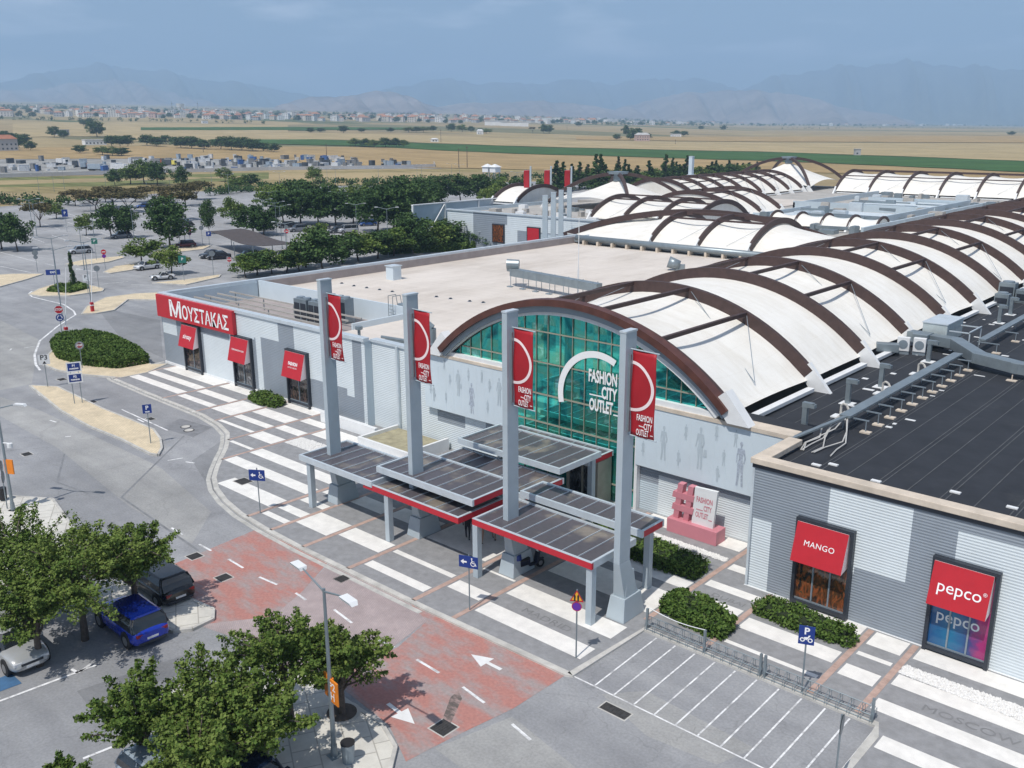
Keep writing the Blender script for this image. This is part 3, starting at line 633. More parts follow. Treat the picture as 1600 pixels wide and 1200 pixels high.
# old repairs and tyre-darkened lanes in the asphalt
m_patchA = asphalt_mat('asphalt_repair_dark', (.235, .24, .25)); m_patchB = asphalt_mat('asphalt_repair_light', (.34, .34, .335))
for k, (pts, m) in enumerate([([(0, 620), (60, 640), (250, 730), (330, 800), (300, 850), (200, 790), (90, 700), (0, 650)], m_patchB), ([(0, 500), (60, 530), (50, 600), (0, 610)], m_patchB), ([(300, 290+430), (345, 690), (352, 740), (335, 775)], m_patchA),
      ([(940, 1085), (1010, 1080), (1180, 1170), (1120, 1195), (1010, 1150)], m_patchB), ([(680, 1170), (800, 1120), (900, 1200), (760, 1230)], m_patchB), ([(120, 1080), (300, 1020), (330, 1035), (140, 1105)], m_patchA), ([(150, 480), (250, 500), (255, 560), (190, 530)], m_patchA)]):
    sheet('asphalt_repair', [G(*p) for p in pts], .0125+.0004*k, m)
sheet('dirt_streak', [G(*p) for p in [(690, 1128), (705, 1130), (722, 1092), (716, 1080), (704, 1090)]], .0215, worn_mat('dirt_streak', (.12, .10, .09), (.36, .26, .24), .52, 1.5))
# ================================================================ BUILDINGS
def ribwall(mb, axis, c, a0, a1, z0, z1, rects, out=-1, pitch=.14, depth=.014):
    """horizontal ribbed sheet cladding. axis 'Y': plane Y=c spanning x a0..a1, facing out*Y. rects = (a0,a1,z0,z1,material)"""
    br = sorted(set([a0, a1]+[v for r in rects for v in r[:2] if a0 < v < a1]))
    n = int((z1-z0)/pitch); zs = []; ds = []
    for i in range(n):
        z = z0+i*pitch; zs += [z, z+pitch*.30, z+pitch*.5, z+pitch*.8]; ds += [0, 0, depth, depth]
    zs.append(z1); ds.append(0)
    for xa, xb in zip(br[:-1], br[1:]):
        xm = (xa+xb)/2
        for k in range(len(zs)-1):
            zm = (zs[k]+zs[k+1])/2; mi = 1
            for r in rects:
                if r[0] <= xm <= r[1] and r[2] <= zm <= r[3]: mi = r[4]
            mb.mi = mi; q = []
            for (x, z, d) in ((xa, zs[k], ds[k]), (xb, zs[k], ds[k]), (xb, zs[k+1], ds[k+1]), (xa, zs[k+1], ds[k+1])):
                q.append((x, c+out*(d+.008), z) if axis == 'Y' else (c+out*(d+.008), x, z))
            fl = (axis == 'Y' and out > 0) or (axis == 'X' and out < 0)
            mb.add(q, [(3, 2, 1, 0) if fl else (0, 1, 2, 3)])
    mb.mi = 0; return mb
def clad_mats(): return [m_clad_l, m_clad_d, m_clad_b]
def pane_mat(name, stops, sc1=1.2, rough=.06):
    m, t, b = newmat(name); g = N(t, 'ShaderNodeNewGeometry')
    mp = N(t, 'ShaderNodeMapping'); mp.inputs['Scale'].default_value = (2.2, 1, 1); t.links.new(g.outputs['Position'], mp.inputs['Vector'])
    n = N(t, 'ShaderNodeTexNoise', Scale=sc1, Detail=4, Distortion=1.2); t.links.new(mp.outputs['Vector'], n.inputs['Vector'])
    t.links.new(ramp(t, n.outputs['Fac'], stops), b.inputs['Base Color']); b.inputs['Roughness'].default_value = rough; b.inputs['Specular IOR Level'].default_value = .7
    return m
m_pane_o = pane_mat('display_orange', [(.36, (.02, .018, .02)), (.5, (.10, .045, .02)), (.6, (.28, .08, .03)), (.7, (.05, .06, .03))], 1.6)
m_pane_d = pane_mat('display_dark', [(.36, (.012, .014, .016)), (.52, (.06, .05, .05)), (.64, (.16, .10, .08)), (.72, (.03, .03, .035))], 1.8)
m_pane_g = pane_mat('display_grey', [(.4, (.012, .014, .016)), (.55, (.05, .055, .06)), (.68, (.22, .23, .24))], 1.2)
m_pane_b, t_, b_ = newmat('poster_blue_pink')
g_ = N(t_, 'ShaderNodeNewGeometry'); sx_ = N(t_, 'ShaderNodeSeparateXYZ'); t_.links.new(g_.outputs['Position'], sx_.inputs[0])
mr_ = N(t_, 'ShaderNodeMapRange'); mr_.inputs['From Min'].default_value = -10.8; mr_.inputs['From Max'].default_value = -8.2; t_.links.new(sx_.outputs[0], mr_.inputs['Value'])
n_ = N(t_, 'ShaderNodeTexNoise', Scale=2.2, Detail=5); t_.links.new(g_.outputs['Position'], n_.inputs['Vector'])
ad_ = N(t_, 'ShaderNodeMath'); ad_.operation = 'MULTIPLY_ADD'; ad_.inputs[1].default_value = .35; t_.links.new(n_.outputs['Fac'], ad_.inputs[0]); t_.links.new(mr_.outputs[0], ad_.inputs[2])
t_.links.new(ramp(t_, ad_.outputs[0], [(.12, (.015, .07, .22)), (.55, (.02, .16, .30)), (.85, (.05, .06, .20)), (1.1, (.36, .03, .16))]), b_.inputs['Base Color']); b_.inputs['Roughness'].default_value = .08
def window(x0, x1, z0, z1, Y, pane, bld, n=3, text=None, tsize=.5, tkw={}, sub=None, name='display_window'):
    mb = MB(); w = .16; d = .30
    mb.box(x0, x0+w, Y-d, Y+.05, z0-.18, z1); mb.box(x1-w, x1, Y-d, Y+.05, z0-.18, z1)
    mb.box(x0+w, x1-w, Y-d, Y+.05, z1-w, z1); mb.box(x0+w, x1-w, Y-d, Y+.05, z0, z0+w)
    fr = mb.build(name, m_frame, bld)
    p = MB(); p.box(x0+w, x1-w, Y-.10, Y-.06, z0+w, z1-w); p.build('pane', pane, fr)
    q = MB()
    for i in range(1, n):
        x = x0+w+(x1-x0-2*w)*i/n; q.box(x-.035, x+.035, Y-.16, Y-.102, z0+w, 2.9)
    q.box(x0+w, x1-w, Y-.15, Y-.102, z0+w, z0+w+.07); q.build('mullion', m_steel, fr)
    if text is not None:
        zt, zb = z1-.16, 2.62; yt, yb = Y-.32, Y-.86; a, b = x0+.10, x1-.22
        mb = MB()
        V = [(a, yt, zt), (b, yt, zt), (b, yb, zb), (a, yb, zb), (a, Y-.12, zt), (b, Y-.12, zt), (b, Y-.12, zb+.12), (a, Y-.12, zb+.12)]
        mb.mi = 0; mb.add(V, [(0, 3, 2, 1)]); mb.mi = 1; mb.add(V, [(4, 5, 6, 7), (0, 1, 5, 4), (1, 2, 6, 5), (2, 3, 7, 6), (3, 0, 4, 7)])
        s = mb.build('awning_sign', [m_red, m_pale], bld, fix=True)
        ang = math.atan2(zt-zb, -(yt-yb)); # slope of the face
        n = Vector((0, -(zt-zb), -(yb-yt)*-1)).normalized()
        up = Vector((0, yt-yb, zt-zb)).normalized(); nn = Vector((1, 0, 0)).cross(up)
        for k, (s_, sz, dz, kw) in enumerate(text):
            dx = kw.pop('dx', 0); me = TX(s_, sz, **kw); me.materials.clear(); me.materials.append(m_letter)
            o = bpy.data.objects.new('lettering', me); COL.objects.link(o); o.parent = s
            c = Vector(((a+b)/2+dx, (yt+yb)/2, (zt+zb)/2))+up*dz+nn*.012
            R = Matrix(((1, up.x, nn.x), (0, up.y, nn.y), (0, up.z, nn.z))); o.matrix_local = Matrix.Translation(c) @ R.to_4x4()
            o.location = c-woff(s)
    return fr
# ---------------- left shop building
WL = 43.3; LX0 = -84.9; LX1 = -53.9
bl = thing('shop_building', (-69, 43.3, 0), 0, 'long grey clad shop building with flat beige roof and red corner fascia sign', 'building')
mb = MB()
R1 = [(-84.8, -82.2, 3.2, 4.75, 0), (-84.8, -77.6, 4.75, 5.0, 0), (-84.8, -80.9, .3, 3.0, 1), (-77.4, -71.8, .3, 4.1, 0), (-77.4, -72.9, 4.1, 4.75, 1), (-72.9, -72.3, .3, 4.9, 0), (-71.5, -68.9, 4.8, 7.1, 0), (-68.9, -65.2, 5.0, 7.1, 0), (-68.7, -67.9, .3, 5.0, 0),
      (-65.2, -63.0, 0, 7.1, 1), (-67.9, -64.2, .3, 5.2, 1), (-63.0, -56.3, 2.75, 7.1, 0), (-64.1, -60.8, 2.7, 4.8, 0), (-56.3, -55.4, 2.2, 7.1, 0), (-55.4, -54.3, 0, 7.1, 1), (-54.3, -53.9, 0, 7.1, 0)]
ribwall(mb, 'Y', WL, LX0, LX1, .32, 6.85, R1); mb.mi = 2; mb.box(LX0, LX1, WL, WL+.3, 0, 6.85); mb.box(LX1-.3, LX1, WL+.3, 44.3, 0, 6.85); mb.box(LX0, LX0+.3, WL+.3, 127, 0, 6.85)
mb.build('wall', clad_mats(), bl)
mb = MB(); mb.box(LX0-.05, -53.9, WL-.12, WL, 0, .32); mb.build('plinth', m_white, bl)
mb = MB(); mb.box(LX0-.1, LX1+.05, WL-.16, WL+.42, 6.85, 7.15); mb.box(LX0-.1, LX0+.42, WL+.42, 108.6, 6.85, 7.15); mb.build('coping', m_coping, bl, bevel=.02)
mb = MB(); mb.box(LX0+.30, LX0+.62, 54.2, 108, 5.9, 6.88); mb.mi = 1; mb.box(LX0+.3, LX0+.5, WL+.42, 54.0, 5.2, 6.84); mb.mi = 0; mb.box(LX0+.3, -55, 108, 108.5, 6.2, 6.9)
mb.build('parapet', [m_parap, m_clad_b], bl)
mb = MB(); mb.box(LX0+.62, -46.6, 54.2, 108, 5.7, 6.0); mb.box(-61.2, -46.6, 44.3, 54.2, 5.7, 5.99); mb.build('roof', m_roofbg, bl)
mb = MB(); mb.box(LX0+.3, -61.4, WL+.3, 54.0, 5.0, 5.2); mb.build('roof_well_floor', m_parap, bl)
mb = MB(); mb.box(LX0+.6, -61.2, 54.0, 54.2, 5.2, 7.05); mb.box(-61.4, -61.2, 48.0, 54.0, 5.2, 6.5); mb.build('roof_well_wall', m_panel, bl)
mb = MB(); mb.box(-53.9, -46.8, 44.0, 44.3, 0, 6.8); ribwall(mb, 'Y', 44.0, -53.9, -46.8, .1, 6.8, [(-54, -46, 0, 7, 0)]); mb.build('wall', clad_mats(), bl)
mb = MB(); mb.box(-53.9, -46.6, 43.85, 44.5, 6.8, 7.0); mb.build('coping', m_coping, bl)
mb = MB(); mb.box(-50.95, -50.75, 43.75, 43.95, 0, 6.9); mb.build('downpipe', m_coping, bl)
window(-80.75, -77.75, .3, 4.75, WL, m_pane_d, bl, 2, [('sinsay', .62, 0, dict(bold=.008))])
window(-72.2, -69.2, .3, 4.85, WL, m_pane_g, bl, 2, [('TERRANOVA KIDS', .20, 0, dict(bold=.004, sp=1.2))])
window(-64.05, -61.05, .3, 4.85, WL, m_pane_d, bl, 2, [('FASHION', .38, .12, dict(bold=.012, squeeze=.8)), ('OUTLET CENTER', .16, -.2, dict())])
mb = MB(); mb.box(-84.9, -71.5, WL-.42, WL-.06, 4.88, 7.02); fs = mb.build('fascia_sign', m_red, bl, bevel=.02)
o = lettering('Μ', 2.25, m_letter, fs, (-81.3, WL-.44, 6.0), bold=.05, fit=(2.1, 1.62))
o = lettering('ΟΥΣΤΑΚΑΣ', 1.75, m_letter, fs, (-76.1, WL-.44, 5.86), bold=.035, fit=(7.9, 1.38))
mb = MB()                                      # rooftop machines in the well
def ac_block(x, y, z, w, d, h, label, n=2):
    t = lthing('air_conditioner', (x, y, z), 0, label, 'air conditioner', 'rooftop air conditioners')
    m = MB(); m.box(-w/2, w/2, -d/2, d/2, .1, h); m.box(-w/2, w/2, -d/2, d/2, 0, .06); m.build('casing', m_galv, t, bevel=.02)
    m = MB()
    for i in range(n):
        a = -w/2+w*(i+.08)/n; b = -w/2+w*(i+.92)/n
        m.box(a, b, -d/2-.02, -d/2+.02, .25, h-.35)
        for k in range(8): pass
    m.build('grille', m_frame, t)
    m = MB()
    for i in range(n):
        cx = -w/2+w*(i+.5)/n; m.tube((cx, 0, h), (cx, 0, h+.14), min(w/n, d)*.42, None, 16)
    m.build('fan', m_steel, t)
    return t
ac_block(-70.6, 49.9, 5.2, 1.9, 1.0, 2.1, 'left front one of four tall grey air conditioners in the roof well behind the facade', 2)
ac_block(-68.5, 49.9, 5.2, 1.6, 1.0, 2.1, 'second front one of four tall grey air conditioners in the roof well behind the facade', 2)
ac_block(-69.6, 51.9, 5.2, 1.9, 1.0, 2.3, 'left rear one of four tall grey air conditioners in the roof well behind the facade', 2)
ac_block(-67.4, 51.9, 5.2, 1.8, 1.0, 2.3, 'right rear one of four tall grey air conditioners in the roof well behind the facade', 2)
t = thing('pipe_rack', (-75, 47, 5.2), 0, 'long galvanised pipe frames running across the roof well behind the red fascia sign', 'pipe rack')
mb = MB()
for y in (45.0, 46.4, 47.6, 49.0, 50.4): mb.beam((-84, y, 6.35), (-63, y, 6.35), .1, .14)
mb.build('beam', m_roofgrey, t)
mb = MB()
for x in (-83, -78, -73, -68, -64):
    for y in (45.0, 47.6, 50.4): mb.beam((x, y, 5.2), (x, y, 6.3), .08, .08)
mb.build('post', m_galv, t)
# ladder
t = thing('roof_ladder', (-62.9, 54.1, 5.2), 0, 'small metal ladder with hoop rails over the roof well wall', 'ladder')
mb = MB()
for x in (-63.2, -62.6):
    mb.path([(x, 53.7, 5.2), (x, 53.7, 7.9), (x, 54.6, 7.9), (x, 54.9, 6.3)], .03)
for z in np.arange(5.5, 7.1, .3): mb.tube((-63.2, 53.7, z), (-62.6, 53.7, z), .02, None, 6)
mb.build('rail', m_galv, t); MB().box(-62.6, -61.9, 54.3, 54.9, 6.25, 7.2).build('box', m_steel, t)
# ---------------- planter and low white walls
t = thing('low_wall', (-54, 42.3, 0), 0, 'low white rendered wall along the base of the left building', 'wall')
MB().box(-57.8, -51.2, 41.7, 42.0, 0, .95).build('wall', m_white, t); MB().box(-57.8, -57.5, 42.0, 43.1, 0, .95).build('end_wall', m_white, t)
t = thing('planter', (-48.2, 41.6, 0), 0, 'white walled planter with dry soil behind the second tall pillar', 'planter')
mb = MB(); mb.box(-51.0, -45.4, 39.9, 40.1, 0, .85); mb.box(-51.0, -50.8, 40.1, 43.7, 0, .85); mb.box(-45.6, -45.4, 40.1, 43.7, 0, 1.0); mb.build('wall', m_white, t)
MB().box(-50.8, -45.6, 40.1, 43.7, 0, .6).build('soil', mat('dry_soil', (.33, .30, .20), .95, var=.25, scale=1.5), t)
# ---------------- right shop building
RY = 39.5; RX0 = -19.6
br = thing('shop_building', (-8, 39.5, 0), 0, 'right shop building with horizontal ribbed grey cladding, beige parapet and black bitumen roof', 'building')
mb = MB()
R2 = [(-15.75, -12.0, 2.85, 6.4, 0), (-15.0, -14.3, 2.5, 6.0, 0), (-10.1, -7.6, 3.9, 5.95, 0), (-8.3, 12, 0, 5.95, 0), (-5, 12, 0, 6.5, 0), (-19.5, -18.5, .1, 3.85, 0)]
mb.mi = 1; mb.box(RX0, 12, RY, RY+.3, 0, 6.45); ribwall(mb, 'Y', RY, RX0, 12, .12, 6.45, R2)
mb.mi = 1; mb.box(RX0, RX0+.3, RY+.3, 44, 0, 6.45); ribwall(mb, 'X', RX0, RY, 44, .12, 6.45, [(RY, 44, 0, 7, 1)])
mb.build('wall', clad_mats(), br)
MB().box(RX0-.1, 12, RY-.1, RY, 0, .12).build('plinth', m_white, br)
MB().box(RX0-.08, 12, RY-.09, RY+.02, 6.45, 6.68).build('fascia', m_frame, br)
MB().box(RX0-.07, RX0+.05, RY-.07, RY+.05, .05, 6.45).build('corner_trim', m_coping, br)
mb = MB(); mb.box(RX0-.15, 12, RY-.22, RY+.45, 6.68, 6.98); mb.box(RX0-.15, RX0+.6, RY+.45, 43.4, 6.68, 6.975); mb.build('coping', m_beige, br, bevel=.03)
MB().box(RX0+.5, 12, RY+.45, 46, 6.2, 6.5).build('roof', m_roofblk, br); MB().box(-23.4, 12, 46, 225, 6.2, 6.5).build('roof', m_roofblk, br); MB().box(-23.4, RX0+.5, 44.2, 46, 6.2, 6.5).build('roof', m_roofblk, br)
mb = MB()
for i in range(22):
    x = -18.6+i*1.42
    mb.box(x, x+.05, 40.0, 66 if i < 3 else 110, 6.5, 6.512)
    if i % 2: mb.box(x+.22, x+.27, 40.0, 110, 6.5, 6.512)
for x in (-22.3, -21.2, -20.0): mb.box(x, x+.06, 44, 110, 6.5, 6.512)
mb.box(-19, 12, 40.9, 40.95, 6.5, 6.515)
mb.build('roof_seam', m_seam, br)
window(-17.15, -14.35, .22, 4.62, RY, m_pane_o, br, 3, [('MANGO', .38, .02, dict(sp=1.08))])
window(-10.9, -8.2, .22, 4.62, RY, m_pane_b, br, 3, [('pepco', .74, -.05, dict()), ('®', .22, .10, dict(dx=1.0))])
pe = lettering('pepco', .74, m_coping, br, (-9.62, RY-.115, 1.75), fit=(1.75, .55), bold=.004)  # reflection of the awning wording in the pane, built as pale letters
# roof top: hoods, tray, ducts, units
for i, (x, y) in enumerate([(-20.3, 46.4), (-20.5, 52.7), (-20.4, 57.6), (-20.4, 66.3), (-20.5, 83.7), (-20.8, 88.2)]):
    t = lthing('vent_hood', (x, y, 6.5), 0, ['bent grey vent pipe nearest the beige parapet corner', 'second bent vent pipe along the cable tray from the parapet corner', 'third bent vent pipe along the cable tray from the parapet corner',
              'bent vent pipe beside the pair of white wall units', 'farther bent vent pipe past the big ventilation unit', 'farthest bent vent pipe along the cable tray'][i], 'vent pipe', 'bent vent pipes beside the cable tray')
    mb = MB(); mb.box(-.13, .13, -.13, .13, 0, 1.25); mb.build('pipe', m_galv, t)
    mb = MB(); mb.frus((-.15, .15, -.15, .15), (-.15, .45, -.15, .15), 1.25, 1.55); mb.box(.1, .55, -.16, .16, 1.3, 1.5); mb.build('cowl', m_galv, t)
    MB().box(-.4, .4, -.4, .4, -.01, .03).build('flashing', m_white, t)
t = thing('cable_tray', (-18.6, 60, 6.5), 0, 'long galvanised cable tray on small feet across the black roof', 'cable tray')
mb = MB(); mb.box(-18.85, -18.25, 47.5, 66.5, 7.28, 7.40); mb.box(-18.85, -18.35, 72, 100, 7.28, 7.40); mb.beam((-18.5, 47.6, 7.34), (-19.6, 43.4, 6.9), .22, .1); mb.build('channel', m_galv, t)
mb = MB()
for k in range(16):
    y = 48.0+k*1.75 if k < 11 else 72+(k-11)*5
    mb = MB(); mb.box(-18.9, -17.4, y-.03, y+.03, 7.15, 7.22); mb.tube((-17.55, y, 6.5), (-17.55, y, 7.2), .03, None, 6); mb.tube((-18.8, y, 6.5), (-18.8, y, 7.2), .03, None, 6); mb.build('bracket', m_steel, t)
mb = MB()
for k in range(16):
    y = 48.0+k*1.75 if k < 11 else 72+(k-11)*5
    MB().box(-17.8, -17.25, y-.2, y+.2, 6.5, 6.58).build('foot', m_beige, t)
mb = MB(); rg = random.Random(5)
for k in range(6):
    p = [(-18.9+rg.uniform(-.1, .1), 48.5, 7.3)]; y = 48.5; x = -18.6
    for j in range(5): y -= 1.1; x += rg.uniform(-.45, .5); p.append((x, y, 6.56+max(0, .6-.25*j)+rg.uniform(0, .05)))
    mb.path(p, .035, 5)
mb.build('cable', mat('cable_grey', (.5, .49, .47), .6), t)
for i, y in enumerate((49.8, 56.0, 62.2)):
    t = lthing('pipe_outlet', (-20.2+.5, y, 6.5), 0, ['curly pale pipe outlet on a white foot, nearest the parapet corner', 'middle curly pale pipe outlet on a white foot beside the cable tray', 'far curly pale pipe outlet on a white foot near the duct'][i], 'pipe outlet', 'pale pipe outlets')
    MB().box(-.45, .45, -.35, .35, 0, .07).build('foot', m_white, t)
    mb = MB(); mb.path([(0, 0, 0), (0, 0, .7), (.15, -.05, .85), (.35, -.1, .8), (.6, -.2, .45), (.9, -.3, .5)], .07, 6); mb.build('hose', m_kerb, t)
t = thing('ventilation_duct', (-18, 66, 6.5), 0, 'fat square galvanised air duct bending down across the black roof', 'air duct')
mb = MB(); P_ = [(-22.9, 70.2, 7.35), (-19.7, 69.7, 7.35), (-17.2, 66.4, 7.3), (-14.6, 65.65, 7.2), (12, 63.2, 7.2)]
for p_, q_ in zip(P_[:-1], P_[1:]):
    d_ = (Vector(q_)-Vector(p_)).normalized()*.25; mb.beam(Vector(p_)-d_, Vector(q_)+d_, .95, .72)
mb.beam((-22.0, 70.3, 7.45), (-22.0, 68.9, 7.45), 1.1, .68); mb.beam((-24.0, 66.0, 7.1), (-22.6, 66.6, 7.1), .7, .6)
mb.build('duct', m_galv, t, bevel=.03)
mb = MB()
for k in range(14):
    x = -14+k*1.9; y = 65.6-(x+14.6)*.092; mb.box(x, x+.04, y-.50, y+.50, 6.82, 7.585)
mb.build('joint_ring', m_steel, t)
mb = MB()
for x in (-14.6, -9, -4, 1, 6): mb.box(x-.03, x+.03, 64.6, 64.66, 6.5, 6.9); mb.box(x-.3, x+.3, 64.4, 64.8, 6.5, 6.56)
mb.build('foot', m_beige, t)
t = thing('air_handling_unit', (-21.6, 72.2, 6.5), 0, 'pale box shaped air handling unit standing beside the vault feet', 'air handling unit')
mb = MB(); mb.box(-22.5, -20.75, 70.9, 74.6, 6.95, 8.3); mb.build('casing', mat('unit_pale', (.50, .56, .56), .5, .2), t, bevel=.03)
mb = MB(); mb.box(-22.55, -20.7, 70.85, 74.65, 8.3, 8.38); mb.build('lid', m_coping, t)
mb = MB()
for y_ in (71.2, 73.9): mb.box(-19.3, -19.22, y_, y_+.08, 6.55, 7.9); mb.box(-20.7, -19.22, y_, y_+.08, 7.82, 7.9)
mb.box(-19.3, -19.22, 71.2, 73.98, 7.9, 7.98); mb.build('frame', m_coping, t)
MB().box(-22.4, -20.85, 71.0, 74.5, 6.5, 6.95).build('base', m_frame, t)
for i, (x, y) in enumerate([(-22.6, 67.5), (-21.6, 67.9)]):
    t = lthing('wall_unit', (x, y, 6.5), .2, ['left of two white outdoor split units beside the vault foot', 'right of two white outdoor split units beside the vault foot'][i], 'air conditioner', 'white split units')
    MB().box(-.42, .42, -.2, .2, .25, 1.25).build('casing', m_white, t, bevel=.02); MB().tube((0, -.2, .75), (0, -.23, .75), .32, None, 16).build('fan', m_steel, t); MB().box(-.42, .42, -.15, .15, 0, .25).build('stand', m_steel, t)
for i, (x, y, w, d, h) in enumerate([(-23.0, 95.5, 1.4, 1.2, 1.7), (-22.6, 92.4, 1.2, 1.0, 1.1), (-21.4, 95.2, 1.5, 1.0, 1.2)]):
    ac_block(x, y, 6.5, w, d, h, ['tallest pale rooftop machine near the right edge', 'low pale rooftop machine before the tall one near the right edge', 'wide pale rooftop machine at the right edge'][i], 1)
mb = MB(); rg = random.Random(11)
for k in range(34):
    y = rg.uniform(48, 95); x = rg.choice([rg.uniform(-23.2, -19.4), rg.uniform(-17.6, -16.8)]); w = rg.uniform(.15, .7); d = rg.uniform(.1, .35)
    MB().box(x, x+w, y, y+d, 6.5, 6.53).build('roof_patch', m_white, br)
for x, y in [(-17.6, 41.4), (-17.0, 42.0), (-14.6, 41.2), (-13.2, 40.5), (-11.4, 42.2), (-9.0, 42.0)]: MB().box(x, x+.45, y, y+.22, 6.5, 6.56).build('roof_patch', m_white, br)
# ---------------- entrance hall: panels, glazed front
eh = thing('entrance_hall', (-34.5, 43.8, 0), 0, 'mall entrance hall with teal glazed arch front and pale printed panels', 'building')
PY = 43.55
mb = MB(); mb.box(-47.6, -39.4, PY, 44.2, 3.05, 6.95)
for x in np.arange(-46.9, -39.5, .75): mb.box(x, x+.015, PY-.006, PY, 3.06, 6.94)
mb.build('printed_panel', m_panel, eh); mb = MB(); mb.box(-29.3, -19.7, PY, 44.2, 3.05, 6.75)
for x in np.arange(-28.6, -19.8, .75): mb.box(x, x+.015, PY-.006, PY, 3.06, 6.74)
mb.build('printed_panel', m_panel, eh)
mb = MB(); mb.box(-47.6, -39.4, PY-.04, 44.3, 6.95, 7.15); mb.box(-29.3, -19.6, PY-.05, 44.6, 6.75, 6.98); mb.mi = 1; mb.box(-47.4, -39.4, 44.3, 46, 6.2, 6.9); mb.box(-29.3, -19.6, 44.6, 46, 6.2, 6.9); mb.build('coping', [m_beige, m_roofblk], eh)
mb = MB(); mb.mi = 1; mb.box(-47.0, -39.3, 44.05, 44.3, 0, 3.05); ribwall(mb, 'Y', 44.0, -46.8, -39.3, .1, 3.05, [(-47, -39, 0, 2.0, 0), (-44, -42, 0, 3, 0)])
mb.build('wall', clad_mats(), eh); mb = MB(); mb.mi = 1; mb.box(-29.3, -19.6, 44.05, 44.3, 0, 3.05); ribwall(mb, 'Y', 44.0, -29.3, -19.6, .1, 3.05, [(-27.9, -19.6, 0, 2.6, 0), (-29.3, -27.9, 0, 2, 2)])
mb.build('wall', clad_mats(), eh)
def figure(mb, cx, cz, h, k, rg):
    """printed flat silhouettes of people: head, body, legs, sometimes a skirt or a bag (part of the print on the panel)"""
    Y = PY-.012; s = h/1.75; k_ = [0]
    def P(pts): 
        k_[0] += 1; pts = [(cx+x*s*.72, Y-.0015*k_[0], cz+z*s) for x, z in pts]; mb.add(pts, [tuple(range(len(pts)))])
    P([(.085*math.cos(a), 1.64+.10*math.sin(a)) for a in np.arange(0, 6.2, .6)])
    P([(-.04, 1.58), (-.04, 1.48), (.04, 1.48), (.04, 1.58)][::-1])
    lean = [.0, .06, -.05][k % 3]
    e_ = [.0, .08, -.06, .12][k % 4]; P([(-.19, 1.46), (-.25, 1.15), (-.24+e_, .90), (-.19+e_, .90), (-.18, 1.15), (-.12, 1.30), (-.10, 1.06), (-.18, .80), (.18, .80), (.10, 1.06), (.12, 1.30), (.20+e_*.5, 1.12), (.16+e_, .92), (.22+e_, .90), (.28, 1.12), (.19, 1.46)])
    if k % 2: P([(-.17, .83), (-.3, .45), (.28, .45), (.17, .83)][::-1]); P([(-.12, .46), (-.10, 0), (-.03, 0), (-.02, .46)][::-1]); P([(.04, .46), (.08+lean, 0), (.15+lean, 0), (.12, .46)][::-1])
    else: P([(-.17, .83), (-.16-lean, .4), (-.2-lean, .0), (-.1-lean, 0), (-.03, .45), (.0, .8)]); P([(.0, .8), (.05, .45), (.1+lean, 0), (.2+lean, 0), (.16, .45), (.17, .83)])
    if k % 3 == 2: P([(.25, .86), (.22, .55), (.42, .55), (.4, .86)][::-1])
rg = random.Random(2)
for i, (px, py, h) in enumerate([(1037, 692, 2.1), (1072, 675, .95), (1094, 700, 2.5), (1120, 675, 1.0), (1150, 685, 1.0), (1060, 715, .95), (1131, 715, .95), (1005, 700, .95), (1121, 740, .95)]):
    x, z = onY(px, py, PY); mb = MB(); figure(mb, x, z-h/2, h, i, rg); mb.build('printed_figure', m_sil, eh)
for i, (px, py, h) in enumerate([(673, 605, .9), (716, 598, 1.9), (732, 585, .9), (753, 588, .9), (765, 602, .9), (780, 612, 1.95), (697, 620, .85), (678, 614, 1.2), (762, 635, .9), (694, 568, .8), (703, 592, .8)]):
    x, z = onY(px, py, PY); mb = MB(); figure(mb, x, z-h/2, h, i+1, rg); mb.build('printed_figure', m_sil, eh)
for (px, py, h, k) in [(1157, 725, 2.6, 0), (737, 622, 2.2, 1)]:
    x, z = onY(px, py, PY); mb = MB(); figure(mb, x, z-h/2, h, k, rg); mb.build('printed_figure', m_sil2, eh)
# ---- arch helpers
def arc_pts(a0, a1, z0, rise, n=36):
    c = (a0+a1)/2; h = (a1-a0)/2; R = (h*h+rise*rise)/(2*rise); th = math.asin(h/R)
    return [(c+R*math.sin(t), z0+rise-R+R*math.cos(t)) for t in np.linspace(-th, th, n+1)]
def arch_ring(mb, a0, a1, z0, rise, depth, c0, c1, axis='X', n=36, trim=0.0, m=None):
    """ring beam: outer arc through (a0,z0)..(a1,z0), radial depth inward, thickness c0..c1 on the other axis"""
    c = (a0+a1)/2; h = (a1-a0)/2; R = (h*h+rise*rise)/(2*rise); th = math.asin(h/R)*(1-trim); zc = z0+rise-R
    if m is not None: mb.mi = m
    V = []
    for t in np.linspace(-th, th, n+1):
        for (r, q) in ((R, c0), (R, c1), (R-depth, c1), (R-depth, c0)):
            a = c+r*math.sin(t); z = zc+r*math.cos(t); V.append((a, q, z) if axis == 'X' else (q, a, z))
    F = []
    for i in range(n):
        b = 4*i
        for k in range(4): F.append((b+k, b+(k+1) % 4, b+4+(k+1) % 4, b+4+k))
    F += [(0, 1, 2, 3), (4*n+3, 4*n+2, 4*n+1, 4*n)]
    return mb.add(V, F)
AX0, AX1 = -46.1, -22.8
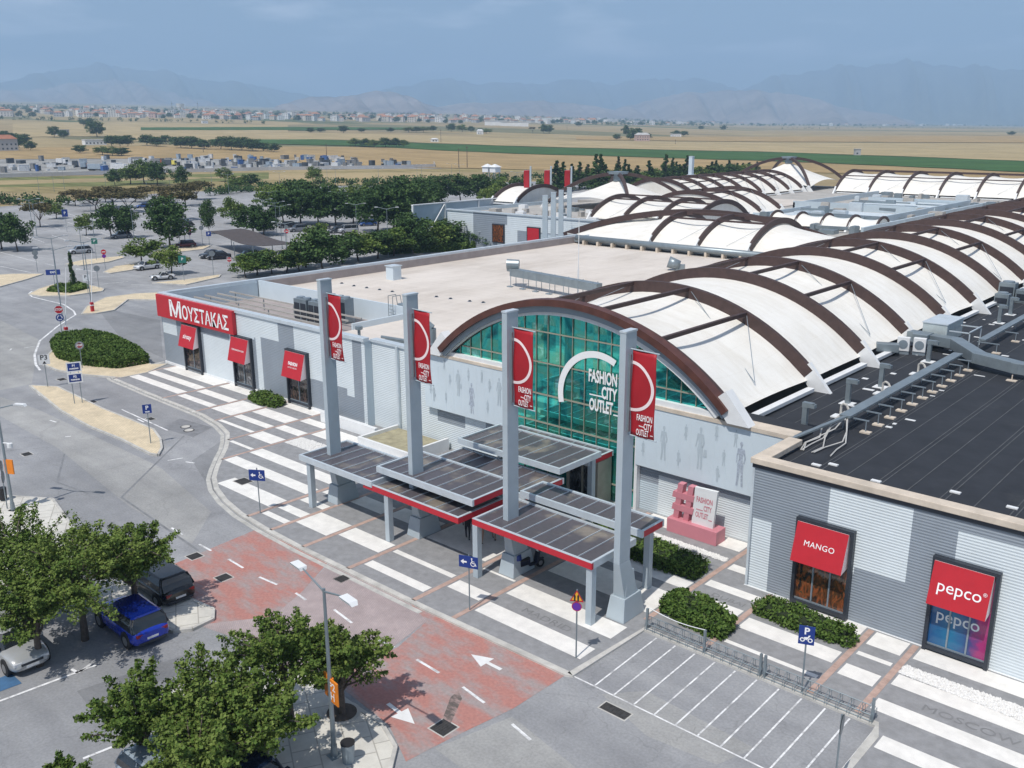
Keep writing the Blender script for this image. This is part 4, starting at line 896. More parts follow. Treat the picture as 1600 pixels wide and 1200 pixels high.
# glass: fan of quads under the arc down to base
gz = arc_pts(-45.2, -24.35, 7.35, 3.95, 48)
mb = MB()
for (xa, za), (xb, zb) in zip(gz[:-1], gz[1:]):
    mb.add([(xa, 43.9, 7.0), (xb, 43.9, 7.0), (xb, 43.9, zb), (xa, 43.9, za)], [(0, 1, 2, 3)])
mb.add([(-39.4, 43.9, .1), (-29.3, 43.9, .1), (-29.3, 43.9, 7.0), (-39.4, 43.9, 7.0)], [(0, 1, 2, 3)])
mb.build('glass_front', m_teal, eh)
mb = MB()
def arcz(x): return float(np.interp(x, [p[0] for p in gz], [p[1] for p in gz]))
for x in np.arange(-44.2, -24.6, .98):
    lo = .1 if -39.4 < x < -29.3 else 7.05; mb.box(x-.018, x+.018, 43.82, 43.88, lo, arcz(x))
for z in (7.35,): pass
for z, x0, x1 in [(8.0, -44.0, -25.6), (10.0, -40.5, -29.0)]: mb.box(x0, x1, 43.83, 43.87, z-.04, z+.04)
for z in (1.2, 4.0, 5.9): mb.box(-39.4, -29.3, 43.83, 43.87, z-.05, z+.05)
mb.build('mullion', m_mull, eh)
mb = MB(); arch_ring(mb, -45.6, -23.9, 7.25, 4.36, .34, 43.5, 43.95, n=40); mb.box(-45.6, -39.4, 43.6, 43.95, 7.15, 7.42); mb.box(-29.3, -24.1, 43.6, 43.95, 6.98, 7.30); mb.box(-39.5, -39.3, 43.6, 43.95, 0, 7.2); mb.box(-29.4, -29.2, 43.6, 43.95, 0, 7.1)
mb.build('arch_frame', m_white, eh, fix=True)
mb = MB(); arch_ring(mb, AX0+.35, AX1-.35, 7.25, 4.70, .42, 43.3, 44.3, n=40, trim=.02); mb.build('arch_soffit', m_steel, eh, fix=True)
mb = MB(); arch_ring(mb, AX0, AX1, 7.3, 5.05, .42, 43.05, 43.75, n=40, trim=.045); mb.build('arch_hood', m_brown2, eh, fix=True)
def foot_plate(mb, x, y, sgn, z=6.5, L=1.5, w=.5):
    # white steel shoe at a vault foot, leaning with the arch
    mb.add([(x+sgn*.95, y-w/2, z), (x-sgn*.35, y-w/2, z), (x-sgn*1.25, y-w/2, z+1.15), (x-sgn*.55, y-w/2, z+1.75),
            (x+sgn*.95, y+w/2, z), (x-sgn*.35, y+w/2, z), (x-sgn*1.25, y+w/2, z+1.15), (x-sgn*.55, y+w/2, z+1.75)],
           [(0, 1, 2, 3), (7, 6, 5, 4), (0, 4, 5, 1), (1, 5, 6, 2), (2, 6, 7, 3), (3, 7, 4, 0)])
for x_, s_, z_ in ((AX1-.1, 1, 6.98), (AX0+.1, -1, 7.1)):
    mb = MB(); foot_plate(mb, x_, 43.6, s_, z_, w=.75); mb.build('arch_shoe', m_white, eh, fix=True)
# logo on the glass
lg = MB(); cx, cz, R0 = -32.45, 6.40, 3.02
for k in range(44):
    a0 = math.radians(62+ (194-62)*k/44); a1 = math.radians(62+(194-62)*(k+1)/44)
    q = [(cx+r*math.cos(a), 43.78, cz+r*math.sin(a)) for r, a in ((R0, a0), (R0, a1), (R0-.42, a1), (R0-.42, a0))]
    lg.add(q, [(0, 1, 2, 3)])
lg.add([(-32.98, 43.78, 6.62), (-31.95, 43.78, 6.62), (-31.95, 43.78, 6.70), (-32.98, 43.78, 6.70)], [(0, 1, 2, 3)])
lg.add([(-31.15, 43.78, 5.65), (-30.72, 43.78, 5.65), (-30.72, 43.78, 5.73), (-31.15, 43.78, 5.73)], [(0, 1, 2, 3)])
lo = lg.build('logo_arc', m_letter, eh)
lettering('FASHION', .98, m_letter, lo, (-32.0, 43.77, 7.86), bold=.03, fit=(2.12, .82))
lettering('CITY', .98, m_letter, lo, (-31.48, 43.77, 6.94), bold=.035, fit=(1.15, .80))
lettering('OUTLET', .98, m_letter, lo, (-32.08, 43.77, 6.05), bold=.035, fit=(1.78, .80))
# doors lobby
mb = MB(); mb.box(-33.6, -31.2, 42.4, 43.8, 2.55, 3.0); mb.box(-33.6, -33.4, 42.4, 43.8, .1, 2.55); mb.box(-31.4, -31.2, 42.4, 43.8, .1, 2.55); mb.build('door_surround', mat('lobby_beige', (.38, .33, .27), .6), eh)
dr = MB().box(-33.4, -31.4, 42.5, 42.56, .1, 2.55).build('door', m_pane_g, eh); MB().box(-32.45, -32.35, 42.42, 42.5, .1, 2.55).build('stile', m_mull, dr)
# ---------------- vaulted membrane roofs
def vault(name, label, a0, a1, z0, rise, stations, axis='X', struts=True, first=1, adepth=.78, athick=.36, feet=(1, 1), plain_alt=True, dipk=1.0, gable=True, gutter=True, sstrut=(-.5, -.17, .17, .5)):
    """barrel of arches. axis 'X': arches span x a0..a1 at y stations"""
    W = (lambda a, q, z: (a, q, z)) if axis == 'X' else (lambda a, q, z: (q, a, z))
    mid = stations[len(stations)//2]; t = thing(name, W((a0+a1)/2, mid, 0), 0, label, 'vaulted roof')
    c = (a0+a1)/2; h = (a1-a0)/2; R = (h*h+rise*rise)/(2*rise); th = math.asin(h/R); zc = z0+rise-R
    for i, q in enumerate(stations):
        mb = MB(); arch_ring(mb, a0, a1, z0, rise, adepth, q-athick/2, q+athick/2, axis=axis, n=30, trim=.06)
        mb.build('arch', m_brown, t, fix=True)
    sh = MB()
    for q in stations:
        for s, xx, on in ((1, a1-.25, feet[1]), (-1, a0+.25, feet[0])):
            if not on: continue
            b = MB(); foot_plate(b, xx, q, s, z0-.75, w=.34); b.v = [W(*v) for v in b.v]; b.build('arch_shoe', m_white, t, fix=True)
    for i in range(len(stations)-1):
        q0, q1 = stations[i]+athick/2-.02, stations[i+1]-athick/2+.02; open_bay = (i % 2 == 0) if plain_alt else True
        mb = MB(); P = []
        nn = 16
        for k in range(29):
            tt = -th*.965+2*th*.965*k/28; row = []
            for j in range(nn+1):
                u = j/nn; s = math.sin(math.pi*u)
                dip = (.42 if open_bay else .07)*s*(.6+.4*math.cos(tt/th*1.4))*dipk
                r = R-adepth*.97-dip; row.append(W(c+r*math.sin(tt), q0+(q1-q0)*u, max(zc+r*math.cos(tt), z0-.15)))
            P.append(row)
        mb.grid(P, flip=(axis == 'X')); mb.build('membrane', m_mem, t, smooth=True)
        if struts and open_bay:
            b = MB(); w = MB()
            for f in sstrut:
                r = R-adepth*.18; A = W(c+r*math.sin(th*f*1.0), stations[i], zc+r*math.cos(th*f)); B = W(c+r*math.sin(th*f), stations[i+1], zc+r*math.cos(th*f))
                b.beam(A, B, .24, .24)
                # hanging wires
                f2 = .86 if f > 0 else -.86
                C = W(c+(R-.9)*math.sin(th*f2), stations[i]*.5+stations[i+1]*.5, zc+(R-.9)*math.cos(th*f2)); w.tube(B, C, .022, None, 4)
            b.build('strut', m_brown, t); w.build('wire', m_steel, t)
    if gutter:
        mb = MB()
        for s, xx, on in ((1, a1, feet[1]), (-1, a0, feet[0])):
            if not on: continue
            for i in range(len(stations)-1):
                q0, q1 = stations[i]+.7, stations[i+1]-.7
                xs = sorted([xx-s*.55, xx-s*.1]); 
                p = [W(xs[0], q0, z0-.62), W(xs[1], q0, z0-.62), W(xs[1], q1, z0-.62), W(xs[0], q1, z0-.62), W(xs[0], q0, z0-.40), W(xs[1], q0, z0-.40), W(xs[1], q1, z0-.40), W(xs[0], q1, z0-.40)]
                mb.add(p, [(0,3,2,1),(4,5,6,7),(0,1,5,4),(1,2,6,5),(2,3,7,6),(3,0,4,7)])
        mb.build('gutter', m_white, t, fix=True)
    for q in ((stations[0], stations[-1]) if gable else ()):
        ps = [(c+(R-adepth*.9)*math.sin(x_), zc+(R-adepth*.9)*math.cos(x_)) for x_ in np.linspace(-th*.97, th*.97, 25)]; mb = MB()
        for (xa, za), (xb, zb) in zip(ps[:-1], ps[1:]): mb.add([W(xa, q, z0-.6), W(xb, q, z0-.6), W(xb, q, zb), W(xa, q, za)], [(0, 1, 2, 3)])
        mb.build('gable_membrane', m_mem, t)
    return t
SP = 8.3
vault('vaulted_roof', 'main white membrane vault with dark brown arches running back from the entrance', AX0, AX1, 7.25, 4.9, [43.98]+[45.8+SP*i for i in range(1, 20)], sstrut=(-.55, -.2, .15, .5))
vault('vaulted_roof', 'white vault with brown arches beyond the beige roof, with the long skewed end arch', 108.6, 126.8, 6.95, 3.6, [-72.3, -64.8, -57.2], axis='Y', struts=True, plain_alt=False, sstrut=(-.35, .1))
vault('vaulted_roof', 'middle cluster of crossing brown arches over white membrane in front of the first cone', 132.5, 152.5, 6.9, 3.6, [-101, -94, -87, -80], axis='Y', plain_alt=False, sstrut=(-.35, .2), gutter=False)
vault('vaulted_roof', 'vault of brown arches between the middle cluster and the far cone, seen end on', -104+0, -82, 6.9, 4.0, [154, 162, 170], axis='X', plain_alt=False, sstrut=(-.2, .3), gutter=False)
vault('vaulted_roof', 'long row of close brown arches leading back to the far cone roof', -127, -105, 6.9, 4.6, [178+7.2*i for i in range(8)], axis='X', plain_alt=False, sstrut=(.1, .45))
vault('vaulted_roof', 'farthest long white vault running to the right edge with evenly spaced brown arches', 227.5, 250, 6.9, 4.8, [-97+8.2*i for i in range(14)], axis='Y', plain_alt=False, sstrut=(-.5, -.05, .3))
vault('vaulted_roof', 'small low white vault among the flat roofs in front of the far vault', 145.5, 152, 6.7, 2.0, [-73, -68.5, -64, -59.5, -55], axis='Y', plain_alt=False, struts=False, adepth=.4, athick=.25, gutter=False)
# skewed end arch of the side vault with its membrane
def skew_arch(parent, A, B, rise, depth=.85, thick=.45, n=32, name='arch'):
    A = Vector(A); B = Vector(B); L = (B-A).length; h = L/2; R = (h*h+rise*rise)/(2*rise); th = math.asin(h/R)
    d = (B-A).normalized(); nrm = Vector((0, 0, 1)).cross(d).normalized(); C = (A+B)/2+Vector((0, 0, rise-R)); V = []
    for t in np.linspace(-th, th, n+1):
        for r, q in ((R, -thick/2), (R, thick/2), (R-depth, thick/2), (R-depth, -thick/2)):
            V.append(C+d*(r*math.sin(t))+nrm*q+Vector((0, 0, r*math.cos(t))))
    F = []
    for i in range(n):
        b = 4*i
        for k in range(4): F.append((b+k, b+(k+1) % 4, b+4+(k+1) % 4, b+4+k))
    F += [(0, 1, 2, 3), (4*n+3, 4*n+2, 4*n+1, 4*n)]
    mb = MB(); mb.add(V, F); o = mb.build(name, m_brown, parent, fix=True)
    return [C+d*((R-depth*.95)*math.sin(t))+Vector((0, 0, (R-depth*.95)*math.cos(t))) for t in np.linspace(-th, th, n+1)]
t = thing('end_vault', (-84, 112, 0), 0, 'low white membrane bay with a long skewed brown arch beside the beige roof', 'vaulted roof')
ap = skew_arch(t, (-89.2, 111, 6.9), (-54, 126.5, 7.6), 3.6)
mb = MB(); P = []
c = 117.7; h = 9.1; R = (h*h+3.6**2)/(7.2); th = math.asin(h/R); zc = 6.95+3.6-R
for k in range(21):
    tt = -th*.97+th*1.6*k/20; y = c+(R-.5)*math.sin(tt); z = zc+(R-.5)*math.cos(tt); row = []
    s = max(0.0, min(1.0, (y-109)/17.5)); q = ap[int(s*(len(ap)-1)*.42)]
    for j in range(9):
        u = j/8; row.append((q.x+(-72.4-q.x)*u, q.y*(1-u)+y*u, (min(q.z, z+1) if k else 6.95)*(1-u)+z*u-.35*math.sin(math.pi*u)))
    P.append(row)
mb.grid(P); mb.build('membrane', m_mem, t, smooth=True)
mb = MB(); P = []
for k in range(21):
    tt = -th*.97+2*th*.97*k/20; y = c+(R-.95)*math.sin(tt); z = zc+(R-.95)*math.cos(tt); row = []
    for j in range(11):
        u = j/10; z2 = 7.0+(z-6.95)*.28; row.append((-57.0+10.8*u, y, z+(z2-z)*(u**.75)))
    P.append(row)
mb.grid(P); mb.build('membrane', m_mem, t, smooth=True)
# cone roofs: square tents hung from crossing arches
def cone_roof(cx, cy, s, z0, zt, label, rot=0.0):
    t = thing('cone_roof', (cx, cy, 0), 0, label, 'tent roof', 'cone shaped tent roofs')
    cs = [Vector((cx+s*math.cos(rot+math.pi/4+k*math.pi/2), cy+s*math.sin(rot+math.pi/4+k*math.pi/2), z0)) for k in range(4)]
    skew_arch(t, cs[0], cs[2], zt-z0+.9, .7, .5); skew_arch(t, cs[1], cs[3], zt-z0+.85, .7, .5)
    mb = MB(); P = []; n = 64
    for i in range(n+1):
        a = i/n*4; k = int(a) % 4; u = a-int(a); e = cs[k].lerp(cs[(k+1) % 4], u); e = e+Vector((cx-e.x, cy-e.y, 0))*.10*math.sin(math.pi*u); e.z = z0+.5+1.3*math.sin(math.pi*u)
        row = []
        for j in range(15):
            v = j/14; r = 1-v*.93; zz = e.z+(zt-1.0-e.z)*(v**1.55*.75+v*.25); row.append((cx+(e.x-cx)*r, cy+(e.y-cy)*r, zz))
        P.append(row)
    mb.grid(P); mb.build('membrane', m_mem, t, smooth=True)
    mb = MB(); mb.tube((cx, cy, zt-.9), (cx, cy, zt+.5), 1.0, 1.0, 12); mb.box(cx-1.6, cx+1.6, cy-1.6, cy+1.6, zt+.5, zt+1.0); mb.build('top_ring', m_galv, t)
    for k in range(4): mb = MB(); foot_plate(mb, cs[k].x, cs[k].y, 1 if cs[k].x > cx else -1, z0-.9); mb.build('arch_shoe', m_white, t, fix=True)
cone_roof(-115.0, 161, 15.5, 6.9, 12.4, 'nearer white cone tent roof under crossing brown arches, left of centre', 0)
cone_roof(-116.5, 242, 17.5, 6.9, 13.4, 'farther white cone tent roof under crossing brown arches, near the far vault', 0)
vault('vaulted_roof', 'small white vault on the left flank of the nearer cone roof', 150, 168, 6.9, 3.4, [-141, -134], axis='Y', plain_alt=False, struts=False)
# ---------------- flat roofs of the rest of the mall
mr = thing('mall_block', (-60, 170, 0), 0, 'flat roofed centre of the mall with pale parapets between the vaults', 'building')
mb = MB(); mb.box(-82, -46.8, 127.3, 227, 0, 6.2); mb.box(-104.5, -82, 172, 227, 0, 6.2); mb.box(-128.5, -82, 108.6+19, 172, 0, 6.1); mb.box(-84.6, -46.8, 108.6, 127.3, 0, 6.15); mb.box(-104.6, -46.8, 227, 252, 0, 6.18)
mb.box(-134, -104.5, 172, 255, 0, 6.12); mb.box(-46.8, 20, 225, 252, 0, 6.16); mb.build('roof', m_roofgrey, mr)
mb = MB()
for x0, x1, y0, y1, z in [(-86, -58, 182, 182.4, 7.6), (-58.6, -58.2, 158, 204, 7.8), (-86, -85.6, 182, 227, 7.3), (-79, -59, 203.6, 204, 7.5), (-81.6, -81.2, 153, 180, 7.0), (-81.6, -52, 156.6, 157, 7.2), (-104, -86, 176, 176.4, 7.2), (-55, -54.6, 140, 204, 7.6)]: mb.box(x0, x1, y0, y1, 6.0, z)
mb.build('parapet', m_clad_b, mr)
mb = MB(); mb.box(-76, -60, 184, 203, 6.2, 6.9); mb.box(-80, -62, 160, 178, 6.2, 6.5); mb.mi = 1; mb.box(-102, -88, 180, 200, 6.2, 6.4); mb.build('roof_deck', [m_clad_l, m_roofbg], mr)
mb = MB(); rg = random.Random(8)
for k in range(60):
    x = rg.uniform(-84, -50); y = rg.uniform(129, 224); w = rg.uniform(.6, 2.6); d = rg.uniform(.6, 2.2)
    mb = MB(); h_ = rg.uniform(.5, 1.7); mb.box(x, x+w, y, y+d, 6.2, 6.2+h_); mb.box(x+.1, x+w-.1, y+.1, y+d-.1, 6.2+h_, 6.3+h_); mb.build('rooftop_machine', [m_galv, m_coping, m_roofgrey][rg.randrange(3)], mr)
for k in range(16):
    y = rg.uniform(130, 220); x = rg.uniform(-84, -60); mb = MB(); mb.beam((x, y, 6.9), (x+rg.uniform(5, 14), y+rg.uniform(-1, 1), 6.9), .5, .5); mb.build('rooftop_duct', m_galv, mr)
# eaves pipe along the side vault
t = thing('roof_pipe', (-70, 107.4, 6.2), 0, 'long grey insulated pipe on feet between the beige roof and side vault', 'pipe')
mb = MB(); mb.tube((-83.5, 107.0, 6.9), (-48, 106.6, 6.9), .42, None, 12); mb.build('pipe', m_galv, t, smooth=True)
for k in range(14): MB().box(-82+k*2.5, -81.7+k*2.5, 106.4, 107.4, 6.0, 6.6).build('foot', m_beige, t)
mb = MB(); mb.box(-84.3, -47, 107.5, 108.5, 6.2, 6.75); mb.build('curb', m_steel, t)
# beige roof furniture
for k, (px, py) in enumerate([(534, 443), (553, 447), (573, 450), (593, 453), (613, 456), (637, 460), (682, 464), (704, 467), (734, 471), (755, 473)]):
    x, y = G(px, py, 6.0); t = lthing('roof_drain', (x, y, 6.0), 0, 'small dark round roof drain in the row across the beige roof, %s from the left' % ['first', 'second', 'third', 'fourth', 'fifth', 'sixth', 'seventh', 'eighth', 'ninth', 'tenth'][k], 'roof drain', 'row of roof drains')
    MB().tube((0, 0, 0), (0, 0, .12), .16, .12, 10).build('dome', m_frame, t); MB().tube((0, 0, 0), (0, 0, .02), .24, .24, 12).build('collar', m_steel, t)
t = thing('roof_duct', (-62, 72.5, 6.25), 0, 'galvanised duct with a hooded end standing on legs on the beige roof', 'air duct')
mb = MB(); mb.beam((-65.7, 73.2, 7.55), (-53, 71.6, 7.45), .8, .8); mb.tube((-66.0, 73.3, 7.6), (-66.0, 73.3, 8.2), .45, .5, 10); mb.tube((-66.3, 73.0, 8.35), (-65.2, 73.7, 8.35), .55, .5, 12); mb.build('duct', m_galv, t)
mb = MB()
for k in range(7):
    mb = MB(); x = -65.6+k*2.0; y = 73.2-k*.25; mb.box(x, x+.05, y-.45, y-.4, 6.0, 7.95); mb.box(x, x+.05, y+.4, y+.45, 6.0, 7.95); mb.box(x-.3, x+.3, y-.7, y-.3, 6.0, 6.1); mb.build('leg', m_steel, t)
t = lthing('roof_mast', (-57.3, 73.8, 6.0), 0, 'tall thin white lightning mast standing on the beige roof', 'mast')
MB().tube((0, 0, 0), (0, 0, 2.6), .09, .09, 8).build('lower_pole', m_white, t)
o = MB().tube((0, 0, 2.6), (0, 0, 7.7), .05, .03, 8).build('upper_pole', m_white, t)
for i, (px, py) in enumerate([(1062, 412)]):
    x, y = G(px, py, 6.8); t = lthing('roof_cowl', (x, y, 6.0), .4, 'round mouthed galvanised cowl at the edge of the beige roof by the main vault', 'vent')
    o = MB().tube((0, 0, .6), (-1.3, -.2, 1.0), .55, .7, 14).build('cowl', m_galv, t, smooth=True)
    o = MB().box(-.4, .6, -.4, .4, 0, .7).build('base', m_galv, t)
t = lthing('roof_hatch', (*G(615, 424, 6.9), 6.0), 0, 'pale boxy roof hatch against the far parapet of the beige roof', 'roof hatch')
o = MB().box(-.6, .6, -.6, .6, 0, 1.5).build('box', m_panel, t)
o = MB().box(-.7, .7, -.7, .7, 1.5, 1.6).build('lid', m_coping, t)
t = thing('outlet_pipe', (-51.5, 45.4, 6.25), 0, 'galvanised gooseneck pipe beside the left foot of the entrance arch', 'vent pipe')
mb = MB(); mb.path([(-49.7, 46.4, 6.25), (-49.7, 46.4, 8.0), (-50.1, 46.2, 8.35), (-50.6, 46.0, 8.1)], .28, 8); mb.build('pipe', m_galv, t)
mb = MB(); mb.path([(-56.5, 44.9, 6.3), (-56.5, 44.9, 7.3)], .12, 8); mb.tube((-56.5, 44.9, 7.2), (-56.5, 44.9, 7.45), .3, .3, 8); mb.path([(-54.5, 45.5, 6.8), (-46.8, 46.2, 6.9)], .12, 8); mb.path([(-54.5, 45.9, 6.5), (-46.8, 46.6, 6.6)], .1, 8); mb.build('branch', m_galv, t)
# ---------------- building at the back left with its screen wall
bn = thing('shop_building', (-114, 127.5, 0), 0, 'small grey clad building beyond the beige roof with two dark red posters', 'building')
NY = 127.3; nx0, nx1 = -131.2, -92
mb = MB(); mb.mi = 2; mb.box(nx0, nx1, NY, NY+.4, 0, 6.9); mb.box(nx0, nx0+.4, NY+.4, 165, 0, 6.9)
ribwall(mb, 'Y', NY, nx0, nx1, .2, 6.9, [(nx0, -124.2, 2.5, 6.9, 0), (nx0, -124.2, 0, 2.5, 2), (-115.5, -92, 4.2, 6.9, 0), (-118, -113, 0, 5, 0), (-108, -92, 0, 4, 2)], pitch=.35)
mb.build('wall', clad_mats(), bn)
MB().box(nx0-.2, nx1, NY-.2, NY+.6, 6.9, 7.15).build('coping', m_coping, bn); MB().box(nx0+.4, nx1, NY+.6, 165, 5.8, 6.2).build('roof', m_roofgrey, bn)
for (px, w, m) in ((778, 3.0, m_pane_o), (833, 3.1, m_red)):
    x, z = onY(px, 363, NY-.3); fr = MB(); fr.box(x-w/2, x+w/2, NY-.3, NY-.05, 1.6, 5.1); f = fr.build('poster_frame', m_frame, bn); MB().box(x-w/2+.2, x+w/2-.2, NY-.33, NY-.3, 1.8, 4.9).build('poster', m, f)
mb = MB(); rg = random.Random(4)
for k in range(34):
    x = rg.uniform(-128, -96); y = rg.uniform(129, 150); mb = MB(); mb.box(x, x+rg.uniform(.5, 2), y, y+rg.uniform(.5, 2), 6.2, 6.2+rg.uniform(.3, 1.3)); mb.build('rooftop_machine', [m_galv, m_white, m_roofgrey][rg.randrange(3)], bn)
sw = thing('screen_wall', (-141, 140, 0), 0, 'tall blue grey metal screen wall with a diagonal brace behind the trees', 'wall')
mb = MB(); mb.box(-141.2, -140.9, 127, 166, 0, 7.2); mb.build('sheet', m_clad_b, sw)
mb = MB()
for y in (127, 136, 146, 156, 166): mb.box(-140.9, -140.6, y-.15, y+.15, 0, 7.3)
mb.beam((-140.5, 135.6, 7), (-139.5, 129.0, .5), .2, .2); mb.box(-141.3, -140.6, 127, 166, 7.2, 7.4); mb.build('post', m_white, sw)
# ================================================================ PILLARS WITH BANNERS
def pillar(x, label):
    t = lthing('banner_pillar', (0, 0, 0), 0, label, 'pillar', 'four tall banner pillars before the entrance')
    mb = MB(); mb.frus((-.62, .42, -.30, 1.42), (-.50, .32, -.12, 1.22), 0, 1.15); mb.build('base', m_pillar, t, bevel=.02)
    mb = MB(); mb.frus((-.40, .24, -.02, 1.08), (-.18, .16, -.40, .43), 1.15, 3.0); mb.frus((-.40, .26, .0, .9), (-.0, .175, .3, .78), 1.15, 2.4); mb.frus((-.18, .16, -.40, .43), (-.17, .155, -.40, .41), 3.0, 13.85)
    mb.build('shaft', m_pillar, t, bevel=.015)
    MB().box(-.19, .18, -.42, .43, 13.85, 13.93).build('cap', m_coping, t)
    # banner, slightly bellied cloth in the x-z plane
    P = []; n = 20; k = 8
    for i in range(n+1):
        v = i/n; z = 13.1-3.85*v; row = []
        for j in range(k+1):
            u = j/k; bx = .26+1.22*u*(1-.02*math.sin(math.pi*v)); by = .02-.14*math.sin(math.pi*v)*(.3+.7*u)+.03*math.sin(v*9+u*4)
            row.append((bx+.10*math.sin(math.pi*v)*u, by, z-.05*u))
        P.append(row)
    mb = MB(); mb.grid(P); b = mb.build('banner', m_redb, t, smooth=True)
    so_ = b.modifiers.new('s', 'SOLIDIFY'); so_.thickness = .02; so_.offset = 1
    def surf(u, v):
        return Vector((.26+1.22*u+.10*math.sin(math.pi*v)*u, .02-.14*math.sin(math.pi*v)*(.3+.7*u)+.03*math.sin(v*9+u*4)-.035, 13.1-3.85*v-.05*u))
    mb = MB(); 
    for a in range(30):
        a0 = -math.pi/2+math.pi*a/30; a1 = a0+math.pi/30; q = []
        for r, an in ((1.13, a0), (1.13, a1), (.99, a1), (.99, a0)):
            q.append(surf(r*math.cos(an)/1.22, (1.62-r*math.sin(an))/3.85))
        mb.add(q, [(0, 1, 2, 3)])
    for (u0, u1, v) in ((.36, .62, .872), (.86, .97, .952)):
        mb.add([surf(u0, v), surf(u1, v), surf(u1, v-.012), surf(u0, v-.012)], [(0, 1, 2, 3)])
    mb.build('ring_print', m_pale, b)
    for s_, u, v, sz in (('FASHION', .62, .755, .80), ('CITY', .79, .843, .42), ('OUTLET', .56, .931, .64)):
        p = surf(u, v); lettering(s_, .4, m_letter, b, (p.x, p.y-.06, p.z), bold=.006, fit=(sz, .29))
    mb = MB()
    for z in (13.12, 9.22): mb.tube((.14, .0, z), (1.62, .0, z-.03), .03, None, 8)
    mb.build('rail', m_pillar, t)
    MB().box(.155, .26, -.16, -.05, 9.4, 12.9).build('bracket', m_galv, t)
    return t
pl0 = pillar(0, 'nearest of the four tall grey banner pillars, right of the glass front logo')
PXS = [(-22.4, 32.45), (-29.25, 32.4), (-36.35, 32.4), (-43.75, 32.4)]
PLB = ['nearest, rightmost of the four tall grey banner pillars', 'second tall banner pillar from the right, in front of the teal glass', 'third tall banner pillar from the right, before the left printed panel', 'farthest, leftmost tall banner pillar, before the grey cladding']
for i, (x, y) in enumerate(PXS):
    p = pl0 if i == 0 else copy_tree(pl0); p.location = (x, y, PZ); p['label'] = PLB[i]
# side entrance pillars and far pillars
p5 = [(-92.9, 110.5), (-95.6, 115.8), (-98.4, 121.2), (-101.2, 126.6)]
for i, (px, py) in enumerate([(852, 304), (865, 300), (877, 296), (890, 292)]):
    g = G(px, py, 13.2); d = math.hypot(*g); 
    p = copy_tree(pl0); k = (22.5-12.3)/(22.5-13.2); p.location = (g[0]*k, g[1]*k, -1.7); p.rotation_euler = (0, 0, math.radians(118)); 
    p['label'] = ['first side entrance banner pillar, beside the second dark red poster', 'second side entrance banner pillar beyond the beige roof', 'third side entrance banner pillar beyond the beige roof', 'fourth side entrance banner pillar, next to the skewed arch'][i]
    p['group'] = 'side entrance banner pillars'
for i, (px, py) in enumerate([(829, 260), (861, 260), (893, 260)]):
    g = G(px, py, 13.9); p = copy_tree(pl0); p.location = (g[0], g[1], 0); p.rotation_euler = (0, 0, math.radians(215)); p.scale = (1, 1, 1)
    p['label'] = ['leftmost of three distant pillars with red banners in the far car park', 'middle of three distant pillars with red banners in the far car park', 'rightmost of three distant pillars with red banners, behind the small arch'][i]
    p['group'] = 'distant banner pillars'
t = thing('service_tower', (*G(1079, 283, 6), 0), 0, 'slim pale blue square tower standing before the dark cypresses', 'tower')
x, y = G(1079, 283, 6); 
mb = MB(); mb.box(x-.6, x+.6, y-.6, y+.6, 0, 13.3); mb.build('shaft', m_panel, t); MB().box(x-.9, x+.9, y-.9, y+.9, 6, 8).build('collar', m_coping, t); MB().box(x-.65, x+.65, y-.65, y+.65, 13.3, 13.5).build('cap', m_coping, t)
t = thing('service_tower', (-64.5, 204, 0), 0, 'low pale service building with glazed top beyond the long row of arches', 'building')
x, y = G(1050, 300, 7); mb = MB(); mb.box(x-2, x+9, y, y+60, 0, 7.2); mb.build('wall', m_panel, t); MB().box(x-2.3, x+9.3, y-.3, y+60.3, 7.2, 7.5).build('roof', m_coping, t); t.name = 'service_building'; t.location = (x, y, 0)
for ch in t.children: ch.location = -Vector((x, y, 0))
# ================================================================ ENTRANCE CANOPIES
def canopy(label, x0, x1, y0, y1, z, trims, posts=(), n=7):
    """flat canopy: sheet with raised seams in a frame; trims = {'front','right','left','back'} that are red"""
    t = thing('canopy', (x0, y0, 0), 0, label, 'canopy', 'flat entrance canopies')
    MB().box(x0+.1, x1-.1, y0+.1, y1-.1, z-.10, z-.03).build('roof_panel', m_tin, t)
    mb = MB()
    for i in range(1, n): xx = x0+(x1-x0)*i/n; mb.box(xx-.013, xx+.013, y0+.1, y1-.1, z-.03, z+.03)
    mb.build('seam', m_coping, t)
    for side, (a, b, c, d) in {'front': (x0, x1, y0, y0+.14), 'back': (x0, x1, y1-.14, y1), 'left': (x0, x0+.14, y0+.14, y1-.14), 'right': (x1-.14, x1, y0+.14, y1-.14)}.items():
        red = side in trims; mb = MB(); mb.mi = 1 if red else 0; mb.box(a, b, c, d, z-.30, z+.02); mb.mi = 0; mb.box(a, b, c, d, z+.021, z+.05)
        mb.build('fascia', [m_coping, m_redtrim], t)
    mb = MB()
    for i in range(3): xx = x0+(x1-x0)*(i+.5)/3; mb.box(xx-.06, xx+.06, y0+.15, y1-.15, z-.28, z-.11)
    mb.build('rafter', m_steel, t)
    for (px, py) in posts:
        MB().box(px-.17, px+.17, py-.17, py+.17, PZ, z-.30).build('post', m_pillar, t, bevel=.01)
    return t
canopy('left front canopy with pale trim around the farthest pillar', -45.0, -38.2, 30.7, 34.4, 3.35, [], [(-44.3, 31.0)])
canopy('low red edged front canopy second from the left', -39.0, -31.4, 30.75, 34.3, 3.15, ['front', 'right'], [(-37.1, 30.95)], 8)
canopy('raised canopy with pale front and red right edge around the second left pillar', -38.7, -31.1, 31.5, 35.0, 3.95, ['right'], [], 8)
canopy('right front canopy with red front edge around the nearest pillar', -30.6, -23.0, 30.95, 34.5, 3.3, ['front'], [(-30.4, 31.1), (-23.2, 31.2)], 8)
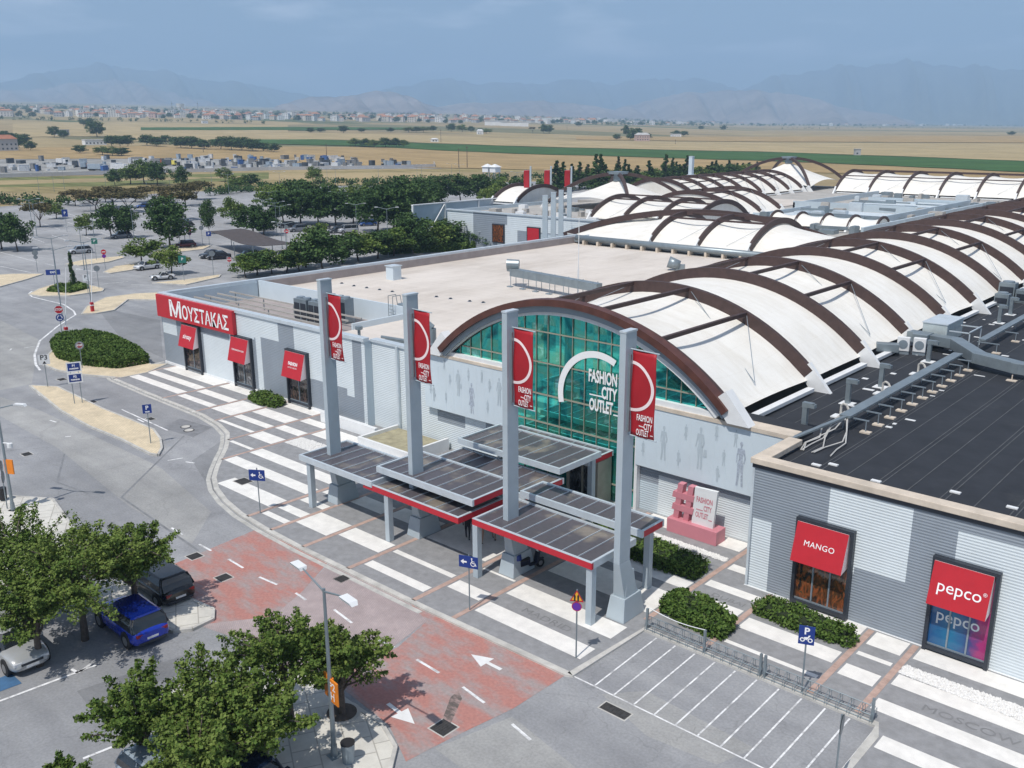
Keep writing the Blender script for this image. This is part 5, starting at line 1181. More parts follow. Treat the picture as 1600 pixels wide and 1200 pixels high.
canopy('raised canopy behind the nearest pillar with a red right end', -30.4, -22.6, 34.4, 36.3, 3.8, ['right'], [(-23.2, 35.9)], 8)
canopy('lower middle canopy between the front row and the glass doors', -38.6, -30.6, 35.0, 38.4, 3.3, ['right'], [(-38.2, 38.0)], 8)
canopy('raised rear canopy with pale frame and dark ends in front of the doors', -38.7, -30.6, 38.0, 41.9, 3.95, [], [(-31.0, 41.5), (-38.3, 41.5)], 8)
canopy('rearmost canopy against the teal glass with a red right edge', -38.5, -31.0, 41.2, 43.7, 3.45, ['right'], [], 8)
# ================================================================ HASHTAG SIGN
hs = thing('hashtag_sign', (-25, 42.6, PZ), 0, 'pink hashtag sculpture with a leaning white board on a pink plinth', 'sculpture')
MB().box(-26.2, -23.0, 42.35, 43.35, PZ, .92).build('plinth', m_pinkp, hs, bevel=.02)
def slab(mb, pts, y0, y1):
    n = len(pts); mb.add([(x, y0, z) for x, z in pts]+[(x, y1, z) for x, z in pts], [tuple(range(n)), tuple(range(2*n-1, n-1, -1))]+[(i, n+i, n+(i+1) % n, (i+1) % n) for i in range(n)])
for xs in (-25.98, -25.32):
    mb = MB(); slab(mb, [(xs, .92), (xs+.33, .92), (xs+.60, 3.05), (xs+.25, 3.05)], 42.62, 43.02); mb.build('upright', m_pinkp, hs, fix=True)
for z in (1.42, 2.16):
    mb = MB(); slab(mb, [(-26.08, z), (-24.72, z), (-24.66, z+.36), (-26.02, z+.36)], 42.60, 43.04); mb.build('crossbar', m_pinkp, hs, fix=True)
mb = MB(); slab(mb, [(-24.78, .92), (-23.42, .92), (-23.25, 3.16), (-24.66, 3.10)], 42.66, 42.84); bd = mb.build('board', m_white, hs, fix=True)
for s_, x, z, w in (('FASHION', -24.02, 2.43, 1.02), ('CITY', -23.80, 1.98, .50), ('OUTLET', -24.15, 1.52, .80)): lettering(s_, .62, m_pinkp, bd, (x, 42.65, z), bold=.02, fit=(w, .34))
mb = MB(); mb.box(-24.53, -24.1, 42.645, 42.655, 1.80, 1.85); mb.box(-23.72, -23.5, 42.645, 42.655, 1.33, 1.38); mb.build('underline', m_pinkp, bd)
# ================================================================ SIGNS ON POLES
def face_cam(x, y): return math.atan2(-x, y)*1.0
def signpost(x, y, h, label, plates, rz=None, z0=0.0, pr=.035, group=None, poles=(0,), cat='road sign'):
    """plates: list of (kind, z, size). sign faces -y locally"""
    t = lthing('sign_post', (0, 0, 0), 0, label, cat, group)
    mb = MB()
    for px in poles: mb.tube((px, 0, 0), (px, 0, h), pr, None, 8)
    mb.build('pole', m_galv, t)
    for pk in plates:
        kind, z, s = pk[:3]; mb = MB(); Y = -.05
        def reg(n, r, y, cz=0, a0=0.0): return [(r*math.cos(a0+2*math.pi*i/n), y, z+cz+r*math.sin(a0+2*math.pi*i/n)) for i in range(n)]
        def plate_(pts, th=.02, mi=0): 
            n = len(pts); mb.mi = 1; mb.add([(a, b_+th, c) for a, b_, c in pts], [tuple(range(n))[::-1]]); mb.mi = mi; mb.add(pts, [tuple(range(n))])
        if kind in ('blue', 'green', 'orange', 'white', 'back'):
            w, hh = s; m = {'blue': m_blue, 'green': m_sgreen, 'orange': m_orange, 'white': m_white, 'back': m_backsign}[kind]
            mb.box(-w/2, w/2, Y-.015, Y+.015, z-hh/2, z+hh/2); pl = mb.build('sign_board', m, t)
            for L_ in pk[3] if len(pk) > 3 else []:
                lettering(L_[0], L_[1], L_[4] if len(L_) > 4 else m_letter, pl, (L_[2], Y-.022, z+L_[3]), bold=.01)
            ic = pk[4] if len(pk) > 4 else None
            if ic == 'wheel':
                q = MB(); cx, cz, r = .24, z-.06, .13; yy = Y-.024
                for k in range(14):
                    a0 = math.radians(100+k*19); a1 = a0+math.radians(19); q.add([(cx+rr*math.cos(a), yy, cz+rr*math.sin(a)) for rr, a in ((r, a0), (r, a1), (r-.035, a1), (r-.035, a0))], [(0, 1, 2, 3)])
                q.add([(cx-.06+.04*math.cos(a), yy, cz+.26+.04*math.sin(a)) for a in np.arange(0, 6.2, .8)], [tuple(range(8))])
                for (x0, z0_, x1, z1, w_) in ((-.06, .21, -.04, .04, .045), (-.04, .04, .12, .03, .04), (.11, .05, .16, -.10, .04), (-.05, .14, .08, .12, .03)):
                    d = Vector((x1-x0, 0, z1-z0_)).normalized(); nn = Vector((-d.z, 0, d.x))*w_/2
                    q.add([(cx+x0-nn.x, yy, cz+z0_-nn.z), (cx+x1-nn.x, yy, cz+z1-nn.z), (cx+x1+nn.x, yy, cz+z1+nn.z), (cx+x0+nn.x, yy, cz+z0_+nn.z)], [(0, 1, 2, 3)])
                q.add([(-.40, yy, z), (-.24, yy, z-.13), (-.24, yy, z-.045), (-.08, yy, z-.045), (-.08, yy, z+.045), (-.24, yy, z+.045), (-.24, yy, z+.13)], [tuple(range(7))])
                q.build('pictogram', m_letter, pl)
            if ic == 'moto':
                q = MB(); yy = Y-.024
                for cx in (-.15, .15):
                    for k in range(12):
                        a0 = k*math.pi/6; a1 = a0+math.pi/6; q.add([(cx+rr*math.cos(a), yy, z-.2+rr*math.sin(a)) for rr, a in ((.1, a0), (.1, a1), (.055, a1), (.055, a0))], [(0, 1, 2, 3)])
                q.add([(-.15, yy, z-.17), (.02, yy, z-.2), (.12, yy, z-.05), (.16, yy, z+.02), (.08, yy, z+.02), (.05, yy, z-.06), (-.08, yy, z-.08)], [tuple(range(7))])
                q.build('pictogram', m_letter, pl)
        elif kind == 'stop':
            plate_(reg(8, s, Y, 0, math.pi/8)); pl = mb.build('stop_board', [m_signred, m_backsign], t); lettering('STOP', s*.72, m_letter, pl, (0, Y-.01, z), squeeze=.9, bold=.012)
            q = MB(); 
            for k in range(8):
                a0 = math.pi/8+k*math.pi/4; a1 = a0+math.pi/4; q.add([(rr*math.cos(a), Y-.006, z+rr*math.sin(a)) for rr, a in ((s, a0), (s, a1), (s*.92, a1), (s*.92, a0))], [(3, 2, 1, 0)])
            q.build('border', m_white, pl)
        elif kind in ('disc_blue', 'disc_back', 'disc_noentry', 'disc_purple'):
            m = {'disc_blue': m_blue, 'disc_back': m_backsign, 'disc_noentry': m_signred, 'disc_purple': m_purple}[kind]
            plate_(reg(24, s, Y)); pl = mb.build('round_board', [m, m_backsign], t)
            q = MB()
            if kind == 'disc_blue':
                for k in range(3):
                    for j in range(6):
                        a0 = k*2.094+j*.24; a1 = a0+.24; q.add([(rr*math.cos(a), Y-.008, z+rr*math.sin(a)) for rr, a in ((s*.68, a0), (s*.68, a1), (s*.5, a1), (s*.5, a0))], [(3, 2, 1, 0)])
                    a = k*2.094; q.add([(s*(.6)*math.cos(a-.3), Y-.008, z+s*.6*math.sin(a-.3)), (s*.85*math.cos(a+.05), Y-.008, z+s*.85*math.sin(a+.05)), (s*.35*math.cos(a+.05), Y-.008, z+s*.35*math.sin(a+.05))], [(2, 1, 0)])
                q.build('pictogram', m_letter, pl)
            if kind == 'disc_noentry': q.box(-s*.7, s*.7, Y-.012, Y-.006, z-s*.16, z+s*.16); q.build('bar', m_white, pl)
            if kind == 'disc_purple':
                for k in range(24):
                    a0 = k*math.pi/12; a1 = a0+math.pi/12; q.add([(rr*math.cos(a), Y-.006, z+rr*math.sin(a)) for rr, a in ((s, a0), (s, a1), (s*.86, a1), (s*.86, a0))], [(3, 2, 1, 0)])
                q.build('border', m_signred, pl)
        elif kind == 'tri':
            T = [(-s, Y, z-s*.8), (s, Y, z-s*.8), (0, Y, z+s*.95)]; mb.mi = 1; mb.add([(a, b_+.02, c) for a, b_, c in T], [(2, 1, 0)]); mb.mi = 0; mb.add(T, [(0, 1, 2)])
            pl = mb.build('warning_board', [m_signred, m_backsign], t); k = .74
            MB().add([(a*k, Y-.008, (c-z)*k+z) for a, b_, c in T], [(0, 1, 2)]).build('panel', m_yel, pl)
            q = MB()
            for xx in (-.09, .06): q.add([(xx-.03, Y-.014, z-.22), (xx+.03, Y-.014, z-.22), (xx+.045, Y-.014, z+.02), (xx, Y-.014, z+.12), (xx-.045, Y-.014, z+.02)], [tuple(range(5))])
            q.build('pictogram', m_black, pl)
    t.location = (x, y, z0); t.rotation_euler = (0, 0, rz if rz is not None else 0.0)
    return t
def at_px(px, py): return G(px, py, 0)
FA = lambda x, y: -math.atan2(x, y)*-1   # yaw that turns the face towards the camera
def fc(x, y, k=1.0): return math.atan2(-x, y)*k
S = lambda px, py: G(px, py, 0)
for (px, py, h, lab, pls, k, dz) in [
    (900, 1031, 3.3, 'orange triangle warning sign over a purple disc on a pole on the striped pavement', [('tri', 3.0, .31), ('disc_purple', 2.52, .22)], .75, PZ),
    (734, 956, 2.95, 'nearer blue wheelchair arrow sign in front of the canopy posts', [('blue', 2.55, (.98, .6), [], 'wheel')], .45, PZ),
    (407, 804, 2.9, 'farther blue wheelchair arrow sign at the curve of the striped pavement', [('blue', 2.45, (1.0, .68), [], 'wheel')], .55, PZ),
    (1252, 1085, 3.05, 'blue motorcycle parking sign rising from the metal rack', [('blue', 2.65, (.62, .82), [('P', .42, 0, .18)], 'moto')], 1.0, .1),
    (236, 695, 3.0, 'blue P sign at the near end of the long tan traffic island', [('blue', 2.65, (.62, .66), [('P', .42, 0, .08), ('TAXI', .14, 0, -.22)])], 1.0, .13),
    (75, 606, 2.8, 'white P3 board with a black arrow at the tip of the long tan island', [('white', 2.5, (.9, .9), [('P3', .62, 0, .18, m_black), ('▲', .3, 0, -.28, m_black)])], 1.0, .13),
    (98, 530, 3.6, 'STOP sign over a blue roundabout disc beside the red barrier post', [('stop', 3.2, .48), ('disc_blue', 2.3, .40)], 1.0, .13),
    (129, 577, 2.6, 'grey backed round STOP sign in front of the big clipped hedge', [('disc_back', 2.25, .40), ('stop', 2.26, .30)], 1.0, .13),
    (138, 460, 2.6, 'small white P arrow board on a pole by the roundabout islet', [('white', 2.2, (.9, .9), [('P', .6, -.1, .15, m_black), ('▸', .3, .1, -.25, m_black)])], 1.0, .13),
    (87, 455, 2.8, 'long blue direction board beside the little cypress', [('blue', 2.6, (1.9, .75), [('EXIT', .38, 0, 0)])], .8, .13),
    (155, 452, 3.2, 'grey backed round sign on the right end of the cypress islet', [('disc_back', 2.9, .42)], 1.0, .13),
    (59, 426, 3.4, 'pair of stacked grey backed discs by the left islet', [('disc_back', 3.1, .45), ('disc_back', 2.4, .33)], 1.0, .1),
    (165, 421, 3.0, 'stacked no entry and red ringed disc signs on the middle islet', [('disc_noentry', 2.8, .40), ('disc_purple', 2.1, .32)], 1.0, .1),
    (151, 407, 3.6, 'green square sign by the silver car in the car park', [('green', 3.3, (1.0, 1.0), [('P', .6, 0, 0)])], 1.0, .1),
    (288, 440, 3.6, 'green square sign behind the white coupe', [('green', 3.3, (1.1, 1.1), [('P', .6, 0, 0)])], 1.0, .1),
    (334, 431, 3.8, 'grey backed disc sign by the dark car at the car park exit', [('disc_back', 3.4, .45)], 1.0, .1),
    (328, 389, 3.0, 'small blue and white square sign in the middle of the car park', [('blue', 2.8, (.9, .9), [('P', .6, 0, 0)])], 1.0, .1),
    (298, 385, 3.6, 'no entry disc sign by the dark red car', [('disc_noentry', 3.2, .42), ('disc_purple', 2.4, .32)], 1.0, .1),
    (317, 384, 3.8, 'grey disc sign by the shade sail', [('disc_back', 3.4, .45)], 1.0, .1),
    (360, 428, 2.6, 'round red STOP sign between the shrubs near the roof corner', [('stop', 2.2, .42)], 1.0, .1),
    (105, 363, 5.0, 'tall double blue sign boards in the left car park', [('blue', 4.2, (1.2, 1.6), [('P', .8, 0, 0)]), ('back', 4.2, (.1, 1.9))], 1.0, .05),
    (449, 384, 4.0, 'no entry sign pole behind the white van', [('disc_noentry', 2.8, .42), ('disc_back', 3.6, .4)], 1.0, .05)]:
    x, y = S(px, py); signpost(x, y, h, lab, pls, fc(x, y, k), dz)
x, y = G(1303, 1238); signpost(x, y, 3.15, 'dark sign seen edge on, its pole rising from the bottom edge beside the bays', [('disc_back', 2.75, .36)], fc(x, y)+1.42, 0)
x, y = S(123, 632)
signpost(x, y, 3.4, 'pair of stacked blue and white lettered boards on two poles on the long tan island', [('white', 3.15, (1.15, .85)), ('blue', 3.15, (.95, .65), [('P1', .25, 0, .12), ('PARKING', .16, 0, -.14)]), ('white', 2.2, (1.15, .85)), ('blue', 2.2, (.95, .65), [('P2', .25, 0, .12), ('PARKING', .16, 0, -.14)])], fc(x, y), .13, poles=(-.3, .3))
for i, (px, py) in enumerate([(105, 529), (145, 488)]):
    x, y = S(px, py); t = lthing('barrier_post', (x, y, .1), 0, ['red and white barrier cabinet post beside the STOP sign', 'red and white barrier cabinet post on the middle tan islet'][i], 'barrier post', 'red barrier posts')
    MB().box(-.18, .18, -.18, .18, 0, 1.2).build('cabinet', m_signred, t, bevel=.02); MB().box(-.19, .19, -.19, .19, .75, .9).build('band', m_white, t); MB().tube((0, 0, 1.2), (-.8, 1.2, 7.6), .05, .03, 8).build('boom', m_white, t)
# ================================================================ LAMPS
def lamp(h, arms, label, r=.085, col=m_galv, head=(.9, .28), rz=0.0):
    t = lthing('street_lamp', (0, 0, 0), rz, label, 'street lamp')
    mb = MB(); mb.tube((0, 0, 0), (0, 0, .5), r*1.7, r*1.4, 10); mb.tube((0, 0, .5), (0, 0, h), r*1.15, r*.65, 10); mb.box(-.22, .22, -.22, .22, 0, .04); mb.build('pole', col, t)
    mb = MB(); hd = []
    for a in arms: mb.tube((0, 0, h-.12), (a, 0, h+.22), .04, .03, 8)
    mb.build('arm', col, t)
    for a in arms:
        s = 1 if a > 0 else -1; mb = MB(); mb.frus((a-s*.05, a+s*head[0], -head[1]*.35, head[1]*.35) if s > 0 else (a-head[0], a+.05, -head[1]*.35, head[1]*.35),
                (a, a+head[0]*.85, -head[1]/2, head[1]/2) if s > 0 else (a-head[0]*.85, a, -head[1]/2, head[1]/2), h+.16, h+.28); mb.build('lamp_head', m_white, t, fix=True)
    return t
x, y = S(523, 1186); L1 = lamp(6.85, (-1.45, 1.3), 'tall twin headed lamp post with an orange P2 board in the foreground', head=(.75, .34)); L1.location = (x, y, .12); L1.rotation_euler = (0, 0, -.12)
pb = MB().box(-.12, .55, -.03, .03, 2.35, 3.3).build('orange_board', m_orange, L1, bevel=.02); lettering('P2', .42, m_letter, pb, (.2, -.035, 3.02), bold=.008); lettering('Η', .42, m_letter, pb, (.2, -.035, 2.6), bold=.008)
MB().box(-.52, .12, .05, .11, 2.35, 3.3).build('orange_board', m_orange, L1, bevel=.02)
x, y = S(21, 800); L2 = lamp(6.6, (-1.2, 1.3), 'lamp post with orange boards and a camera dome at the left edge', head=(.75, .3)); L2.location = (x, y, .1); L2.rotation_euler = (0, 0, .5)
MB().box(-.1, .5, -.04, .04, 2.4, 3.3).build('orange_board', m_orange, L2); mb = MB(); mb.tube((0, 0, 4.35), (.5, 0, 4.35), .04, None, 6); mb.tube((.5, 0, 4.1), (.5, 0, 4.35), .16, .16, 10); mb.build('camera_dome', m_white, L2)
x, y = S(12, 798); signpost(x, y, 3.2, 'grey backed triangle and disc signs on a pole beside the left lamp post', [('disc_back', 2.1, .38), ('disc_back', 2.8, .33)], 2.6, .1)
# copies through the car park
lp = lamp(7.6, (-1.6, 1.6), 'thin double armed lamp post in the car park', r=.06, head=(.6, .2))
PL = [((98, 500), 8.6), ((144, 486), 8.8), ((58, 370), 7), ((92, 462), 8), ((132, 422), 7), ((210, 377), 7.4), ((290, 385), 7), ((53, 372), 8), ((147, 370), 6.5), ((282, 388), 5.6), ((423, 345), 7), ((433, 368), 7), ((441, 388), 8), ((530, 345), 7),
      ((558, 372), 7), ((607, 402), 8.6), ((450, 422), 7.6), ((414, 362), 7), ((85, 300), 7), ((166, 296), 7), ((232, 318), 7), ((265, 288), 7), ((332, 300), 7), ((358, 305), 7), ((438, 300), 7), ((512, 292), 7), ((525, 293), 7), ((592, 292), 7), ((652, 285), 7), ((659, 284), 7),
      ((706, 282), 7), ((718, 284), 7), ((808, 308), 8), ((765, 284), 7), ((870, 290), 7), ((740, 372), 5.6), ((735, 390), 3.2), ((62, 305), 7), ((101, 296), 7)]
for i, ((px, py), h) in enumerate(PL):
    x, y = S(px, py); o = lp if i == 0 else copy_tree(lp); o.location = (x, y, 0); o.rotation_euler = (0, 0, fc(x, y)+.2*math.sin(i*7)); o.scale = (1, 1, h/7.6)
    o['group'] = 'lamp posts of the car park'; o['label'] = 'thin double armed lamp post in the car park, '+['at the roundabout exit', 'on the middle islet', 'by the left trees', 'behind the roundabout hedge', 'near the silver car', 'by the grey car under trees', 'near the dark red car', 'at the far left bays', 'left of the paired trees', 'beside the round tree', 'behind the shade sail',
        'over the shade sail', 'by the white van', 'among the dense trees', 'by the blue car', 'behind the shrubs of the beige roof', 'before the shrubs', 'left of the dense trees', 'at the far hedge on the left', 'before the yard tree', 'by the flat topped trees', 'before the single yard tree', 'by the far hedge near the middle', 'at the far hedge gap', 'by the bright far shrub', 'on the far lane',
        'beside its twin on the far lane', 'on the empty far lane', 'left of the far pair', 'right of the far pair', 'left of a pair before the tower', 'right of a pair before the tower', 'beside the distant banner pillars', 'below the white roofed tower', 'right of the far banner pillars', 'before the building with posters', 'in the shrubs before the posters', 'at the far left hedge', 'right of the far left hedge'][i]
# litter bin near lamp
x, y = S(545, 1195); t = lthing('litter_bin', (x, y, .13), 0, 'small grey litter bin at the bottom edge beside the foreground lamp post', 'litter bin')
MB().tube((0, 0, 0), (0, 0, .8), .22, .26, 14).build('bin', m_steel, t); MB().tube((0, 0, .8), (0, 0, .84), .27, .27, 14).build('rim', m_black, t)
x, y = S(6, 785); t = lthing('litter_bin', (x, y, .13), 0, 'small dark litter bin beside the left lamp post', 'litter bin')
MB().tube((0, 0, .1), (0, 0, .85), .22, .26, 14).build('bin', m_black, t); MB().tube((0, 0, 0), (0, 0, .1), .05, .05, 8).build('stand', m_steel, t)
# ================================================================ MOTORCYCLE RACKS
def rack(x0, x1, label):
    t = thing('bike_rack', (x0, 32.75, PZ), 0, label, 'bike rack', 'metal racks along the bays'); Y0 = 32.55
    mb = MB()
    for z, y in ((.62, Y0+.28), (.16, Y0-.06), (.16, Y0+.34), (.38, Y0+.0)): mb.tube((x0, y, z), (x1, y, z), .022, None, 6)
    mb.build('rail', m_galv, t)
    mb = MB(); n = int((x1-x0)/.42)
    for i in range(n+1):
        x = x0+(x1-x0)*i/n
        for dx in (-.05, .05): mb.path([(x+dx, Y0-.14, .10), (x+dx, Y0-.10, .36), (x+dx, Y0+.10, .58), (x+dx, Y0+.28, .62), (x+dx, Y0+.34, .12)], .012, 5)
    mb.build('hoop', m_galv, t)
    for x in (x0, x1): MB().box(x-.05, x+.05, Y0-.05, Y0+.05, .08, 1.15).build('post', m_galv, t)
    return t
rack(-20.95, -15.25, 'left metal motorcycle rack with a rope between its posts, before the clipped shrubs'); rack(-15.05, -10.5, 'right metal motorcycle rack ending at the pavement corner')
t = thing('rope', (-20.9, 32.55, 1.2), 0, 'pale rope hanging between the rack posts in front of the shrubs', 'rope')
MB().path([(-20.9+k*2.95/10, 32.57, 1.2-.14*math.sin(math.pi*k/10)) for k in range(11)], .02, 6).build('rope', m_white, t); MB().box(-18.0, -17.9, 32.52, 32.62, .1, 1.2).build('post', m_galv, t)
# ================================================================ CAR PORT SHADE
t = thing('shade_sail', (-150, 97, 0), 0, 'curved dark brown slatted car shade on thin posts in the car park', 'shade roof')
cr_ = [G(323, 362, 2.9), G(376, 357, 3.4), G(470, 382, 2.7), G(410, 389, 2.4)]
mb = MB(); P = []
for i in range(25):
    u = i/24; row = []
    for j in range(9):
        v = j/8; a = Vector((*cr_[0], 0)).lerp(Vector((*cr_[3], 0)), u); b = Vector((*cr_[1], 0)).lerp(Vector((*cr_[2], 0)), u); p = a.lerp(b, v)
        row.append((p.x, p.y, 2.75+.35*math.sin(math.pi*2*u+.6)*(1-.2*v)+.5*v*(1-u)))
    P.append(row)
mb.grid(P); o = mb.build('roof_sheet', mat('shade_brown', (.075, .06, .055), .7, var=.2), t); sm_ = o.modifiers.new('s', 'SOLIDIFY'); sm_.thickness = .08
for (px, py) in ((367, 402), (397, 408), (427, 408), (362, 384), (455, 395)):
    x, y = G(px, py, 0); MB().tube((x, y, 0), (x, y, 2.7), .07, None, 8).build('post', m_galv, t)
# ================================================================ CARS
def paint(name, c, rough=.25): return mat(name, c, rough, .25, var=.03, coat=.6, spec=.6)
m_tyre = mat('tyre', (.018, .018, .019), .8, var=.1); m_rim = mat('rim', (.35, .36, .37), .35, .7, var=0); m_tail = mat('tail_light', (.28, .01, .012), .2, var=0); m_head = mat('head_light', (.7, .72, .74), .1, .2, var=0)
def car(label, col, L=4.2, W=1.78, H=1.5, style='hatch', group='cars parked around the mall', detail=True):
    t = lthing('parked_car', (0, 0, 0), 0, label, 'car', group)
    hl = L/2; hw = W/2; belt = H*.62; hood = H*(.60 if style != 'suv' else .64); sill = .20
    f = {'hatch': (.50, .27, -.92, -.72), 'suv': (.48, .26, -.95, -.80), 'sedan': (.42, .18, -.72, -.42), 'coupe': (.30, .02, -.60, -.28), 'van': (.62, .45, -.97, -.93), 'wagon': (.45, .24, -.96, -.84)}[style]
    # lower body loft
    st = [(-1.0, .62, .42, belt*.84), (-.985, .86, .28, belt*.96), (-.90, .96, sill, belt*1.01), (-.6, 1, sill, belt), (0, 1, sill, belt*.98), (f[0], .99, sill, belt*.97), (.80, .96, sill, hood*.95), (.93, .88, .24, hood*.84), (.985, .74, .30, hood*.68), (1.0, .58, .36, hood*.60)]
    if style == 'sedan' or style == 'coupe': st[2] = (-.90, .95, sill, belt*.97)
    rows = []
    for (x, w, zb, zt) in st:
        X = x*hl; w = w*hw; zm = zb+(zt-zb)*.5
        prof = [(0, zb), (w*.80, zb), (w*.97, zb+.10), (w, zm), (w*.98, zt-.12), (w*.88, zt-.01), (w*.5, zt+.025), (0, zt+.035)]
        rows.append([(X, y, z) for y, z in prof]+[(X, -y, z) for y, z in prof[-2::-1]])
    mb = MB(); mb.grid(rows); n = len(rows[0]); mb.add(rows[0], [tuple(range(n))]); mb.add(rows[-1], [tuple(range(n))[::-1]])
    b = mb.build('body', col, t, smooth=True, fix=True); ss = b.modifiers.new('s', 'SUBSURF'); ss.levels = 1; ss.render_levels = 1
    # greenhouse: glass volume between belt and roof outlines
    xb0, xb1, xr0, xr1 = f[2]*hl, f[0]*hl, f[3]*hl, f[1]*hl; wb = hw*.93; wr = hw*.74; zb = belt-.04; zr = H-.05
    def ring(x0, x1, w, z, k=.10): return [(x0, -w+k, z), (x0+k, -w, z), (x1-k*1.6, -w, z), (x1, -w+k*2.2, z), (x1, w-k*2.2, z), (x1-k*1.6, w, z), (x0+k, w, z), (x0, w-k, z)]
    A = ring(xb0, xb1, wb, zb); M_ = ring(xb0+(xr0-xb0)*.45, xb1+(xr1-xb1)*.5, wb*.93+wr*.07, (zb+zr)/2+.04); B = ring(xr0, xr1, wr, zr)
    mb = MB(); mb.grid([A+[A[0]], M_+[M_[0]], B+[B[0]]]); mb.add(B, [tuple(range(8))]); mb.build('windows', m_cargl, t, fix=True)
    mb = MB(); C = [(x*1.0, y, zr+.002) for x, y, z in ring(xr0-.05, xr1+.04, wr+.02, zr)]; D = ring(xr0+.04, xr1-.08, wr*.88, H); mb.grid([C+[C[0]], D+[D[0]]]); mb.add(D, [tuple(range(8))])
    mb.build('roof', col if style != 'sunroof' else m_cargl, t, smooth=False, fix=True)
    if detail:
        mb = MB()
        for s in (-1, 1):
            for xa, xc in ((xb1-.1, xr1), (xb0+.08, xr0), ((xb0+xb1)/2-.1, (xr0+xr1)/2-.05)): mb.beam((xa, s*(wb+.005), zb), (xc, s*(wr+.015), zr), .05, .07)
        mb.build('window_pillar', col if style != 'suv' else m_frame, t)
        mb = MB()
        for s in (-1, 1): mb.box(xb1-.25, xb1-.05, s*hw*.98-.06 if s > 0 else -hw*.98-.14, s*hw*.98+.14 if s > 0 else -hw*.98+.06, belt, belt+.14)
        mb.build('mirror', col, t, bevel=.02)
        for s in (-1, 1):
            o = MB().box(-hl+.005 if True else 0, -hl+.16, s*hw*.62-.16, s*hw*.62+.16, belt*.72, belt*.88).build('tail_light', m_tail, t, bevel=.02)
            o = MB().box(hl-.24, hl-.05, s*hw*.62-.17, s*hw*.62+.17, hood*.60, hood*.76).build('headlight', m_head, t, bevel=.02)
        MB().box(-hl-.005, -hl+.06, -.26, .26, belt*.52, belt*.63).build('number_plate', m_white, t); MB().box(hl-.04, hl+.012, -.26, .26, .38, .49).build('number_plate', m_white, t)
        MB().box(hl-.1, hl+.005, -.45, .45, .52, .62).build('grille', m_frame, t); MB().box(-hl+.0, -hl+.10, -hw*.7, hw*.7, .28, .40).build('bumper', m_frame, t)
    r = .32 if style != 'suv' else .35
    for x in (-hl*.62, hl*.64):
        for s in (-1, 1):
            w = MB(); w.tube((x, s*(hw-.20), r), (x, s*(hw+.005), r), r, None, 20); o = w.build('wheel', m_tyre, t)
            w = MB(); w.tube((x, s*(hw+.0), r), (x, s*(hw+.015), r), r*.64, None, 16); w.build('rim', m_rim, o)
    if detail:
        w = MB()
        for x in (-hl*.62, hl*.64):
            for s in (-1, 1): w.tube((x, s*(hw-.10), r+.03), (x, s*(hw-.002), r+.03), r+.07, None, 20)
        w.build('wheel_arch', m_black, t)
    return t
def place(o, x, y, rz, z=.02): o.location = (x, y, z); o.rotation_euler = (0, 0, rz); return o
PI = math.pi
c = car('bright blue hatchback with a dark sloping rear window, parked rear out under the left tree', paint('paint_blue', (.006, .035, .42), .2), 4.3, 1.85, 1.50, 'suv'); place(c, -38.85, 16.75, PI-.02); [k.data.materials.__setitem__(0, paint('paint_blue_roof', (.005, .02, .20), .2)) for k in c.children if k.name.startswith('roof')]
gx, gy = G(283, 948)
c = car('black car parked beside the red painted road, rear out, partly under the left tree', paint('paint_black', (.008, .008, .010), .2), 4.3, 1.82, 1.45, 'hatch'); place(c, gx-2.15, gy+.1, PI-.02)
c = car('silver wagon facing out beside the blue bay under the left tree', paint('paint_silver', (.42, .43, .43), .3), 4.4, 1.78, 1.52, 'wagon'); place(c, -40.75, 12.25, .0)
c = car('dark car at the lower left edge, left of the silver wagon', paint('paint_dark', (.015, .016, .02), .2), 4.3, 1.78, 1.45, 'hatch'); place(c, -40.6, 9.0, 0)
x, y = G(258, 1208, .9); c = car('pale blue grey car roof at the bottom edge under the big tree', paint('paint_icy', (.35, .42, .48), .25), 4.2, 1.75, 1.5, 'hatch'); place(c, x, y, .05)
x, y = G(392, 1212, .9); c = car('dark blue car at the bottom edge under the big tree', paint('paint_navy', (.015, .03, .07), .25), 4.2, 1.75, 1.5, 'suv'); place(c, x, y, .05)
mp_ = {k: paint('paint_'+k, v) for k, v in dict(silver2=(.45, .46, .48), darkred=(.09, .008, .012), black2=(.01, .01, .012), dkgrey=(.05, .055, .065), grey=(.20, .21, .23), white=(.72, .72, .72), blue2=(.03, .09, .30), teal=(.02, .05, .06)).items()}
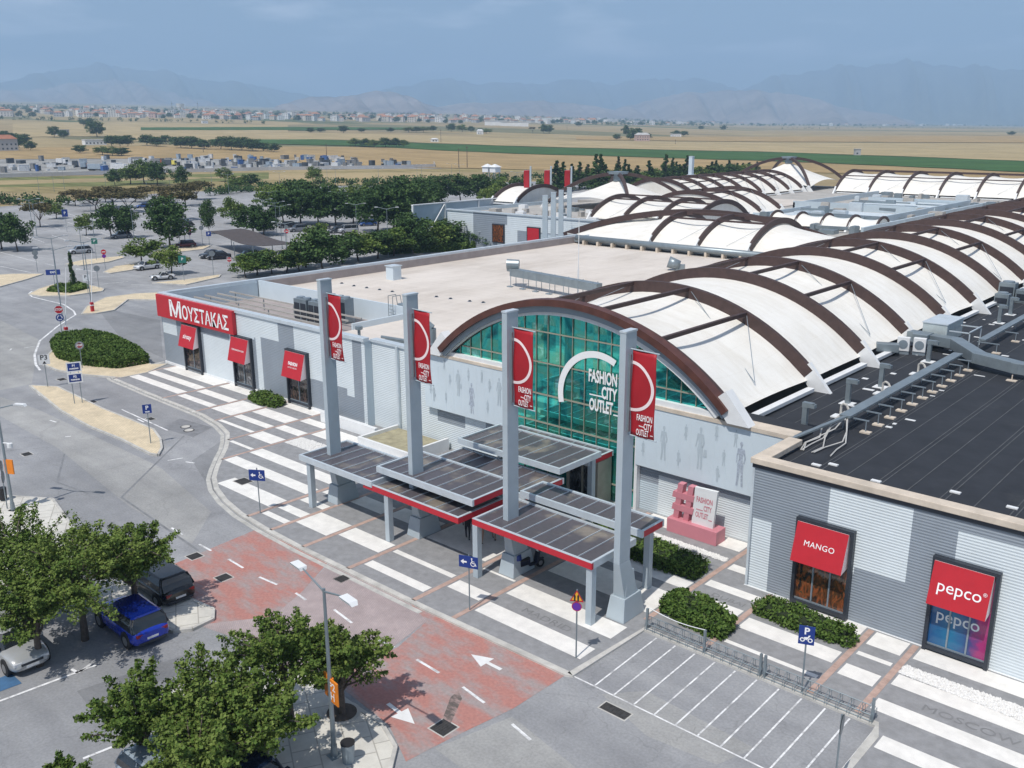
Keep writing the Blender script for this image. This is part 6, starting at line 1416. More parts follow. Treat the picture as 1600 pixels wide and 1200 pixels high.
for (px, py, rz, col, stl, lab) in [
    (126, 396, 2.75, 'silver2', 'hatch', 'lone silver hatchback on the open car park left of the round trees'),
    (190, 372, 2.75, 'grey', 'hatch', 'grey car under the paired trees in the left car park'), (289, 387, .15+PI, 'darkred', 'hatch', 'dark red hatchback beside the round tree trunk'),
    (330, 403, 2.7, 'dkgrey', 'sedan', 'dark car with a rounded roof in front of the shade sail, left one of two'), (342, 405, 2.75, 'black2', 'sedan', 'black car overlapping the dark car left of the shade sail'),
    (388, 404, 2.75, 'teal', 'hatch', 'dark teal car at the left end under the shade sail'), (410, 405, 2.75, 'dkgrey', 'hatch', 'dark grey car in the middle under the shade sail'), (424, 408, 2.75, 'silver2', 'hatch', 'silver nosed car under the shade sail next to the white van'),
    (444, 408, 2.75, 'white', 'van', 'white van under the right end of the shade sail'), (230, 421, 2.9, 'white', 'hatch', 'white fronted grey car under the low bushy tree near the white coupe'), (254, 437, 3.1, 'white', 'coupe', 'small white coupe beside the islet near the red fascia sign'),
    (466, 362, 2.8, 'grey', 'suv', 'grey off roader in the sun before the dense trees'), (448, 356, 2.8, 'black2', 'hatch', 'black car left of the grey off roader in the shade'), (502, 358, 2.8, 'dkgrey', 'hatch', 'dark car in the shade right of the grey off roader'),
    (528, 364, 2.8, 'dkgrey', 'hatch', 'dark grey car next to the pale grey van'), (544, 364, 2.8, 'silver2', 'van', 'pale grey van at the right end of the shaded row'), (575, 353, 2.8, 'blue2', 'hatch', 'blue car beneath the big dense trees'),
    (520, 384, 2.8, 'black2', 'hatch', 'black car roof showing behind the lower clump of trees'), (420, 349, 2.8, 'black2', 'suv', 'black car left under the dense round shrub'), (288, 355, 2.8, 'black2', 'hatch', 'dark car behind the round tree in the left car park'),
    (224, 325, 2.8, 'blue2', 'hatch', 'small blue car in the far left bays'), (415, 360, .2, 'dkgrey', 'hatch', 'dark car just beyond the shade sail'), (165, 335, 2.8, 'dkgrey', 'hatch', 'dark car under the brownish flat topped tree')]:
    x, y = G(px, py); az_ = math.atan2(-x, y); rz = az_+(PI if rz > .5 else 0)+{2.7: .45, 2.8: .35, 2.75: .2, 2.9: .5, 3.1: .1}.get(rz, .15); c = car(lab, mp_[col], {'van': 4.5, 'coupe': 3.6}.get(stl, 4.2), 1.76, {'van': 1.85, 'coupe': 1.25, 'suv': 1.68}.get(stl, 1.47), stl, detail=(stl != 'x')); place(c, x, y, rz)
# scooter under the canopy
t = lthing('scooter', (0, 0, 0), 0, 'dark scooter with a round blue top box parked under the canopy', 'scooter')
for x in (-.62, .62):
    o = MB().tube((x, -.06, .25), (x, .06, .25), .25, None, 18).build('wheel', m_tyre, t); MB().tube((x, -.065, .25), (x, .065, .25), .13, None, 12).build('rim', m_rim, o)
mb = MB(); mb.beam((-.75, 0, .55), (-.1, 0, .55), .30, .30); mb.beam((-.15, 0, .35), (.35, 0, .33), .30, .12); mb.beam((.33, 0, .33), (.48, 0, .95), .36, .10); mb.beam((.5, 0, .5), (.85, 0, .48), .16, .08); mb.build('body', mat('scooter_body', (.01, .012, .03), .3), t, bevel=.04)
MB().box(-.75, -.1, -.14, .14, .70, .80).build('seat', m_black, t, bevel=.03)
mb = MB(); mb.tube((.62, 0, .3), (.46, 0, 1.02), .035, None, 8); mb.tube((.44, -.33, 1.04), (.44, .33, 1.04), .022, None, 8); mb.build('handlebar', m_black, t)
MB().box(.40, .56, -.1, .1, .95, 1.10).build('headlight', m_white, t, bevel=.03)
mb = MB(); mb.tube((-.85, 0, .82), (-.85, 0, 1.12), .24, .20, 16); mb.build('top_box', m_blue, t, bevel=.04); mb = MB(); mb.beam((-.1, 0, .02), (-.1, .22, .26), .03, .03); mb.build('kickstand', m_steel, t)
x, y = G(829, 893); place(t, x, y, 1.35, PZ)
# people under the canopy
def person(label, x, y, rz, top, legs, stride=.18):
    J = {'pel': (0, 0, .95), 'ch': (0, 0, 1.30), 'nk': (0, 0, 1.48), 'hd': (.02, 0, 1.60), 'ht': (.02, 0, 1.72), 'sl': (0, .19, 1.40), 'sr': (0, -.19, 1.40), 'el': (-.03, .25, 1.13), 'er': (.06, -.25, 1.14), 'wl': (.10, .26, .90), 'wr': (.22, -.22, .98), 'hl': (.14, .26, .82), 'hr': (.30, -.20, 1.0),
         'pl': (0, .10, .90), 'pr': (0, -.10, .90), 'kl': (stride*.6, .11, .50), 'kr': (-stride*.3, -.11, .50), 'al': (stride, .11, .09), 'ar': (-stride*1.2, -.11, .11), 'tl': (stride+.18, .12, .03), 'tr': (-stride*1.2+.17, -.12, .04)}
    Rr = dict(pel=.15, ch=.16, nk=.055, hd=.095, ht=.085, sl=.07, sr=.07, el=.045, er=.045, wl=.03, wr=.03, hl=.035, hr=.035, pl=.10, pr=.10, kl=.06, kr=.06, al=.04, ar=.04, tl=.035, tr=.035)
    E_ = [('pel', 'ch'), ('ch', 'nk'), ('nk', 'hd'), ('hd', 'ht'), ('ch', 'sl'), ('ch', 'sr'), ('sl', 'el'), ('el', 'wl'), ('wl', 'hl'), ('sr', 'er'), ('er', 'wr'), ('wr', 'hr'), ('pel', 'pl'), ('pel', 'pr'), ('pl', 'kl'), ('kl', 'al'), ('al', 'tl'), ('pr', 'kr'), ('kr', 'ar'), ('ar', 'tr')]
    ks = list(J); me = bpy.data.meshes.new('person'); me.from_pydata([J[k] for k in ks], [(ks.index(a), ks.index(b)) for a, b in E_], []); o = bpy.data.objects.new('person', me); COL.objects.link(o)
    sk = o.modifiers.new('sk', 'SKIN'); 
    if not me.skin_vertices: 
        bm = bmesh.new(); bm.from_mesh(me); bm.verts.layers.skin.verify(); bm.to_mesh(me); bm.free()
    for i, k in enumerate(ks): v = me.skin_vertices[0].data[i]; v.radius = (Rr[k], Rr[k]*(1.25 if k in ('ch', 'pel') else 1)); v.use_root = (k == 'pel')
    ss = o.modifiers.new('ss', 'SUBSURF'); ss.levels = 1; ss.render_levels = 1
    m, tt, b = newmat('person_'+label[:5]); g = N(tt, 'ShaderNodeTexCoord'); s = N(tt, 'ShaderNodeSeparateXYZ'); tt.links.new(g.outputs['Object'], s.inputs[0])
    mr = N(tt, 'ShaderNodeMath'); mr.operation = 'MULTIPLY'; mr.inputs[1].default_value = .5; tt.links.new(s.outputs[2], mr.inputs[0])
    c = ramp(tt, mr.outputs[0], [(0, (.02, .02, .02)), (.055, legs), (.475, top), (.735, (.5, .3, .22)), (.83, (.03, .02, .015))]); tt.nodes[-1].color_ramp.interpolation = 'CONSTANT'
    tt.links.new(c, b.inputs['Base Color']); b.inputs['Roughness'].default_value = .8; me.materials.append(m)
    o.location = (x, y, PZ); o.rotation_euler = (0, 0, rz); tag(o, label, 'person'); return o
x, y = G(731, 846); person('person in black clothes walking under the canopy behind the post', x, y, 2.2, (.012, .012, .015), (.012, .012, .02))
x, y = G(752, 851); person('person in a dark red top and shorts walking under the canopy, right of the post', x, y, 2.0, (.12, .02, .03), (.40, .25, .18), .22)
x, y = G(758, 846); person('person in dark clothes with bare legs beside the one in the dark red top', x+.4, y+.3, 2.0, (.03, .03, .035), (.30, .2, .16), .15)
# ================================================================ VEGETATION
def leaf_mesh(name, clusters, per, size, m, seed, up=.35, flat=.8, extra=None, mats=None):
    rg = np.random.RandomState(seed); C = np.repeat(np.array([c[:3] for c in clusters]), per, axis=0); R = np.repeat(np.array([c[3] for c in clusters]), per)
    n = len(C); d = rg.normal(size=(n, 3)); d /= np.linalg.norm(d, axis=1)[:, None]; rr = rg.rand(n)**.45
    P = C+d*(R*rr)[:, None]*np.array([1, 1, flat])
    nr = rg.normal(size=(n, 3))*.75+d*.5; nr[:, 2] += up; nr /= np.linalg.norm(nr, axis=1)[:, None]
    a = np.cross(nr, rg.normal(size=(n, 3))); a /= np.linalg.norm(a, axis=1)[:, None]; b = np.cross(nr, a)
    s = size*(.6+.8*rg.rand(n))[:, None]
    V = np.stack([P-a*s*.5, P+b*s*.34-nr*s*.08, P+a*s*.5, P-b*s*.34-nr*s*.08], axis=1).reshape(-1, 3)
    me = bpy.data.meshes.new(name); me.vertices.add(len(V)); me.vertices.foreach_set('co', V.ravel()); me.loops.add(4*n); me.loops.foreach_set('vertex_index', np.arange(4*n, dtype=np.int32))
    me.polygons.add(n); me.polygons.foreach_set('loop_start', np.arange(0, 4*n, 4, dtype=np.int32)); me.polygons.foreach_set('loop_total', np.full(n, 4, dtype=np.int32)); me.materials.append(m); me.update(calc_edges=True); me.validate(); return me
def tree(name, label, cat, H, R, seed, m, nclu=26, per=60, size=.30, trunk=.35, flatten=.75, cr=.34, group=None, limbs=7, shape='round', r0=.16):
    rg = random.Random(seed); t = lthing(name, (0, 0, 0), 0, label, cat, group); zc = H*(.58 if shape != 'flat' else .86); cl = []
    for i in range(nclu):
        a = rg.uniform(0, 2*PI); u = rg.uniform(-1, 1); k = rg.uniform(.45, 1.0); 
        if shape == 'flat': u = rg.uniform(-.3, .45)
        s = math.sqrt(max(0, 1-u*u)); rx = R*rg.uniform(.75, 1.12)
        z = zc+u*k*(H*(1-trunk)/2)*1.0
        if shape == 'cone': 
            v = (i+.5)/nclu; z = H*(.12+.86*v); rad = R*(1-v)**.8; cl.append((rad*.55*math.cos(a), rad*.55*math.sin(a), z, max(.25, rad*.6))); continue
        cl.append((s*k*rx*math.cos(a), s*k*rx*math.sin(a), z, R*cr*rg.uniform(.65, 1.2)))
    me = leaf_mesh('crown', cl, per, size, m, seed, flat=flatten); o = bpy.data.objects.new('crown', me); COL.objects.link(o); o.parent = t
    mb = MB(); ht = H*trunk if shape != 'cone' else H*.9
    bend = (rg.uniform(-.2, .2), rg.uniform(-.2, .2))
    top = (bend[0], bend[1], ht+.2); mb.tube((0, 0, -.05), (bend[0]*.5, bend[1]*.5, ht*.5), r0*1.15, r0*.9, 9); mb.tube((bend[0]*.5, bend[1]*.5, ht*.5), top, r0*.9, r0*.75, 9)
    mb.build('trunk', m_bark, t)
    if shape != 'cone':
        mb = MB()
        for i in range(min(limbs, len(cl))):
            c = cl[i]; mid = (c[0]*.45+bend[0], c[1]*.45+bend[1], ht+(c[2]-ht)*.55); mb.tube(top, mid, r0*.55, r0*.35, 6); mb.tube(mid, c[:3], r0*.35, r0*.10, 5)
        mb.build('limb', m_bark, t)
    return t
def spray_tree(label, x, y, zc, R, seed, m, nb=70, z0=.1, r0=.15, size=.17, dens=150):
    """street tree seen close: trunk, limbs and many leafy sprays that thin out towards their tips"""
    rg = np.random.RandomState(seed); t = lthing('plane_tree', (0, 0, 0), 0, label, 'tree'); ht = zc*.45; Ps, Sz, Dr = [], [], []
    mb = MB(); mb.tube((0, 0, -.1), (.05, .03, ht), r0*1.15, r0*.8, 10); mb.build('trunk', m_bark, t); lb = MB()
    for i in range(nb):
        a = rg.rand()*2*PI; el = rg.uniform(-.25, 1.0); L = R*rg.uniform(.62, 1.12)*(1.0-.22*max(0, el)); 
        tip = np.array([math.cos(a)*L*math.cos(el*1.15), math.sin(a)*L*math.cos(el*1.15), zc-.25*R+L*math.sin(el*1.15)*.78])
        st = np.array([math.cos(a)*R*.12, math.sin(a)*R*.12, ht+rg.uniform(0, zc*.3)]); mid = (st+tip)/2+np.array([0, 0, R*.12])+rg.normal(size=3)*.15
        if i < 26: lb.tube((.05, .03, ht*rg.uniform(.8, 1)), tuple(st), r0*.5, r0*.3, 5); lb.tube(tuple(st), tuple(mid), r0*.3, r0*.18, 5); lb.tube(tuple(mid), tuple(tip), r0*.18, .012, 4)
        n = int(dens*rg.uniform(.6, 1.3)); u = .22+.80*rg.rand(n)**.8; p = (1-u)[:, None]**2*st+2*(u*(1-u))[:, None]*mid+(u**2)[:, None]*tip
        w = (R*.20*(1.12-u)+.10)[:, None]; off = rg.normal(size=(n, 3)); off /= np.linalg.norm(off, axis=1)[:, None]; off *= (rg.rand(n)**.5)[:, None]
        # side twigs make the outline ragged
        k = rg.randint(0, 7, n); tw = rg.normal(size=(7, 3)); tw /= np.linalg.norm(tw, axis=1)[:, None]; tw[:, 2] = tw[:, 2]*.5+.15
        Ps.append(p+off*w*np.array([1, 1, .6])+tw[k]*(R*.17*rg.rand(n)[:, None]*(1.2-u)[:, None])); Dr.append(off+tw[k]*.5)
    lb.build('limb', m_bark, t)
    P = np.concatenate(Ps); d = np.concatenate(Dr); n = len(P)
    nr = rg.normal(size=(n, 3))*.55+d*.35; nr[:, 2] += .55; nr /= np.linalg.norm(nr, axis=1)[:, None]; a_ = np.cross(nr, rg.normal(size=(n, 3))); a_ /= np.linalg.norm(a_, axis=1)[:, None]; b_ = np.cross(nr, a_)
    s_ = size*(.55+.9*rg.rand(n))[:, None]
    # five pointed leaf outline: six vertices fanned from the stalk
    pts = [(-.5, 0), (-.05, -.42), (.12, -.16), (.55, 0), (.12, .16), (-.05, .42)]
    V = np.stack([P+a_*s_*u_+b_*s_*v_-nr*s_*.10*(abs(v_)*2) for u_, v_ in pts], axis=1).reshape(-1, 3); q = 6
    me = bpy.data.meshes.new('crown'); me.vertices.add(len(V)); me.vertices.foreach_set('co', V.ravel()); me.loops.add(q*n); me.loops.foreach_set('vertex_index', np.arange(q*n, dtype=np.int32))
    me.polygons.add(n); me.polygons.foreach_set('loop_start', np.arange(0, q*n, q, dtype=np.int32)); me.polygons.foreach_set('loop_total', np.full(n, q, dtype=np.int32)); me.materials.append(m); me.update(calc_edges=True)
    o = bpy.data.objects.new('crown', me); COL.objects.link(o); o.parent = t; t.location = (x, y, z0); t.rotation_euler = (0, 0, seed*1.1); return t
near = [(115, 872, 4.1, 3.9, 1, 'big leafy tree at the left, its crown over the blue car'), (12, 845, 4.0, 3.4, 2, 'leafy tree cut by the left edge above the silver wagon'), (45, 930, 3.4, 2.3, 12, 'low leafy crown at the left edge over the silver wagon'),
        (200, 850, 3.7, 2.5, 13, 'leafy crown reaching out over the black car'),
        (325, 1075, 3.4, 2.7, 3, 'biggest leafy tree at the bottom of the picture, left part of the clump'), (445, 995, 4.1, 2.6, 4, 'tall leafy tree behind the foreground lamp post'), (548, 1050, 2.8, 2.3, 5, 'leafy tree right of the foreground lamp post standing in a round pit'),
        (300, 1165, 3.2, 2.3, 15, 'leafy tree at the bottom edge over the pale car roof'),
        (405, 1105, 3.2, 2.0, 6, 'leafy tree just left of the orange P2 board'), (215, 1090, 3.3, 2.1, 14, 'leafy tree at the lower left of the bottom clump'), (85, 1218, 3.4, 1.3, 7, 'small leafy tree top at the bottom left corner')]
for px, py, zc, R, sd_, lab in near:
    x, y = G(px, py, zc)
    if sd_ == 5: x, y = -26.35, 19.15
    spray_tree(lab, x, y, zc, R, sd_, m_leaf, nb=int(44*(R/3)**1.5)+15, dens=235, size=.132)
x, y = -26.35, 19.15 
tp = lthing('tree_pit', (x, y, .14), 0, 'round dark tree pit ring in the pale pavers under the foreground tree', 'tree pit'); MB().tube((0, 0, 0), (0, 0, .03), .75, .75, 24).build('ring', m_kerb, tp); MB().tube((0, 0, .03), (0, 0, .05), .6, .6, 24).build('soil', m_bark, tp)
# mid-distance trees, four kinds copied
protos = [tree('car_park_tree', 'x', 'tree', 7.0, 3.3, 20+i, m_leafd if i < 2 else (m_leaf if i == 2 else m_leafb), nclu=34, per=80, size=.42, trunk=.26, cr=.36, shape='flat' if i == 3 else 'round', r0=.13) for i in range(4)]
pused = [False]*4
mid = [('beside the left edge', [(28, 393, 7, 3.1, 0), (3, 390, 7.5, 3.4, 1)]), ('in the open left car park', [(63, 355, 5.5, 3.0, 3), (135, 368, 5, 2.2, 2), (88, 342, 4.5, 2.6, 2)]), ('of the pair shading the grey car', [(175, 373, 7, 3.3, 0), (199, 372, 6.6, 2.5, 1)]),
       ('round and dark behind the dark red car', [(266, 387, 8.6, 4.0, 0), (258, 362, 8, 4.2, 0), (276, 345, 7, 4.2, 3)]), ('slim, left of the shade sail', [(327, 366, 7.6, 1.7, 1)]), ('just beyond the shade sail', [(364, 350, 6.6, 3.2, 2), (395, 366, 6.5, 4.2, 0), (412, 368, 5.5, 3.6, 0)]),
       ('of the low bushy pair by the white coupe', [(222, 412, 4.6, 3.1, 2), (268, 428, 4.4, 2.6, 2)]), ('at the far left bays', [(150, 330, 5, 4.5, 3), (178, 325, 5.5, 4.8, 3), (200, 332, 5.5, 4.5, 3), (118, 322, 4.5, 3.2, 3), (165, 316, 4.5, 3.5, 3), (308, 312, 5.5, 4.2, 3), (240, 318, 5, 4, 3), (290, 322, 6, 4.5, 3), (212, 316, 4, 3, 3)]),
       ('in the clump right of the shade sail', [(444, 352, 8, 4.2, 0), (470, 350, 8.5, 4.6, 0), (498, 352, 8.5, 4.6, 1), (525, 352, 8, 4.4, 0), (552, 350, 7.5, 4.0, 1), (433, 334, 7.5, 4.5, 2), (458, 330, 8.5, 4.6, 0), (486, 332, 8, 4.6, 0), (515, 330, 8, 4.6, 1), (545, 332, 7, 4, 2), (421, 322, 6.5, 3.6, 2), (470, 318, 6, 3.6, 2)]),
       ('in the darkest clump before the screen wall', [(590, 362, 9.5, 5, 0), (615, 360, 9.5, 5, 0), (640, 355, 10, 5, 0), (665, 340, 9.5, 5, 1), (600, 340, 9.5, 5, 0), (630, 334, 10, 5, 0), (575, 345, 8, 4.4, 1), (660, 322, 8.5, 4.8, 0), (690, 318, 8.5, 4.8, 1), (720, 316, 8.5, 4.8, 0), (750, 314, 8, 4.6, 1), (780, 312, 7.5, 4.4, 2), (810, 316, 7.5, 4.4, 0), (572, 330, 7, 4, 2), (620, 316, 7, 4.2, 0), (770, 326, 7, 4, 2), (848, 310, 6, 3.6, 2)]),
       ('in the row behind the beige roof parapet', [(505, 425, 7, 4.2, 0), (478, 418, 5.6, 3.2, 2), (535, 412, 5, 3.5, 1), (560, 408, 5, 3.6, 2), (590, 404, 5, 3.6, 0), (615, 400, 5.4, 3.8, 2), (645, 396, 6.6, 4.0, 0), (672, 392, 5.6, 3.6, 2), (700, 388, 5, 3.4, 0), (500, 392, 5.5, 2.6, 2), (640, 380, 6, 3.8, 0), (690, 372, 5, 3.4, 2), (722, 384, 4.4, 3.2, 0), (745, 386, 3.6, 3, 1), (770, 388, 3.4, 3, 0), (665, 366, 6, 3.5, 2)]),
       ('bushy, at the corner of the beige roof', [(384, 434, 3.6, 2.6, 2), (402, 430, 3.8, 2.8, 0), (425, 428, 3.8, 2.8, 2), (448, 426, 3.6, 2.8, 0), (468, 424, 3.2, 2.6, 2)]),
       ('by the scrap yard in the dry grass', [(204, 288, 8.5, 5.2, 2), (226, 288, 10, 6.0, 2), (246, 290, 9, 4.6, 0), (283, 293, 8.5, 3.6, 0), (180, 290, 6.5, 3.4, 0)]), ('at the far edge of the left bays', [(352, 284, 6.5, 3.4, 2), (368, 298, 5.5, 4.2, 2), (392, 292, 5, 3.6, 0), (490, 286, 6.8, 3.6, 2), (470, 300, 4.5, 3.4, 2), (560, 312, 5, 3.4, 2), (580, 306, 4.6, 3, 2)]),
       ('far left by the red roofed house', [(30, 232, 9, 6, 0), (38, 226, 9, 6, 0), (20, 222, 8, 5.5, 1), (48, 236, 7, 4.6, 0), (8, 218, 8, 5.6, 1), (85, 215, 11, 6.5, 0), (100, 217, 8, 5, 0), (152, 215, 16, 9, 0), (140, 202, 14, 7, 0), (130, 196, 9, 6, 1)]),
       ('along the field hedge beyond the yard', [(175, 229, 9, 7, 0), (188, 229, 9, 7, 0), (200, 229, 9, 6, 1), (230, 228, 9, 7, 0), (245, 230, 8, 6, 1), (260, 226, 8, 7, 0), (283, 232, 9, 7.5, 0), (300, 233, 10, 8, 1), (320, 234, 8, 7, 0), (345, 234, 10, 8, 0), (362, 235, 11, 8, 0), (378, 236, 11, 8, 1), (395, 237, 9, 7, 0), (412, 237, 7, 6, 0), (428, 238, 7, 5.5, 0), (160, 243, 6, 5, 2), (176, 244, 6, 6, 2), (190, 244, 6, 6, 0), (125, 240, 6, 5, 0),
                                                  (556, 229, 7, 6, 2), (570, 230, 7, 6.5, 0), (585, 231, 7, 6, 2), (603, 231, 8, 7, 0), (620, 231, 8, 7, 0), (630, 231, 7, 6, 2)]),
       ('scattered over the middle fields', [(485, 208, 7, 6, 0), (500, 207, 6, 6, 1), (537, 208, 10, 8, 0), (565, 207, 6, 6, 1), (610, 207, 7, 6, 0), (638, 207, 8, 9, 2), (650, 207, 8, 9, 0), (662, 207, 8, 8, 2), (676, 206, 9, 6, 0), (705, 206, 12, 8, 0), (722, 207, 12, 9, 2), (736, 207, 9, 6, 0), (750, 208, 7, 7, 1), (760, 209, 7, 7, 2), (850, 209, 14, 7, 0), (858, 209, 13, 8, 0), (979, 214, 15, 6, 0), (994, 220, 14, 9, 0), (1010, 218, 8, 6, 1), (963, 219, 7, 5, 1), (1058, 213, 9, 9, 0), (1068, 213, 8, 7, 1), (985, 219, 8, 6, 0), (904, 198, 12, 9, 0), (1130, 204, 12, 8, 0), (1095, 203, 10, 8, 0), (832, 208, 8, 5, 3), (1580, 212, 8, 8, 0)]),
       ('under the cypresses behind the near cone', [(880, 296, 5, 4, 2), (905, 294, 6, 4, 0), (1020, 288, 6, 4.5, 2), (1045, 286, 7, 5, 2), (1065, 284, 7, 5, 2), (1095, 282, 6, 5, 2), (1120, 280, 6, 5, 0), (990, 292, 6, 4.5, 2), (960, 290, 6, 4, 0), (1010, 300, 6, 5, 2), (1140, 278, 6, 5, 0), (1165, 276, 6, 5, 2), (1030, 300, 5, 4, 2)])]
KN = ['dark round tree', 'dark dense tree', 'fresh green tree', 'flat topped brownish tree']
ORD = ['first', 'second', 'third', 'fourth', 'fifth', 'sixth', 'seventh', 'eighth', 'ninth', 'tenth', 'eleventh', 'twelfth']
def ordn(k): return ORD[k] if k < 12 else ('number %d' % (k+1))
for place_, lst in mid:
    far = 'far left by' in place_ or 'field' in place_
    order = sorted(range(len(lst)), key=lambda i: lst[i][0])
    for i, (px, py, h, R, k) in enumerate(lst):
        if far: X, Y, Zg = GT(px, py)
        else: (X, Y), Zg = G(px, py), 0.0
        o = copy_tree(protos[k]) if pused[k] else protos[k]; pused[k] = True
        o.location = (X, Y, Zg); o.rotation_euler = (0, 0, rnd.uniform(0, 6.28)); s = R/3.0*rnd.uniform(.95, 1.15); o.scale = (s, s, h/7.0*rnd.uniform(.95, 1.05))
        o['label'] = f"{KN[k]} {place_}" + (f", {ordn(order.index(i))} from the left" if len(lst) > 1 else ''); o['category'] = 'tree'; o['group'] = 'trees '+place_
        o.name = 'car_park_tree' if not far else 'field_tree'
# cypresses
cy = [tree('cypress', 'x', 'cypress', 12, 2.2, 60+i, m_leafd, nclu=26, per=70, size=.5, shape='cone', flatten=1.2, r0=.18) for i in range(2)]; cu = [0, 0]
CY = [(870, 250, 300), (880, 252, 300), (893, 255, 298), (905, 252, 296), (918, 256, 295), (931, 240, 300), (938, 240, 300), (945, 256, 298), (965, 244, 296), (976, 248, 295), (982, 256, 293), (1013, 250, 292), (1017, 262, 290), (1039, 240, 292), (1050, 245, 290), (1056, 252, 288), (1061, 256, 288), (1072, 242, 286), (1067, 256, 286),
      (1112, 252, 280), (1118, 250, 280), (1126, 258, 278), (1138, 250, 276), (1151, 260, 275), (1160, 262, 275), (1170, 260, 274), (1182, 262, 272), (1104, 262, 280), (995, 258, 294), (925, 262, 296)]
for i, (px, pt, pb) in enumerate(CY):
    X, Y = G(px, pb); d = math.hypot(X, Y); top = CAMH+ray(px, pt)[2]/math.hypot(*ray(px, pt)[:2])*d; k = i % 2
    o = copy_tree(cy[k]) if cu[k] else cy[k]; cu[k] = 1; o.location = (X, Y, 0); s = rnd.uniform(1.15, 1.8); o.scale = (s, s, max(6, top)/12); o.rotation_euler = (0, 0, i*1.3)
    o['label'] = f'dark pointed cypress in the row behind the vaults, {ordn(i)} of the row'; o['group'] = 'dark cypresses behind the mall'; o['category'] = 'cypress'
t = tree('cypress', 'little dark cypress on the grassy islet in the roundabout', 'cypress', 4.9, .55, 77, m_leafd, nclu=26, per=90, size=.16, shape='cone', flatten=1.6, r0=.07); t.location = (*G(115, 449), .2)
# hedges and shrubs
def hedge(name, label, pts, h, m=m_leafh, dens=260, size=.15, seed=1, cat='hedge', bump=.12, z0=PZ, up=.5, spiky=0):
    """clipped hedge: dark core with a skin of leaves; pts = footprint polygon"""
    t = thing(name, (pts[0][0], pts[0][1], z0), 0, label, cat); cx = sum(p[0] for p in pts)/len(pts); cy_ = sum(p[1] for p in pts)/len(pts)
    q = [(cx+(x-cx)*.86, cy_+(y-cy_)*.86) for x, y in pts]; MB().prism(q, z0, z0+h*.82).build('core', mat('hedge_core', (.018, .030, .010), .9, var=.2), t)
    rg = random.Random(seed); cl = []; n = len(pts)
    xs = [p[0] for p in pts]; ys = [p[1] for p in pts]
    def inside(x, y):
        c = False; j = n-1
        for i in range(n):
            if (pts[i][1] > y) != (pts[j][1] > y) and x < (pts[j][0]-pts[i][0])*(y-pts[i][1])/(pts[j][1]-pts[i][1])+pts[i][0]: c = not c
            j = i
        return c
    area = abs(sum(pts[i][0]*pts[(i+1) % n][1]-pts[(i+1) % n][0]*pts[i][1] for i in range(n)))/2
    k = int(area*14)+20
    while len(cl) < k:
        x, y = rg.uniform(min(xs), max(xs)), rg.uniform(min(ys), max(ys))
        if inside(x, y): cl.append((x, y, z0+h*(.86+bump*math.sin(x*2.1)*math.cos(y*1.7)), .22 if not spiky else .26))
    for i in range(n):
        a, b = pts[i], pts[(i+1) % n]; L = math.hypot(b[0]-a[0], b[1]-a[1]); m_ = max(1, int(L/.22))
        for j in range(m_):
            u = (j+.5)/m_
            for zz in np.arange(.12, h*.9, .24): cl.append((a[0]+(b[0]-a[0])*u+rg.uniform(-.07, .07), a[1]+(b[1]-a[1])*u+rg.uniform(-.07, .07), z0+zz, .18))
    me = leaf_mesh('foliage', cl, max(6, int(dens/12)), size, m, seed, up=up, flat=1.0); o = bpy.data.objects.new('foliage', me); COL.objects.link(o); o.parent = t; o.location = -woff(t)
    return t
hedge('clipped_hedge', 'big clipped hedge filling the rounded end of the tan pavement', [(-85.9, 41.9), (-86.2, 38.9), (-90, 37.3), (-94.5, 36.9), (-99.5, 38.3), (-103.0, 40.6), (-102.2, 43.4), (-98, 44.0), (-91, 43.2)], 1.0, dens=210, size=.20, seed=3, z0=.1, bump=.07)
hedge('shrub', 'small round shrub against the left facade by the second window', [(-67.6, 42.6), (-67.4, 41.4), (-65.4, 41.1), (-63.6, 41.5), (-63.8, 42.5), (-65.5, 42.9)], .6, dens=230, size=.17, seed=5)
hedge('clipped_hedge', 'clipped hedge row before the hashtag sculpture', [(-29.2, 38.3), (-29.0, 39.9), (-26.0, 39.9), (-21.9, 39.4), (-21.8, 38.2), (-24, 37.9)], .75, dens=300, size=.14, seed=6)
hedge('clipped_hedge', 'spiky clump of shrubs behind the rope', [(-21.3, 34.3), (-21.2, 35.8), (-19.9, 36.0), (-17.9, 35.1), (-17.9, 33.9), (-19.5, 33.9)], .75, dens=330, size=.17, seed=7, bump=.2)
hedge('clipped_hedge', 'long clipped hedge below the MANGO window', [(-17.95, 37.05), (-17.8, 38.35), (-15.0, 38.25), (-13.4, 38.0), (-13.3, 37.15), (-15.5, 36.9)], .62, dens=300, size=.14, seed=8)
g_isl = [G(*p) for p in [(75, 457), (90, 449), (125, 446), (138, 452), (110, 459)]]
hedge('islet_planting', 'low green ground planting on the cypress islet', g_isl, .4, dens=60, size=.35, seed=9, cat='plants')
hb = [G(*p) for p in [(570, 378), (640, 362), (700, 372), (802, 379), (720, 392), (600, 398)]]
hedge('clipped_hedge', 'wide low hedge in front of the building with posters', hb, 1.3, dens=22, size=.8, seed=10, z0=0)
